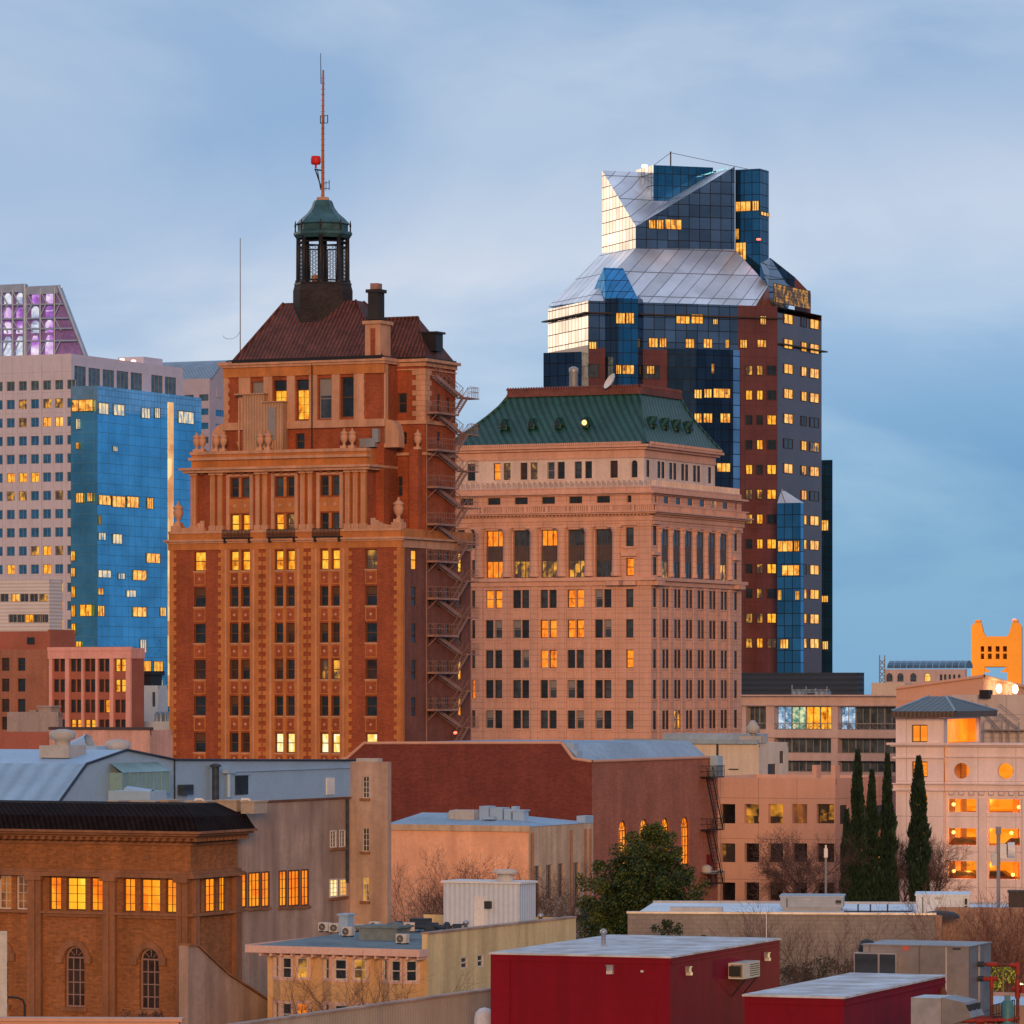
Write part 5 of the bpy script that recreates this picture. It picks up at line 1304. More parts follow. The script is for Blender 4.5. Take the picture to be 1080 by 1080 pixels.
# ================================================================ the far right: dark block, terraces, garage, dome, bridge tower
mat('slate_wall', (.032, .048, .075), .6, .12, .2, .1, 3, rib=('z', .8, .1)); mat('concrete_pink', (.54, .42, .42), .85, .08, .3, .07, 4, stain=.1); mat('garage_white', (.78, .67, .69), .85, .07, .3, .06, 4, stain=.1, panel=(3.6, 3.3))
mat('garage_plain', (.75, .63, .64), .85, .07, .3, .06, 4, stain=.08); mat('gold_paint', (.80, .33, .025), .5, .08, .1, .05, 1); mat('dome_glass', (.10, .20, .28), .25, .15, .3, metal=.5); mat('cream_wall', (.62, .52, .45), .85, .08, .3, .08, 4, stain=.12)
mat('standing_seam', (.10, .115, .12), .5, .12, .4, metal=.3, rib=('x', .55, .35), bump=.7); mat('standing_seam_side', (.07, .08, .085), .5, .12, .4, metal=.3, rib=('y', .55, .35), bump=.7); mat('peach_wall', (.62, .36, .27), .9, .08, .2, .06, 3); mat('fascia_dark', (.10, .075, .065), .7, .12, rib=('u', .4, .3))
glass('bay_glass', (.06, .09, .125), .08, .6, .6)
def build_right():
    S = .2963
    X = lambda v: 800 + v * S
    Y = lambda v: 640 + v * S
    # bridge tower
    D = 1500; B = Bld('bridge_tower', 'golden floodlit portal tower of the lift bridge', 'bridge tower', X(925), D, R(8)); fx = B.fx
    z = lambda v: B.z(Y(v)); xl, xr = fx(X(757)), fx(X(937)); m = MB()
    a, b = fx(X(808)), fx(X(882)); dd = 9
    op = [(fx(X(u)), fx(X(v)), z(q), z(p)) for u, v in ((791, 803), (816, 830), (844, 858), (870, 884)) for p, q in ((140, 160), (166, 186))]
    ow = (fx(X(803)), fx(X(885)), 0, z(213))
    fr = Fr((0, 0), 0)
    wall(m, fr, xl, xr, 0, z(105), op + [ow], 2.5); m.face([(xl, 0, z(105)), (xr, 0, z(105)), (xr, dd, z(105)), (xl, dd, z(105))]); m.face([(xr, 0, 0), (xr, dd, 0), (xr, dd, z(105)), (xr, 0, z(105))]); m.face([(xl, 0, 0), (xl, dd, 0), (xl, dd, z(105)), (xl, 0, z(105))])
    m.face([(xl, dd, z(215)), (xr, dd, z(215)), (xr, dd, z(105)), (xl, dd, z(105))])
    for u, v, e in ((xl, a, -1), (b, xr, 1)):
        o = xl if e < 0 else xr
        top = [(o, z(70)), (o - e * (xr - xl) * .05, z(58)), (o - e * (xr - xl) * .2, z(58)), (o - e * (xr - xl) * .24, z(90)), (o - e * (xr - xl) * .29, z(105)), (o, z(105))]
        A = [(x, .02, q) for x, q in top]; C = [(x, dd - .02, q) for x, q in top]; m.loft(A, C); m.face(A)
        m.box(min(o - e * 1.2, o - e * 3), max(o - e * 1.2, o - e * 3), 1, dd - 1, z(58), z(46))
    xm = (ow[0] + ow[1]) / 2; m.face([(ow[0], .3, z(213)), (xm - 1.5, .3, z(233)), (xm - 4, .3, z(233)), (ow[0], .3, z(233))]); m.face([(ow[1], .3, z(213)), (xm + 1.5, .3, z(233)), (xm + 4, .3, z(233)), (ow[1], .3, z(233))])
    B.add(m, 'portal', MATS['gold_paint'])
    q = MB(); q.lathe(fx(X(909)), 4, [(.2, z(52)), (.6, z(50)), (.6, z(44)), (.2, z(42))], 8); B.add(q, 'warning_lamp', lamp_mat('lamp_red', (1, .05, .01), 3))
    q = MB(); q.box(-49, -47, -53, -51, 0, 1.2); lo = B.add(q, 'floodlight', lamp_mat('lamp_white', (1, .8, .5), 3))
    ld = bpy.data.lights.new('floodlight_beam', 'SPOT'); ld.energy = 110000; ld.spot_size = R(70); ld.color = (1, .62, .25); ld.shadow_soft_size = 1
    l = bpy.data.objects.new('floodlight_beam', ld); COL.objects.link(l); l.parent = lo; l.location = (-48, -52, 2); l.rotation_euler = Vector((40, 52, 34)).to_track_quat('-Z', 'Y').to_euler()
    # domed building
    W = [(X(a), X(a + 22 if a != 640 else a + 16), Y(236), Y(266), 'arch', 'bay_glass' if a != 590 else 'lit_far') for a in (455, 494, 540, 590)] + [(X(a), X(a + 9), Y(240), Y(262), 'arch', 'bay_glass') for a in (645, 660, 676, 692, 710)]
    B = simple('vault_topped_hall', 'pinkish hall with arched windows under a blue barrel vaulted glass roof', 'building', X(735), 1300, X(449), X(742), Y(222), 'concrete_pink', W); B.finish()
    v = MB(); xa, xb = B.fx(X(458)), B.fx(X(735)); z0, z1 = B.zt + .3, B.z(Y(191))
    n = 8; pr = [(3.4 - 3.4 * math.cos(math.pi * k / n), z0 + (z1 - z0) * math.sin(math.pi * k / n)) for k in range(n + 1)]
    for (y0, q0), (y1, q1) in zip(pr, pr[1:]):
        v.face([(xa, y0, q0), (xb, y0, q0), (xb, y1, q1), (xa, y1, q1)], 0, True)
    for xx in (xa, xb): v.face([(xx, y, q) for y, q in pr])
    for k in range(13): xx = xa + (xb - xa) * k / 12; [v.tube((xx, y0 - .02, q0), (xx, y1 - .02, q1), .1, n=4, m=1) for (y0, q0), (y1, q1) in zip(pr[:5], pr[1:6])]
    B.add(v, 'vaulted_roof', [MATS['dome_glass'], MATS['steel_pale']])
    # aerial mast left of it
    q = MB(); p = at(X(440), Y(265), 1250)
    for dx in (-.7, .7): q.tube((dx, 0, 0), (dx, 0, CZ + (HY - Y(172)) * 1250 / F), .2, n=4)
    zz_ = 20
    while zz_ < CZ + (HY - Y(172)) * 1250 / F - 2: q.tube((-.7, 0, zz_), (.7, 0, zz_ + 1.6), .14, n=3); q.tube((.7, 0, zz_), (-.7, 0, zz_ + 1.6), .14, n=3); zz_ += 1.6
    tag(q.build('lattice_mast', MATS['frame_grey'], None, (p.x, 1250, 0)), 'thin grey lattice mast left of the vaulted hall', 'mast')
    B = simple('small_white_box_block', 'small white block in front of the vaulted hall', 'building', X(522), 900, X(402), X(545), Y(270), 'cream_wall'); B.finish()
    # dark slate block at the skyscraper's foot
    B = simple('dark_slate_block', 'dark slate clad block at the foot of the glass skyscraper', 'building', X(352), 690, X(-140), X(376), Y(234), 'slate_wall'); B.finish()
    # terraced concrete building with balconies
    D = 600; B = Bld('balcony_office_block', 'pink concrete office block with deep glazed bays and balcony railings', 'building', X(640), D); fx = B.fx
    z = lambda v: B.z(Y(v), fx(X(250))); x0, x1 = fx(X(-250)), 0; m = MB(); ops = []; rl = MB()
    cols = [(-240, -160), (-150, -60), (-45, 26), (55, 258), (282, 488), (500, 620)]
    for a, b in cols:
        for r, (u, v) in enumerate(((355, 438), (468, 521), (548, 588), (620, 680))):
            o = (fx(X(a)), fx(X(b)), z(v), z(u)); ops.append(o)
            n = max(2, round((b - a) / 50))
            for k in range(n):
                xa, xb = o[0] + (o[1] - o[0]) * k / n, o[0] + (o[1] - o[0]) * (k + 1) / n
                lt = 'lit_y' if (a, r) == (55, 0) and k >= 2 else 'bay_glass'
                if (a, r) == (55, 0) and k == 1: lt = 'lit_bluegreen'
                if (a, r) in ((282, 0), (55, 0)) and k == 0: lt = 'lit_blue'
                B.win(B.F(), xa, xb, o[2], o[3], 'two', lt, 1.4, 'frame_grey')
            if r == 0:
                za, zb = o[2], o[2] + (o[3] - o[2]) * .28
                for q in (za + .06, zb): rl.box(o[0], o[1], .12, .18, q - .05, q + .05)
                n = max(4, int((o[1] - o[0]) / 1.1))
                for k in range(n):
                    u0, u1 = o[0] + (o[1] - o[0]) * k / n, o[0] + (o[1] - o[0]) * (k + 1) / n
                    rl.tube((u0, .15, za), (u1, .15, zb), .035, n=3); rl.tube((u1, .15, za), (u0, .15, zb), .035, n=3)
                    for g in range(8): t0, t1 = g * math.pi / 4, (g + 1) * math.pi / 4; h = (zb - za) / 2.4; rl.tube(((u0 + u1) / 2 + h * math.cos(t0), .15, (za + zb) / 2 + h * math.sin(t0)), ((u0 + u1) / 2 + h * math.cos(t1), .15, (za + zb) / 2 + h * math.sin(t1)), .03, n=3)
    wall(m, B.F(), x0, x1, 0, z(316), ops, 1.5); shell(m, x0, x1, 0, 30, 0, z(316), 0, front=False); m.box(x0, x1, -.5, .02, z(352), z(346)); m.box(x0, x1, -.8, .3, z(318), z(313)); m.box(x0, x1, -.25, .02, z(466), z(440))
    B.add(m, 'wall', MATS['concrete_pink']); B.add(rl, 'balcony_railing', MATS['frame_grey']); B.finish()
    q = MB()
    for a in (80, 130, 165, 205): q.tube((fx(X(a)), 4, z(316)), (fx(X(a)), 4, z(290 - a % 3 * 6)), .08, n=4)
    for y in (296, 304): q.box(fx(X(80)), fx(X(215)), 3.9, 4.1, z(y) - .08, z(y) + .08)
    q.box(fx(X(85)), fx(X(125)), 3.6, 5, z(316), z(300)); q.box(fx(X(165)), fx(X(210)), 3.6, 5, z(316), z(301)); B.add(q, 'roof_frame', MATS['seam_metal'])
    # peach building with raking parapet and two wall lamps
    D = 520; B = Bld('raking_parapet_block', 'peach block with raking parapet lit by two bright wall lamps', 'building', X(800), D); fx, sy = B.fx, B.sy; m = MB()
    z = lambda v: B.z(Y(v)); xa = fx(X(490)); yb = sy(X(1010))
    m.face([(xa, 0, 0), (0, 0, 0), (0, 0, z(247)), (xa, 0, z(290))]); m.face([(0, 0, 0), (0, yb, 0), (0, yb, B.z(Y(302), 0, yb)), (0, 0, z(247))]); m.face([(xa, 0, z(290)), (0, 0, z(247)), (0, yb, B.z(Y(302), 0, yb)), (xa, yb, z(300))])
    m.tube((xa, -.05, z(290)), (0, -.05, z(247)), .25, n=4); m.tube((0.05, 0, z(247)), (0.05, yb, B.z(Y(302), 0, yb)), .25, n=4); m.box(xa, 0, -.06, .02, z(288) - 1.5, z(288) - 1.3)
    B.add(m, 'wall', MATS['peach_wall'])
    for a, b in ((832, 291), (890, 293)):
        y = sy(X(a)); zz_ = B.z(Y(b), 0, y); q = MB(); q.lathe(.8, y, [(.1, zz_ - .5), (.28, zz_ - .35), (.34, zz_), (.28, zz_ + .35), (.1, zz_ + .5)], 8); lo = B.add(q, 'wall_lamp', lamp_mat('lamp_white2', (1, .86, .55), 6))
        ld = bpy.data.lights.new('wall_lamp_light', 'POINT'); ld.energy = 320; ld.color = (1, .6, .22); ld.shadow_soft_size = .4; l = bpy.data.objects.new('wall_lamp_light', ld); COL.objects.link(l); l.parent = lo; l.location = (1.9, y, zz_)
    # white plant building behind the garage
    B = simple('white_plant_building', 'white panelled plant building with outside stair, behind the parking garage', 'building', 1120, 470, X(690), 1140, Y(313), 'pale_plant'); B.finish()
    q = MB(); q.box(B.fx(X(795)), B.fx(X(828)), -.8, .5, B.z(Y(326)), B.z(Y(296))); B.add(q, 'roof_unit', MATS['dark_iron'])
    q = MB(); z = lambda v: B.z(Y(v), B.fx(X(880)))
    for u, v, p, o in ((812, 900, 438, 438), (820, 870, 380, 438), (870, 940, 380, 436)): q.tube((B.fx(X(u)), -1, z(p)), (B.fx(X(v)), -1, z(o)), .09, n=4); q.tube((B.fx(X(u)), -1, z(p) + 1), (B.fx(X(v)), -1, z(o) + 1), .05, n=4)
    q.box(B.fx(X(812)), B.fx(X(960)), -1.4, 0, z(440), z(436))
    for a in (815, 850, 880, 905, 940): q.tube((B.fx(X(a)), -1.2, z(490)), (B.fx(X(a)), -1.2, z(410)), .07, n=4)
    B.add(q, 'outside_stair', MATS['frame_grey'])
    q = MB()
    for a, b in ((720, 440), (760, 330)): q.box(B.fx(X(a)), B.fx(X(a)) + .05, -.05, .02, z(480), z(330))
    B.add(q, 'wall_pipe', MATS['frame_grey'])
    # ---- parking garage with corner tower
    D = 430; th = R(18)
    B = Bld('parking_garage', 'pale pink parking garage with hip roofed corner tower and orange lit decks', 'parking garage', X(660), D, th); fx, sy = B.fx, B.sy
    z = lambda v: B.z(Y(v)); m = MB(); xt = fx(X(489)); xr = fx(1130); f = B.F()
    tops = [(fx(X(545)), fx(X(601)), z(482), z(420)), (fx(X(546)), fx(X(601)), z(607), z(551)), (fx(X(546)), fx(X(601)), z(725), z(668)), (fx(X(546)), fx(X(601)), z(841), z(785)), (fx(X(546)), fx(X(601)), z(960), z(904))]
    zt = z(394); wall(m, f, xt, 0, 0, zt, tops, .5)
    td = sy(X(790), 0); zc = z(492)
    # tower's right wall: open at the top so the lit room shows
    rop = [(sy(X(672)), sy(X(784)), zc + .15, z(400))]
    wall(m, B.R(), 0, td, zc, zt, rop, .3, 1); m.face([(xt, td, 0), (0, td, 0), (0, td, zt), (xt, td, zt)], 1); m.face([(xt, 0, 0), (xt, td, 0), (xt, td, zt), (xt, 0, zt)], 1)
    fm = Fr((0, .45), 0); ops = []; S2 = []
    for u, v in ((675, 775), (818, 930), (950, 1060)):
        for p, q in ((684, 730), (788, 848), (905, 967)): ops.append((fx(X(u), .45), fx(X(v), .45), z(q), z(p)))
    zm = z(490); sub = MB()
    circ = [(fx(X(723), .45), (z(555) + z(612)) / 2), (fx(X(879), .45), (z(555) + z(612)) / 2), (fx(X(1040), .45), (z(555) + z(612)) / 2)]; rc = 28 * S * D / F
    wall(m, fm, 0, xr, 0, zm, ops + [(x - rc, x + rc, zc_ - rc, zc_ + rc) for x, zc_ in circ], .4, 0)
    for x, zc_ in circ:                                  # round openings
        for k in range(24):
            a, b = k * math.pi / 12, (k + 1) * math.pi / 12; e = lambda t: (rc * math.cos(t) / max(abs(math.cos(t)), abs(math.sin(t))), rc * math.sin(t) / max(abs(math.cos(t)), abs(math.sin(t))))
            c1, c2 = (rc * math.cos(a), rc * math.sin(a)), (rc * math.cos(b), rc * math.sin(b)); e1, e2 = e(a), e(b)
            m.face([fm.p(x + q[0], 0, zc_ + q[1]) for q in (c1, c2, e2, e1)], 0); m.face([fm.p(x + c1[0], 0, zc_ + c1[1]), fm.p(x + c2[0], 0, zc_ + c2[1]), fm.p(x + c2[0], .4, zc_ + c2[1]), fm.p(x + c1[0], .4, zc_ + c1[1])], 0)
    dpt = 16
    m.face([(xr, .45, 0), (xr, dpt, 0), (xr, dpt, zm), (xr, .45, zm)], 1); m.face([(0, td, zm), (xr, td, zm), (xr, dpt, zm), (0, dpt, zm)], 1); m.face([(0, .45, zm), (xr, .45, zm), (xr, td, zm), (0, td, zm)], 1)
    for v0, v1, e in ((492, 484, .75), (497, 492, .45), (632, 628, .55), (655, 650, .35), (650, 632, .2)):
        m.box(xt - e, e * .3, -e, .1, z(v0), z(v1), 1); m.box(e * .3, xr, .45 - e, .5, z(v0), z(v1), 1)
    m.box(xt - .3, .1, -.3, .1, z(540), z(534), 1); m.box(.1, xr, .2, .5, z(536), z(530), 1)
    k = 0
    x = .5
    while x < xr: m.box(x, x + .42, -.0, .45, z(668), z(657), 1); x += .95
    for u in (786, 940): m.box(fx(X(u), .4), fx(X(u + 26), .4), .2, .45, 0, z(680), 1)
    m.box(.0, fx(X(664)), .1, .45, 0, z(660), 1)
    for u in (700, 850): 
        for v in (853, 972): m.box(fx(X(u), .4), fx(X(u + 45), .4), .36, .45, z(v + 22), z(v), 1)
    B.add(m, 'wall', [MATS['garage_white'], MATS['garage_plain']])
    # decks and lamps inside; the back wall itself glows to imitate lamplight
    ins = MB()
    ins.face([(.2, 9, 0), (xr, 9, 0), (xr, 9, zm - .3), (.2, 9, zm - .3)], 0)
    for v in (735, 852, 972, 640): ins.box(.2, xr - .2, 1.0, 9, z(v + 8), z(v), 1)
    for u in (700, 800, 905, 980): ins.box(fx(X(u), 5), fx(X(u), 5) + .5, 5, 5.5, 0, zm - .4, 1)
    B.add(ins, 'deck', [lit('lit_deck', (.70, .12, .003), (1, .215, .006), (1, .34, .02), .95, .25, .5), mat('deck_concrete', (.5, .3, .18), .9, .1)])
    tw = MB(); tw.face([(xt + .5, td - .2, zc), (-.3, td - .2, zc), (-.3, td - .2, zt), (xt + .5, td - .2, zt)]); tw.face([(xt + .6, 1.0, 0), (-.35, 1.0, 0), (-.35, 1.0, zt - .1), (xt + .6, 1.0, zt - .1)]); tw.face([(-1.2, 1.1, zc + .2), (-1.2, td - .3, zc + .2), (-1.2, td - .3, zt - .1), (-1.2, 1.1, zt - .1)])
    B.add(tw, 'lit_room', MATS['lit_deck'])  # glowing sheets stand in for the tower room's lamplight
    for u, v in ((694, 706), (926, 714), (694, 945), (905, 955), (694, 806), (900, 806)):
        q = MB(); x = fx(X(u), 3); zz_ = z(v); q.lathe(x, 3, [(.04, zz_ - .16), (.13, zz_ - .12), (.17, zz_), (.13, zz_ + .12), (.04, zz_ + .16)], 8); lo = B.add(q, 'deck_lamp', lamp_mat('lamp_deck', (1, .75, .12), 2)); ld = bpy.data.lights.new('deck_light', 'POINT'); ld.energy = 380; ld.color = (1, .28, .03); ld.shadow_soft_size = .3; l = bpy.data.objects.new('deck_light', ld); COL.objects.link(l); l.parent = lo; l.location = (x + .9, 3.2, zz_ + .1)
    # hip roof with seams
    ro = MB(); e0, e1, e2, e3 = fx(X(476), -1), sy(X(804), 1.4), -1.4, 1.4; zr0 = z(372); ap = fx(X(628), td / 2); ym = td / 2; za = z(319)
    A = [(e0, e2, zr0), (e3, e2, zr0), (e3, td + 1.2, zr0), (e0, td + 1.2, zr0)]
    r1, r2 = fx(X(606), ym), fx(X(668), ym)
    ro.face([A[0], A[1], (r2, ym, za), (r1, ym, za)], 0); ro.face([A[1], A[2], (r2, ym, za)], 1); ro.face([A[2], A[3], (r1, ym, za), (r2, ym, za)], 0); ro.face([A[3], A[0], (r1, ym, za)], 1)
    ro.box(e0, e3, e2, td + 1.2, z(393), zr0 - .01, 2); B.add(ro, 'hip_roof', [MATS['standing_seam'], MATS['standing_seam_side'], MATS['fascia_dark']])
    for i, p in enumerate(A[:3]):
        q = MB(); q.tube(p, (r1 if i in (0, 3) else r2, ym, za), .12, n=5); B.add(q, 'ridge_cap', MATS['seam_metal'])
    # windows with louvres on the tower's front
    for k, o in enumerate(tops): B.win(f, *o, 'grid2' if k == 1 else ('two' if k == 0 else 'bare'), 'lit_deck', .3, 'frame_brown')
    B.finish()
    # cars on the decks
    car = MB(); pr = [(-2.1, .35), (-2.15, .8), (-1.5, .95), (-1.0, 1.42), (.6, 1.45), (1.25, 1.0), (2.05, .85), (2.15, .4)]
    for (xa_, za_), (xb_, zb_) in zip(pr, pr[1:]): car.face([(xa_, -.85, za_), (xb_, -.85, zb_), (xb_, .85, zb_), (xa_, .85, za_)], 0)
    for s in (-.85, .85): car.face([(x_, s, z_) for x_, z_ in pr], 0); car.face([(-.95, s * 1.01, .95), (1.1, s * 1.01, .98), (.55, s * 1.01, 1.36), (-.9, s * 1.01, 1.36)], 1)
    cm = car.mesh('body', [mat('car_paint', (.05, .02, .015), .3, .05, spec=.6), MATS['dark']]); wm_ = MB(); wm_.lathe(0, 0, [(.33, -.1), (.33, .1), (.2, .11)], 14); wme = wm_.mesh('wheel', mat('rubber', (.02, .02, .02), .8))
    for u, v, lab in ((742, 848, 'dark car parked in the middle deck of the garage, by the corner tower'), (742, 967, 'dark car parked in the lowest lit deck of the garage, by the corner tower'), (850, 967, 'dark car in the lowest lit deck of the garage, second bay'), (940, 848, 'dark car in the middle deck of the garage, second bay')):
        x, y = B.world(fx(X(u), 5.2), 5.2); o = empty('parked_car', (x, y, z(v + 4) - .75), -th, lab, 'car', 'cars parked in the garage')
        inst(cm, 'body', o)
        for xx in (-1.35, 1.3):
            for yy in (-.8, .8): w_ = inst(wme, 'wheel', o, (xx, yy, .33)); w_.rotation_euler = (R(90), 0, 0)
mat('pale_plant', (.52, .47, .47), .8, .08, .3, .06, 4, panel=(3, 2.4), stain=.08)
lit('lit_blue', (.03, .06, .10), (.12, .28, .45), (.7, .85, 1), .8, 1.5, 1.5); lit('lit_bluegreen', (.03, .07, .08), (.10, .35, .25), (.9, .9, .5), .8, 1.5, 1.5)
build_right()
# ================================================================ the middle row of low buildings
mat('maroon_brick', (.185, .046, .036), .9, .16, .25, .14, 4, stain=.1, brick=(.45, .15, .16)); mat('rose_brick', (.36, .14, .10), .9, .16, .3, .14, 4, stain=.12, brick=(.45, .15, .12))
mat('peach_old', (.88, .48, .31), .9, .10, .35, .10, 4, stain=.10, hue=(.74, .39, .26)); mat('stained_cream', (.56, .42, .30), .9, .14, .4, .1, 4, stain=.25)
mat('blue_metal', (.34, .50, .66), .55, .08, .3, .06, 3, metal=.2); mat('blue_metal_rib', (.30, .45, .58), .5, .1, .3, .06, 3, metal=.3, rib=('x', 1.5, .12)); mat('blue_roof', (.28, .40, .52), .7, .14, .25, .1, 2)
mat('stained_concrete', (.44, .32, .265), .92, .18, .22, .12, 3, stain=.26, hue=(.33, .235, .20)); mat('brown_brick_fine', (.31, .125, .048), .9, .18, .3, .18, 5, stain=.18, brick=(.36, .12, .2))
mat('brown_stone', (.28, .13, .07), .85, .16, .4, .12, 4, stain=.25); mat('dark_tile', (.014, .009, .010), .95, .4, .9, .4, 4, rib=('u', .35, .5), bump=.6, spec=.08); mat('office_pink', (.62, .37, .29), .85, .06, .25, .05, 3, stain=.06, panel=(3.9, 3.85)); mat('cream_clean', (.66, .60, .53), .85, .08, .3, .06, 3, stain=.12)
mat('grey_ac', (.42, .42, .41), .6, .12, .7, .1, 4); mat('tan_ac', (.40, .34, .28), .7, .12, .5, .1, 4)
glass('dark_deep', (.012, .012, .016), .15)
lit('lit_grid', (.66, .085, .002), (1.0, .19, .004), (1.0, .38, .014), 1.0, 1.0, .55)
def build_maroon():
    S = .2872; X = lambda v: 400 + v * S; Y = lambda v: 770 + v * S
    B = Bld('raked_brick_hall', 'long maroon brick hall with raked parapet ends and iron fire escape', 'building', 624.3, 400); fx, sy = B.fx, B.sy; z = lambda py, x=0, y=0: B.z(py, x, y)
    m = MB(); pf = [(360, 801.5), (366, 799.5), (384, 783.6), (592.5, 783.3), (604.5, 800), (624.3, 803)]
    fp = [(fx(p), z(q, fx(p))) for p, q in pf]; m.face([(fp[0][0], 0, 0), (0, 0, 0)] + [(x, 0, h) for x, h in reversed(fp)], 0)
    yb = sy(757); zt = fp[-1][1]; S4 = .2963; ops = []
    for a, b, c, d in ((178, 207, 520, 356), (252, 284, 520, 350), (330, 357, 520, 346), (400, 429, 513, 342)):
        y = sy(600 + (a + b) / 2 * S4); o = (sy(600 + a * S4), sy(600 + b * S4), z(760 + c * S4, 0, y), z(760 + d * S4, 0, y), 'arch'); ops.append(o); B.win(B.R(), *o[:4], 'arch_grid', 'lit_o' if a != 330 else 'lit_grid', .16, 'frame_brown')
    wall(m, B.R(), 0, yb, 0, zt, ops, .28, 1)
    x0 = fp[0][0]; m.face([(x0, 0, 0), (x0, yb, 0), (x0, yb, zt), (x0, 0, fp[0][1])], 0); m.face([(x0, yb, 0), (0, yb, 0), (0, yb, zt), (x0, yb, zt)], 0)
    B.add(m, 'wall', [MATS['maroon_brick'], MATS['rose_brick']])
    rf = MB(); zr = zt - .5; ridge = [(fx(384), z(785)), (fx(592.5), z(785))]
    rf.face([(fx(366), .2, zr), (fx(384), .2, ridge[0][1]), (fx(384), yb, ridge[0][1]), (fx(366), yb, zr)]); rf.face([(fx(384), .2, ridge[0][1]), (fx(592.5), .2, ridge[1][1]), (fx(592.5), yb, ridge[1][1]), (fx(384), yb, ridge[0][1])])
    rf.face([(fx(592.5), .2, ridge[1][1]), (-.2, .2, zr - .3), (-.2, yb, zr - .3), (fx(592.5), yb, ridge[1][1])]); B.add(rf, 'roof', MATS['blue_roof'])
    cp = MB()
    for (a, b), (c, d) in zip(fp, fp[1:]): cp.tube((a, 0, b), (c, 0, d), .17, n=4)
    cp.tube((0, 0, zt), (0, yb, zt), .17, n=4); B.add(cp, 'coping', MATS['peach_wall'])
    q = MB(); q.box(fx(594), fx(602), .6, 1.6, z(794), z(784)); q.box(fx(600), fx(606), .5, 1.7, z(800), z(792)); B.add(q, 'roof_unit', MATS['blue_metal'])
    # fire escape at the far end of the side wall
    fe = MB(); y0, y1 = sy(738), sy(757.5); lv = [z(760 + v * S4, 0, y0) for v in (200, 388, 580)]
    for L0 in lv:
        fe.box(.05, 1.1, y0, y1 - 1.2, L0 - .1, L0)
        for yy in [y0 + (y1 - 1.2 - y0) * k / 10 for k in range(11)]: fe.tube((1.1, yy, L0), (1.1, yy, L0 + 1), .03, n=3)
        for k in (0, .5, 1): fe.tube((.05, y0, L0 + k), (1.1, y0, L0 + k), .03, n=3)
        fe.tube((1.1, y0, L0 + 1), (1.1, y1 - 1.2, L0 + 1), .04, n=4); fe.tube((1.1, y0, L0 + .5), (1.1, y1 - 1.2, L0 + .5), .03, n=4)
    for a, b in zip(lv, lv[1:]):
        for x in (.3, .9): fe.tube((x, y0 + .9, a), (x, y0 + 3.4, b), .06, n=4); fe.tube((x, y0 + .9, a + .9), (x, y0 + 3.4, b + .9), .03, n=3)
        for k in range(14): t = k / 14; fe.box(.3, .9, y0 + .8 + 2.5 * t, y0 + 1.05 + 2.5 * t, a + (b - a) * t - .03, a + (b - a) * t)
    B.add(fe, 'fire_escape', MATS['dark_iron'])
    q = MB(); q.box(.1, .9, y0 + 2.2, y0 + 3.4, lv[0], lv[0] + 1.9); B.add(q, 'roof_hatch', MATS['blue_metal'])
    q = MB(); q.box(.0, .06, sy(745), sy(750.5), lv[2] + .05, lv[2] + 2.6); B.add(q, 'door', mat('red_door', (.16, .012, .012), .6, .1))
    q = MB(); q.lathe(.3, sy(742), [(.5, lv[2] + .9), (.5, lv[2] + 1.5), (.2, lv[2] + 1.7)], 8); q.box(.05, .6, sy(744), sy(756), lv[2] + .8, lv[2] + 1.1); B.add(q, 'vent', MATS['grey_ac'])
    B.finish()
build_maroon()
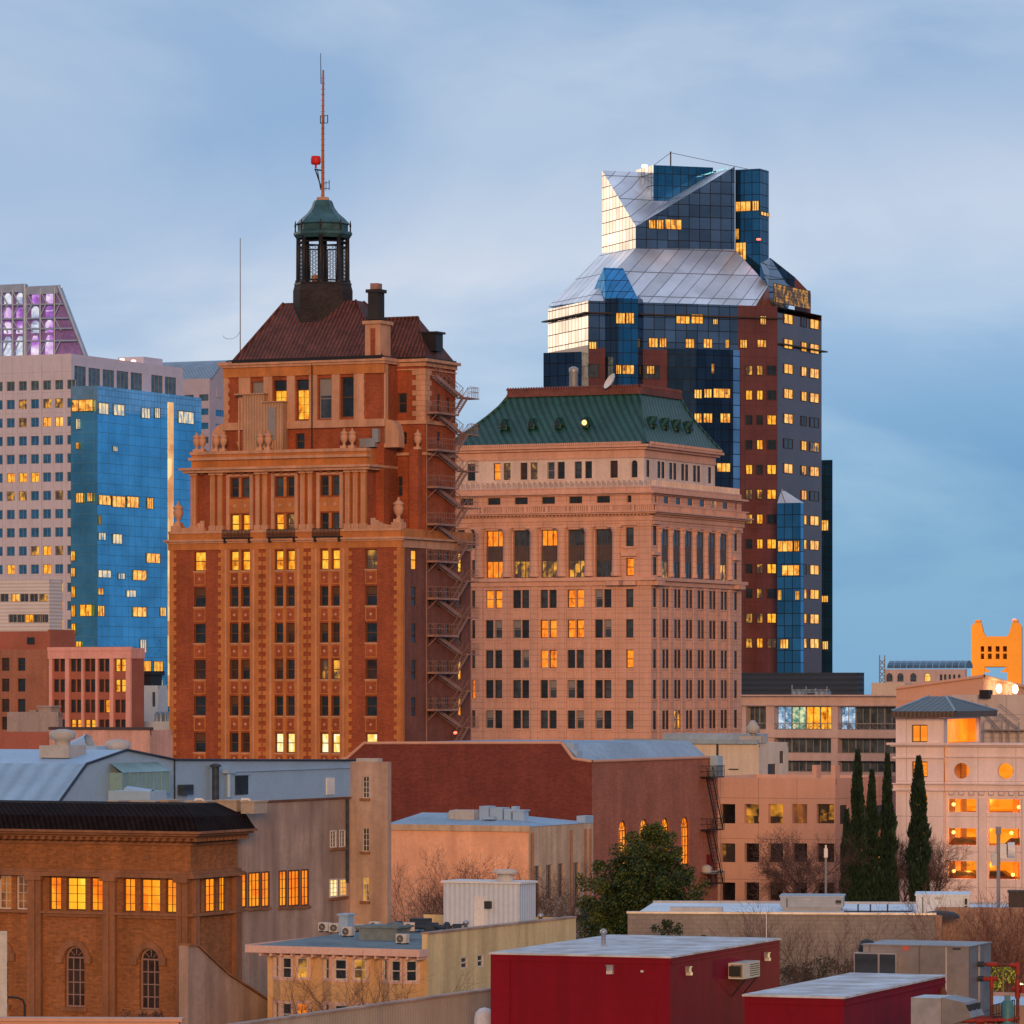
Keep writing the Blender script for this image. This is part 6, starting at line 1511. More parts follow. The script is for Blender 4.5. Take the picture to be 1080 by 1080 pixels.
def build_peach():
    S = .2872; X = lambda v: 400 + v * S; Y = lambda v: 770 + v * S
    rw = [(X(a), X(b), Y(c), Y(d), 'grid2', 'dark2', 'frame_grey') for a, b, c, d in ((567, 590, 498, 690), (610, 634, 494, 622), (653, 676, 490, 617), (710, 733, 486, 655))]
    B = simple('peach_stucco_hall', 'weathered peach stucco hall with low blue grey roof and tall side windows', 'building', X(549), 330, X(20), X(783), Y(356), 'peach_old', [], rw, 'blue_roof', 'frame_grey', par=.25, dr=.14)
    fx, sy = B.fx, B.sy; zt = B.zt
    sw = MB(); sw.box(.0, .05, 0, B.yb, 0, zt)
    # side wall skin with openings in stained cream
    mm = MB(); ro = [(sy(w_[0]), sy(w_[1]), B.z(w_[3], 0, sy((w_[0] + w_[1]) / 2)), B.z(w_[2], 0, sy((w_[0] + w_[1]) / 2))) for w_ in rw]
    wall(mm, B.R(.06), 0, B.yb, 0, zt, ro, .08); mm.box(0, .06, -.06, 0, 0, zt); B.add(mm, 'side_wall', MATS['stained_cream'])
    rf = MB(); y1 = sy(X(640)); rz = B.z(857.8, 0, 9); xa, yb = B.xa, B.yb; xr = fx(X(470), 7)
    rf.face([(xa, -.1, zt + .02), (0.1, -.1, zt + .02), (xr, yb * .55, rz), (xa, yb * .55, rz)]); rf.face([(.1, -.1, zt + .02), (.1, yb, zt + .02), (xr, yb * .55, rz)]); rf.face([(.1, yb, zt + .02), (xa, yb, zt + .02), (xa, yb * .55, rz), (xr, yb * .55, rz)])
    B.add(rf, 'hipped_roof', MATS['blue_roof'])
    ed = MB(); ed.box(xa, .12, -.16, -.1, zt - .35, zt + .08); B.add(ed, 'eaves_flashing', MATS['stained_cream'])
    pp = MB()
    for a in (556, 700, 752, 770): yy = sy(X(a)); pp.tube((.16, yy, 0 + 2), (.16, yy, zt - .4), .09, n=5)
    B.add(pp, 'downpipe', MATS['rust_iron'])
    def zroof(y): return zt + (rz - zt) * y / (yb * .55)
    # rooftop plant
    q = MB(); y = 3.5; x = fx(X(325), y); zb = zroof(y); q.box(x - .8, x + .8, y - .6, y + .6, zb - .3, zb + .65); q.lathe(fx(X(270), y), y, [(.38, zb - .2), (.38, zb + .4), (.2, zb + .62)], 10); q.tube((fx(X(272), y), y, zb + .35), (x - .7, y, zb + .4), .3, n=10); B.add(q, 'duct_fan', MATS['grey_ac'])
    q = MB(); x = fx(X(412), y); q.box(x - .7, x + .05, y - .6, y + .6, zb - .3, zb + .95); q.box(x + .1, x + 1.1, y - .5, y + .8, zb - .2, zb + .85); q.box(x + 1.2, x + 1.75, y - .4, y + .7, zb - .2, zb + .75); q.box(x + 1.75, x + 2.1, y - .3, y + .4, zb + .5, zb + .95); q.box(x - .2, x + .7, y - 1.1, y - .6, zb + .0, zb + .2); q.tube((x - 2.6, y, zb + .2), (x - .7, y, zb + .2), .05); B.add(q, 'roof_unit', MATS['blue_metal'])
    q = MB(); x = fx(X(519), y); q.box(x - .45, x + .45, y - .4, y + .4, zb - .4, zb + .6); q.box(x - .55, x + .55, y - .5, y + .5, zb + .6, zb + .7); B.add(q, 'roof_vent', MATS['blue_metal'])
    q = MB(); q.box(-.6, .1, sy(X(752)), sy(X(782)), zt, zt + .55); B.add(q, 'parapet_block', MATS['blue_metal'])
    bb = MB(); y0, y1 = sy(X(690)), sy(X(760)); zl = B.z(Y(684), 0, y0); bb.box(.06, 1.2, y0, y1, zl - .12, zl)
    for k in range(9): yy = y0 + (y1 - y0) * k / 8; bb.tube((1.2, yy, zl), (1.2, yy, zl + 1), .03, n=3)
    for h in (.5, 1): bb.tube((1.2, y0, zl + h), (1.2, y1, zl + h), .035, n=3)
    B.add(bb, 'iron_balcony', MATS['dark_iron']); B.finish()
build_peach()
def build_gambrel():
    S = .31481; X = lambda v: v * S; Y = lambda v: 740 + v * S
    B = Bld('blue_metal_hall', 'blue grey sheet metal hall with gambrel roof and long windowless side', 'building', X(190), 330); fx, sy = B.fx, B.sy
    pz = lambda a, b: (sy(X(a)), B.z(Y(b), 0, sy(X(a))))
    P = [pz(190, 342), pz(285, 210), pz(420, 163), pz(582, 196), pz(1232, 198)]; yb = P[-1][0]; L0 = -60; m = MB()
    m.face([(0, P[0][0], 0), (0, yb, 0)] + [(0, y, h) for y, h in reversed(P)], 0); m.face([(L0, 0, 0), (0, 0, 0), (0, 0, P[0][1]), (L0, 0, P[0][1])], 0); m.face([(L0, yb, 0), (0, yb, 0), (0, yb, P[-1][1]), (L0, yb, P[-1][1])], 0)
    B.add(m, 'wall', MATS['blue_metal'])
    r = MB()
    for k, ((a, b), (c, d)) in enumerate(zip(P, P[1:])): r.face([(L0, a, b + .03), (.2, a, b + .03), (.2, c, d + .03), (L0, c, d + .03)], 0 if k == 0 else 1)
    ro = B.add(r, 'gambrel_roof', [MATS['blue_metal_rib'], MATS['blue_metal']])
    t = MB()
    for (a, b), (c, d) in zip(P, P[1:]): t.tube((.15, a, b + .05), (.15, c, d + .05), .1, n=4)
    t.box(.0, .08, P[3][0], P[3][0] + .12, 6, P[3][1]); B.add(t, 'barge_trim', MATS['slate_wall'])
    # glazed lean-to vent, pipes, doors on the side
    q = MB(); y0, y1 = sy(X(368)), sy(X(528)); z0, z1 = B.z(Y(312), 0, y0), B.z(Y(238), 0, y0); q.box(0, 1.0, y0, y1, z0, z1); q.face([(1.1, y0, z1), (1.1, y1, z1), (0, y1, z1 + .7), (0, y0, z1 + .7)], 0)
    for k in range(7): yy = y0 + (y1 - y0) * k / 6; q.box(1.0, 1.06, yy - .06, yy + .06, z0, z1)
    B.add(q, 'lean_to_vent', mat('teal_panel', (.20, .36, .40), .4, .15, .5))
    q = MB(); y = sy(X(703)); q.tube((.5, y, B.z(Y(335), 0, y)), (.5, y, B.z(Y(215), 0, y)), .28, n=8); q.lathe(.5, y, [(.45, B.z(Y(218), 0, y)), (.45, B.z(Y(212), 0, y)), (.1, B.z(Y(207), 0, y))], 8); B.add(q, 'vent_pipe', MATS['slate_wall'])
    q = MB(); y = sy(X(755)); q.tube((.3, y, B.z(Y(320), 0, y)), (.3, y, B.z(Y(228), 0, y)), .2, n=8); q.box(.1, .6, y - .6, y + .6, B.z(Y(240), 0, y), B.z(Y(228), 0, y)); B.add(q, 'vent_pipe', MATS['blue_metal'])
    for a, b, nm, mt in ((787, 828, 'dark_door', 'dark'), (1092, 1118, 'white_door', 'white_metal')):
        q = MB(); y0, y1 = sy(X(a)), sy(X(b)); q.box(.0, .1, y0, y1, B.z(Y(312), 0, y0), B.z(Y(249 if a < 900 else 256), 0, y0)); B.add(q, 'door', MATS[mt], label='dark glazed door' if a < 900 else 'white door')
    q = MB(); q.box(0, .12, sy(X(745)), sy(X(1215)), B.z(Y(232), 0, sy(X(900))), B.z(Y(229), 0, sy(X(900)))); q.box(0, .12, sy(X(790)), sy(X(840)), B.z(Y(246), 0, sy(X(800))), B.z(Y(243), 0, sy(X(800)))); B.add(q, 'ledge', MATS['blue_metal'])
    q = MB(); y = sy(X(612)); q.box(.0, .5, y - .8, y + .8, B.z(Y(312), 0, y), B.z(Y(278), 0, y)); B.add(q, 'louvre_box', MATS['slate_wall'])
    for px, py, n in ((66, 790, 'fat'), (124, 787, 'wide')):
        q = MB(); yy = 14 if px < 100 else 16; D = 350 if px < 300 else 320; p = at(px, py + 8, D); l = B.local(p.x, p.y)
        if px < 100: ym = P[1][0] * .45 + P[2][0] * .55; l = (fx(px, ym), ym); p.z = (P[1][1] * .45 + P[2][1] * .55) + .9; s = 1.25 if n == 'fat' else (1.0 if px < 300 else .5)
        q.box(l[0] - s, l[0] + s, l[1] - s, l[1] + s, p.z - 1.0, p.z - .1); q.lathe(l[0], l[1], [(.45 * s, p.z - .2), (.45 * s, p.z + .25), (.75 * s, p.z + .4), (.8 * s, p.z + .8), (.6 * s, p.z + 1.0), (.2 * s, p.z + 1.1)], 12); B.add(q, 'roof_ventilator', MATS['grey_ac'])
    q = MB(); p = at(78, 784, 355); l = B.local(p.x, p.y); q.tube((l[0] - 1, l[1], p.z - 1), (l[0] + 1.4, l[1], p.z + .1), .7, n=8); q.box(l[0] - .3, l[0] + 2.6, l[1] - 1, l[1] + 1, p.z - 1.6, p.z - .2); B.add(q, 'duct', MATS['blue_metal'])
build_gambrel()
def build_brown():
    S = .31481; X = lambda v: v * S; Y = lambda v: 740 + v * S
    B = Bld('arched_brick_building', 'brown brick corner building with black tiled cornice, glowing upper windows and arched lower windows', 'building', X(638), 260); fx, sy = B.fx, B.sy
    z = lambda v: B.z(Y(v), fx(X(320))); zr = lambda v: B.z(Y(v), 0, sy(X(725))); m = MB(); ops, rops = [], []; tr = MB()
    x0 = fx(-60); yb = sy(X(797))
    wl = [(-40, -8, 0), (-4, 38, 0), (55, 94, 0), (164, 204, 1), (221, 287, 1), (302, 344, 1), (413, 452, 1), (470, 537, 1), (555, 592, 1)]
    for a, b, on in wl:
        o = (fx(X(a)), fx(X(b)), z(702), z(589)); ops.append(o); B.win(B.F(), *o, 'grid', 'lit_grid' if on and a != 221 else ('lit_y2' if on else 'dark_glow'), .16, 'frame_brown' if on else 'frame_white')
    for a, b in ((-36, 27), (217, 283), (467, 533)):
        o = (fx(X(a)), fx(X(b)), z(1026), z(822), 'arch'); ops.append(o); B.win(B.F(), *o[:4], 'arch_grid', 'dark_warm', .25, 'frame_muted')
        xc, zc, r = (o[0] + o[1]) / 2, o[3] - (o[1] - o[0]) / 2, (o[1] - o[0]) / 2
        for k in range(12):                       # brick arch ring
            t0, t1 = math.pi * k / 12, math.pi * (k + 1) / 12; q = [(r + .02, t0), (r + .02, t1), (r + .38, t1), (r + .38, t0)]; q = [(xc + u * math.cos(t), zc + u * math.sin(t)) for u, t in q]
            tr.loft([(x, .02, h) for x, h in q], [(x, -.12, h) for x, h in q], 0)
        for e in (o[0] - .3, o[1] + .3): tr.box(e - .22, e + .22, -.2, .02, zc - .3, zc + .15, 0)
        tr.box(o[0] - .2, o[1] + .2, -.16, .02, o[2] - .25, o[2], 0)
    for a, b in ((656, 672), (686, 720), (732, 752)):
        y = sy(X(a)); o = (y, sy(X(b)), zr(704), zr(588)); rops.append(o); B.win(B.R(), *o, 'grid', 'lit_grid', .0, 'frame_brown')
    zw = z(445); wall(m, B.F(), x0, 0, 0, zw, ops, .3); wall(m, B.R(), 0, yb, 0, zw, rops, .07); m.face([(x0, yb, 0), (0, yb, 0), (0, yb, zw), (x0, yb, zw)]); m.face([(x0, 0, 0), (x0, yb, 0), (x0, yb, zw), (x0, 0, zw)])
    B.add(m, 'wall', MATS['brown_brick_fine'])
    # pilasters
    for a, b in ((-20, -2), (100, 145), (352, 393), (598, 636)):
        xa, xb = fx(X(a)), fx(X(b)); tr.box(xa, xb, -.3, .02, 0, z(588)); tr.box(xa + .35, xb - .35, -.42, -.3, 0, z(600)); tr.box(xa - .1, xb + .1, -.5, .02, z(600), z(586))
    for a, b in ((641, 654), (776, 796)): tr.box(-.02, .3, sy(X(a)), sy(X(b)), 0, zr(588))
    def band(u, v, e): tr.box(x0, e, -e, .05, z(v), z(u)); tr.box(-.05, e, .05, yb, z(v), z(u))
    band(572, 586, .5); band(562, 572, .25); band(470, 478, .12); band(452, 463, .35); band(444, 452, .7); band(436, 444, 1.05); band(428, 436, 1.3)
    band(703, 712, .35); 
    for a in (150, 400): tr.box(fx(X(a)), fx(X(a + 200)), -.2, .02, z(722), z(712))
    x = x0
    while x < .6: tr.box(x, x + .22, -.68, -.3, z(463), z(452)); x += .5
    y = 0
    while y < yb: tr.box(.3, .68, y, y + .22, z(463), z(452)); y += .5
    for a in (0, 244, 493): tr.box(fx(X(a - 8)), fx(X(a + 8)), -.08, .02, z(524), z(508))
    tr.box(-.02, .08, sy(X(717)), sy(X(727)), zr(530), zr(512))
    B.add(tr, 'stone_trim', MATS['brown_stone'])
    # black tiled mansard cornice
    rf = MB(); z0, z1 = z(428), z(343); e0 = 1.15; A = [(x0, -e0), (e0, -e0), (e0, yb), (x0, yb)]; C = [(x0, 1.1), (-1.1, 1.1), (-1.1, yb), (x0, yb)]
    rf.loft([p + (z0,) for p in A], [(x * 1 if i in (0, 3) else .55, (-.55 if i < 2 else y)) + (z0 + (z1 - z0) * .55,) for i, (x, y) in enumerate(A)], 0, False)
    rf.loft([(x * 1 if i in (0, 3) else .55, (-.55 if i < 2 else y)) + (z0 + (z1 - z0) * .55,) for i, (x, y) in enumerate(A)], [p + (z1,) for p in C], 0, True)
    B.add(rf, 'tiled_cornice', MATS['dark_tile']); B.finish(split=True)
    rt = MB()
    for px, w_, py, h_ in ((126, 12, 846, 9), (158, 30, 846, 8), (180, 10, 845, 8), (214, 26, 846, 9), (246, 24, 845, 8), (268, 16, 846, 8)):
        y = 6; x = fx(px, y); zz_ = B.z(py, x, y); k = B.o
        q = MB(); hw = w_ * .5 / 18.6; q.box(x - hw, x + hw, y - .8, y + .8, z1 - .6, zz_); q.box(x - hw - .05, x + hw + .05, y - .85, y + .85, zz_, zz_ + .1); B.add(q, 'roof_unit', MATS['tan_ac'])
    q = MB(); x = fx(145, 8); zz_ = B.z(834, x, 8); q.box(x - 1.4, x + 1.4, 7, 9, z1 - .5, zz_); q.tube((x - .5, 7.6, zz_ - .2), (x + 1.2, 7.6, zz_ - .4), .5, n=8); B.add(q, 'roof_duct', MATS['blue_metal'])
    for px in (206, 255):
        q = MB(); x = fx(px, 5.5); zz_ = B.z(843, x, 5.5); q.path([(x, 5.5, z1 - .4), (x, 5.5, zz_), (x + .5, 5.5, zz_), (x + .5, 5.5, zz_ - .35)], .08, 5); B.add(q, 'vent_pipe', MATS['white_metal'])
    return B
lit('lit_y2', (1.0, .27, .008), (1.0, .45, .015), (1.0, .70, .06), 1.0, .5, .4)
lit('dark_glow', (.05, .02, .015), (.16, .05, .02), (.55, .17, .03), .7, .9, .5)
BROWN = build_brown()
def build_concrete():
    S = .2872; X = lambda v: 200 + v * S; Y = lambda v: 770 + v * S
    g = BROWN; y0 = g.sy(253.2); x, y = g.world(-.35, y0); px = 540 + F * x / y
    B = Bld('stained_concrete_block', 'stained grey concrete block with orange windows and taller stair tower', 'building', px, y); sy = B.sy
    zr = lambda py, p: B.z(py, 0, sy(p)); ops = []; y1 = sy(X(590)); y2 = sy(X(733))
    for a, b in ((178, 208), (215, 258), (262, 292), (327, 355), (361, 402), (408, 436)):
        p = X((a + b) / 2); o = (sy(X(a)), sy(X(b)), zr(Y(658 - a * .03), p), zr(Y(533 - a * .055), p)); ops.append(o); B.win(B.R(), *o, 'grid', 'lit_grid', .0, 'frame_brown')
    for a, b, c, d, pn in ((515, 538, 432, 368, 'dark2'), (549, 571, 430, 366, 'dark2'), (513, 543, 614, 546, 'lit_w'), (550, 575, 610, 545, 'lit_y')):
        p = X((a + b) / 2); o = (sy(X(a)), sy(X(b)), zr(Y(c), p), zr(Y(d), p)); ops.append(o); B.win(B.R(), *o, 'grid2', pn, .0, 'frame_white')
    m = MB(); zt = zr(Y(262), X(380)); wall(m, B.R(), 0, y1, 0, zt, ops, .08); m.face([(-40, 0, 0), (0, 0, 0), (0, 0, zt), (-40, 0, zt)]); m.face([(-40, 0, zt - .4), (0, 0, zt - .4), (0, y1, zt - .4), (-40, y1, zt - .4)]); m.box(-.3, -.01, 0, y1, zt - .4, zt + .002)
    t2 = []; fxt = lambda p: B.fx(p, y1); zt_ = lambda py: B.z(py, 1.0, y1); xt = fxt(X(727))
    for c, d, pn in ((250, 170, 'dark2'), (446, 360, 'dark2'), (628, 540, 'lit_dim')):
        o = (fxt(X(633)), fxt(X(658)), zt_(Y(c)), zt_(Y(d))); t2.append(o); B.win(B.F(y1), *o, 'grid2', pn, .14, 'frame_white')
    z2 = zt_(Y(116)); y2 = y1 + .5; xl = fxt(X(590)); wall(m, B.F(y1), xl, xt, 0, z2, t2, .2); m.face([(xt, y1, 0), (xt, y2, 0), (xt, y2, z2), (xt, y1, z2)]); m.face([(xl, y2, 0), (xt, y2, 0), (xt, y2, z2), (xl, y2, z2)]); m.face([(xl, y1, z2), (xt, y1, z2), (xt, y2, z2), (xl, y2, z2)]); m.face([(xl, y1, 0), (xl, y2, 0), (xl, y2, z2), (xl, y1, z2)])
    B.add(m, 'wall', MATS['stained_concrete'])
    c = MB(); c.box(-.35, .08, 0, y1, zt, zt + .12); B.add(c, 'coping', mat('rust_edge', (.16, .07, .04), .9, .3, 1))
    for o in ops:
        s = MB(); s.box(0, .14, o[0] - .1, o[1] + .1, o[2] - .16, o[2]); B.add(s, 'sill', MATS['brown_stone'])
    for o in t2:
        s = MB(); s.box(o[0] - .1, o[1] + .1, y1 - .14, y1, o[2] - .16, o[2]); B.add(s, 'sill', MATS['brown_stone'])
    q = MB(); yy = sy(X(571)); q.tube((.15, yy, zr(Y(560), X(571))), (.15, yy, zt), .1, n=6); B.add(q, 'downpipe', MATS['slate_wall'])
    q = MB(); yy = y1 + .35; q.box(fxt(X(610)), fxt(X(690)), yy - .3, yy + .3, z2, z2 + .2); B.add(q, 'roof_hatch', MATS['grey_ac']); B.finish()
build_concrete()
def build_gable_wall():
    # grey rendered flank with a raking top, in front of the brick building
    S = .31481; D = 238; B = Bld('raking_flank_wall', 'grey stained free standing flank wall with steep raking top, before the brown brick corner', 'wall', 198.5, D)
    sy = B.sy; P = [(198.5, 997.5), (208, 998), (240, 1028), (281, 1055), (302, 1073), (330, 1096)]; p = [(sy(a), B.z(b, 0, sy(a))) for a, b in P]; m = MB(); yb = p[-1][0]
    A = [(0, 0, 0), (0, yb, 0)] + [(0, y, h) for y, h in reversed(p)]; m.face(A); C = [(-.55, y, h) for _, y, h in A]; m.loft(A, C); B.add(m, 'wall', MATS['stained_concrete'])
    c = MB()
    for (a, b), (e, f_) in zip(p, p[1:]): c.loft([(-.65, a, b), (.1, a, b), (.1, e, f_), (-.65, e, f_)], [(-.65, a, b + .12), (.1, a, b + .12), (.1, e, f_ + .12), (-.65, e, f_ + .12)])
    B.add(c, 'coping', MATS['brown_stone'])
build_gable_wall()
def build_office():
    S = .2963; X = lambda v: 600 + v * S; Y = lambda v: 760 + v * S
    fw = []
    for r, (c, d) in enumerate(((297, 366), (437, 504), (576, 640))):
        for k, (a, b) in enumerate(((455, 507), (540, 592), (625, 677), (710, 762), (795, 848), (882, 944))):
            pn = 'lit_room' if (r, k) in ((0, 3), (0, 2), (0, 5), (1, 1)) else 'dark_deep'
            if (r, k) == (0, 4): pn = 'dark_glow'
            fw.append((X(a), X(b), Y(c), Y(d), 'two' if k == 5 else 'bare', pn, 'frame_dark'))
    B = simple('punched_window_office', 'pink concrete office with rows of deep square windows, behind the bare tree', 'building', 881.5, 430, X(430), 946, Y(206), 'office_pink', fw, [(886, 894, 849, 869, 'bare', 'dark_deep'), (905, 915, 849, 869, 'bare', 'dark_deep'), (925, 935, 849, 869, 'bare', 'dark_deep'), (886, 894, 890, 909, 'bare', 'dark_deep'), (905, 915, 890, 909, 'bare', 'lit_o'), (925, 935, 890, 909, 'bare', 'lit_o')], 'cream_wall', par=.6, df=.7); B.finish()
    q = MB()
    for a in (838, 905): q.box(B.fx(X(a)), B.fx(X(a + 16)), 2, 3.2, B.zr, B.zt + 1.2)
    B.add(q, 'roof_post', MATS['office_pink'])
    B = simple('cream_roof_house', 'cream roof house with blue grey roof edge and sunlit end, behind the maroon brick hall', 'building', X(676), 465, X(172), X(781), Y(80), 'cream_clean', [], [(X(708), X(738), Y(154), Y(202), 'bare', 'dark_warm'), (X(750), X(766), Y(108), Y(152), 'bare', 'dark_warm')], 'blue_roof'); B.finish()
    e = MB(); e.box(B.xa - .2, .0, -.45, .3, B.zt - .1, B.zt + .35); e.box(B.xa + 5, -1, .3, 5, B.zr, B.zt + .9); B.add(e, 'roof_edge', MATS['blue_roof'])
    q = MB()
    for a in (266, 530): q.box(B.fx(X(a - 3)), B.fx(X(a + 3)), -.15, -.02, B.z(Y(200)), B.zt)
    q.box(B.fx(X(570)), B.fx(X(604)), -.1, -.02, B.z(Y(176)), B.z(Y(172))); B.add(q, 'downpipe', MATS['slate_wall'])
    q = MB(); x = B.fx(X(655), 1); q.lathe(x, 1, [(.35, B.zt), (.35, B.zt + 1.0), (.7, B.zt + 1.0), (.7, B.zt + 1.6), (.2, B.zt + 2.3)], 10); q.box(x - 1.2, x + 1.2, .2, 1.8, B.zt, B.zt + .7); B.add(q, 'roof_ventilator', MATS['grey_ac'])
lit('lit_room', (.012, .008, .007), (.02, .012, .008), (.9, .36, .03), .85, .6, .7, (.5, .68, .98))
build_office()
# ================================================================ the near roofs
mat('yellow_wall', (.62, .40, .20), .88, .09, .35, .08, 4, stain=.18); mat('yellow_side', (.70, .56, .31), .88, .1, .35, .08, 4, stain=.25); mat('trim_pink', (.66, .45, .40), .8, .08); mat('felt_roof', (.15, .20, .22), .85, .25, .35, .2, 2)
mat('white_rib', (.56, .64, .74), .55, .06, .3, .05, 3, rib=('u', .3, .07), bump=.3); mat('ac_white', (.52, .52, .50), .6, .12, .8, .12, 5); mat('ac_dark', (.03, .035, .04), .6, .3); mat('cmu', (.255, .235, .235), .92, .12, .4, .12, 4, stain=.1, brick=(.4, .2, .04)); mat('tan_block', (.36, .235, .185), .9, .1, .4, .1, 4, stain=.12)
mat('membrane', (.72, .78, .84), .7, .08, .25, .06, 2, hue=(.60, .67, .74)); mat('dirty_membrane', (.56, .59, .64), .75, .25, .5, .16, 1.5, hue=(.40, .37, .35)); mat('red_wall', (.205, .0014, .014), .75, .12, .25, .07, 3, stain=.14, spec=.25); mat('galvanised', (.26, .25, .26), .5, .2, .35, .12, 2, metal=.5, panel=(1.9, 5)); mat('galv_plain', (.42, .42, .44), .4, .2, .5, .12, 2, metal=.6)
mat('beige_fascia', (.46, .36, .25), .8, .1, .3, .06, 3, rib=('u', .22, .05), stain=.1, bump=.15); mat('red_pipe', (.26, .03, .022), .6, .3, 1.2); mat('rust_pipe', (.13, .05, .036), .8, .35, 1.4); mat('pale_blue_roof', (.48, .58, .70), .7, .12, .3)
mat('unit_white', (.62, .71, .80), .5, .1, .5, .08, 3); mat('unit_grey', (.30, .34, .38), .5, .12, .5, .1, 3)
def ac_unit(w=.55, d=.3, h=.42, body='ac_white'):
    """outdoor condenser with a round fan grille"""
    m = MB(); m.box(-w / 2, w / 2, 0, d, .08, h, 0); m.box(-w / 2 + .05, -w / 2 + .15, .02, d - .02, 0, .08, 1); m.box(w / 2 - .15, w / 2 - .05, .02, d - .02, 0, .08, 1)
    f = MB(); r = h * .36; f.face([(-w * .1 + r * math.cos(k * math.pi / 8), -.008, h * .54 + r * math.sin(k * math.pi / 8)) for k in range(16)], 0)
    for k in range(8): a = k * math.pi / 8; f.tube((-w * .1 - r * math.cos(a), -.012, h * .54 - r * math.sin(a)), (-w * .1 + r * math.cos(a), -.012, h * .54 + r * math.sin(a)), .008, n=3, m=1)
    return m.mesh('body', [MATS[body], MATS['ac_dark']]), f.mesh('fan_grille', [MATS['ac_dark'], MATS['grey_ac']])
def place_ac(meshes, x, y, z, rz, label):
    o = empty('air_conditioner', (x, y, z), rz, label, 'air conditioner', 'air conditioners on the flat roofs'); inst(meshes[0], 'body', o); inst(meshes[1], 'fan_grille', o); return o
def build_yellow():
    S = .2872; X = lambda v: 200 + v * S; Y = lambda v: 770 + v * S; X3 = lambda v: 400 + v * S
    D = 240; B = Bld('bay_windowed_flats', 'yellow apartment house with three bay windows and a flat roof full of units', 'apartment house', X3(179), D); fx, sy = B.fx, B.sy
    z = lambda v, x=-4: B.z(Y(v), x); zr = lambda v, p: B.z(Y(v), 0, sy(p)); x0 = fx(X(286)); yb = sy(X3(722)); zt = B.z(Y(750), 0, 0); zroof = z(800)
    m = MB(); ops = []; m2 = MB()
    for a, b, c, d in ((300, 326, 876, 832), (361, 384, 870, 824)):
        p = X3((a + b) / 2); o = (sy(X3(a)), sy(X3(b)), zr(c, p), zr(d, p)); ops.append(o); B.win(B.R(), *o, 'double', 'dark_warm' if a == 300 else 'dark', .06, 'frame_white')
    wall(m2, B.R(), 0, yb, 0, zt, ops, .12); m2.box(-.35, -.02, .0, yb, zroof, zt - .003); m2.face([(x0, yb, 0), (0, yb, 0), (0, yb, zt), (x0, yb, zt)]); B.add(m2, 'side_wall', MATS['yellow_side'])
    wall(m, B.F(), x0, 0, 0, zroof - .35, (), .2); m.face([(x0, 0, 0), (x0, yb, 0), (x0, yb, zroof), (x0, 0, zroof)]); B.add(m, 'wall', MATS['yellow_wall'])
    # three splayed bays with windows
    for k, (a, b, c, d) in enumerate(((312, 336, 386, 442), (494, 524, 592, 658), (710, 736, 786, 842))):
        xs = [fx(X(v), -.5 if v in (b, c) else 0) for v in (a, b, c, d)]; pr = [(xs[0] - .1, 0), (xs[1], -.62), (xs[2], -.62), (xs[3] + .1, 0)]; bm = MB(); zb0, zb1 = z(1150), zroof - .45
        wz = [(z(916), z(840)), (z(1090), z(1008))]; bo = None
        bm.face([p + (zb1,) for p in pr]); bm.face([p + (zb0,) for p in pr]); parts = []
        for i in range(3):
            A, C = Vector(pr[i]), Vector(pr[i + 1]); L0 = (C - A).length; f = Fr(pr[i], math.atan2(C.y - A.y, C.x - A.x)); mg = L0 * (.16 if i == 1 else .2)
            oo = [(mg, L0 - mg, q[0], q[1]) for q in wz]; wall(bm, f, 0, L0, zb0, zb1, oo, .1)
            for r, q in enumerate(oo): parts.append((f, q, 'lit_dim' if (k, i, r) in ((0, 2, 0), (1, 2, 0)) else ('lit_o' if (k, i, r) == (0, 2, 1) else 'dark')))
        bo = B.add(bm, 'bay_window', MATS['yellow_wall'])
        for f, q, pn in parts:
            me, pm = window_mesh(q[1] - q[0], q[3] - q[2], 'double', pn, 'frame_white', False); inst(me, 'window', bo, f.p((q[0] + q[1]) / 2, .06, (q[2] + q[3]) / 2), f.ang)
            s = MB(); w_ = .13
            for u in ((q[0] - w_, q[0], q[2] - w_, q[3] + w_), (q[1], q[1] + w_, q[2] - w_, q[3] + w_), (q[0], q[1], q[3], q[3] + w_), (q[0], q[1], q[2] - w_, q[2])): s.box(u[0], u[1], -.05, .0, u[2], u[3], 0, f)
            s.build('casing', MATS['trim_pink'], bo)
    # roof with wide eaves on brackets
    rf = MB(); xe = fx(X(216), -.8); q = [(xe, -1.0, zroof), (-.05, -1.0, zroof), (-.05, yb - .1, zroof + .25), (xe, yb - .1, zroof + .25)]; rf.loft([(a, b, c - .02) for a, b, c in q], q); B.add(rf, 'flat_roof', MATS['felt_roof'])
    ev = MB(); ev.box(xe - .05, .05, -1.1, -1.0, zroof - .32, zroof + .06); ev.box(xe - .05, xe, -1.0, yb, zroof - .3, zroof + .1); ev.box(xe, 0, -1.0, 0, zroof - .34, zroof - .26)
    ev.box(-.03, .05, -1.0, -.005, zroof - .335, zroof + .055)
    x = x0
    while x < 0: ev.box(x, x + .12, -.95, 0, zroof - .5, zroof - .34); x += .62
    B.add(ev, 'eaves', MATS['trim_pink'])
    cp = MB(); cp.box(-.42, .06, -.02, yb, zt, zt + .1); B.add(cp, 'coping', MATS['stained_concrete'])
    # raised skylight and white metal roof house
    k = MB(); y = 5.5; k.box(fx(X(622), y), fx(X(760), y), y, y + 1.6, zroof, zroof + .75); k.box(fx(X(608), y), fx(X(772), y), y - .15, y + 1.75, zroof + .75, zroof + .86); k.lathe((fx(X(690), y) + fx(X(770), y)) / 2, y + .8, [(.5, zroof + .86), (.4, zroof + 1.0), (.1, zroof + 1.05)], 10); B.add(k, 'skylight', MATS['felt_roof'])
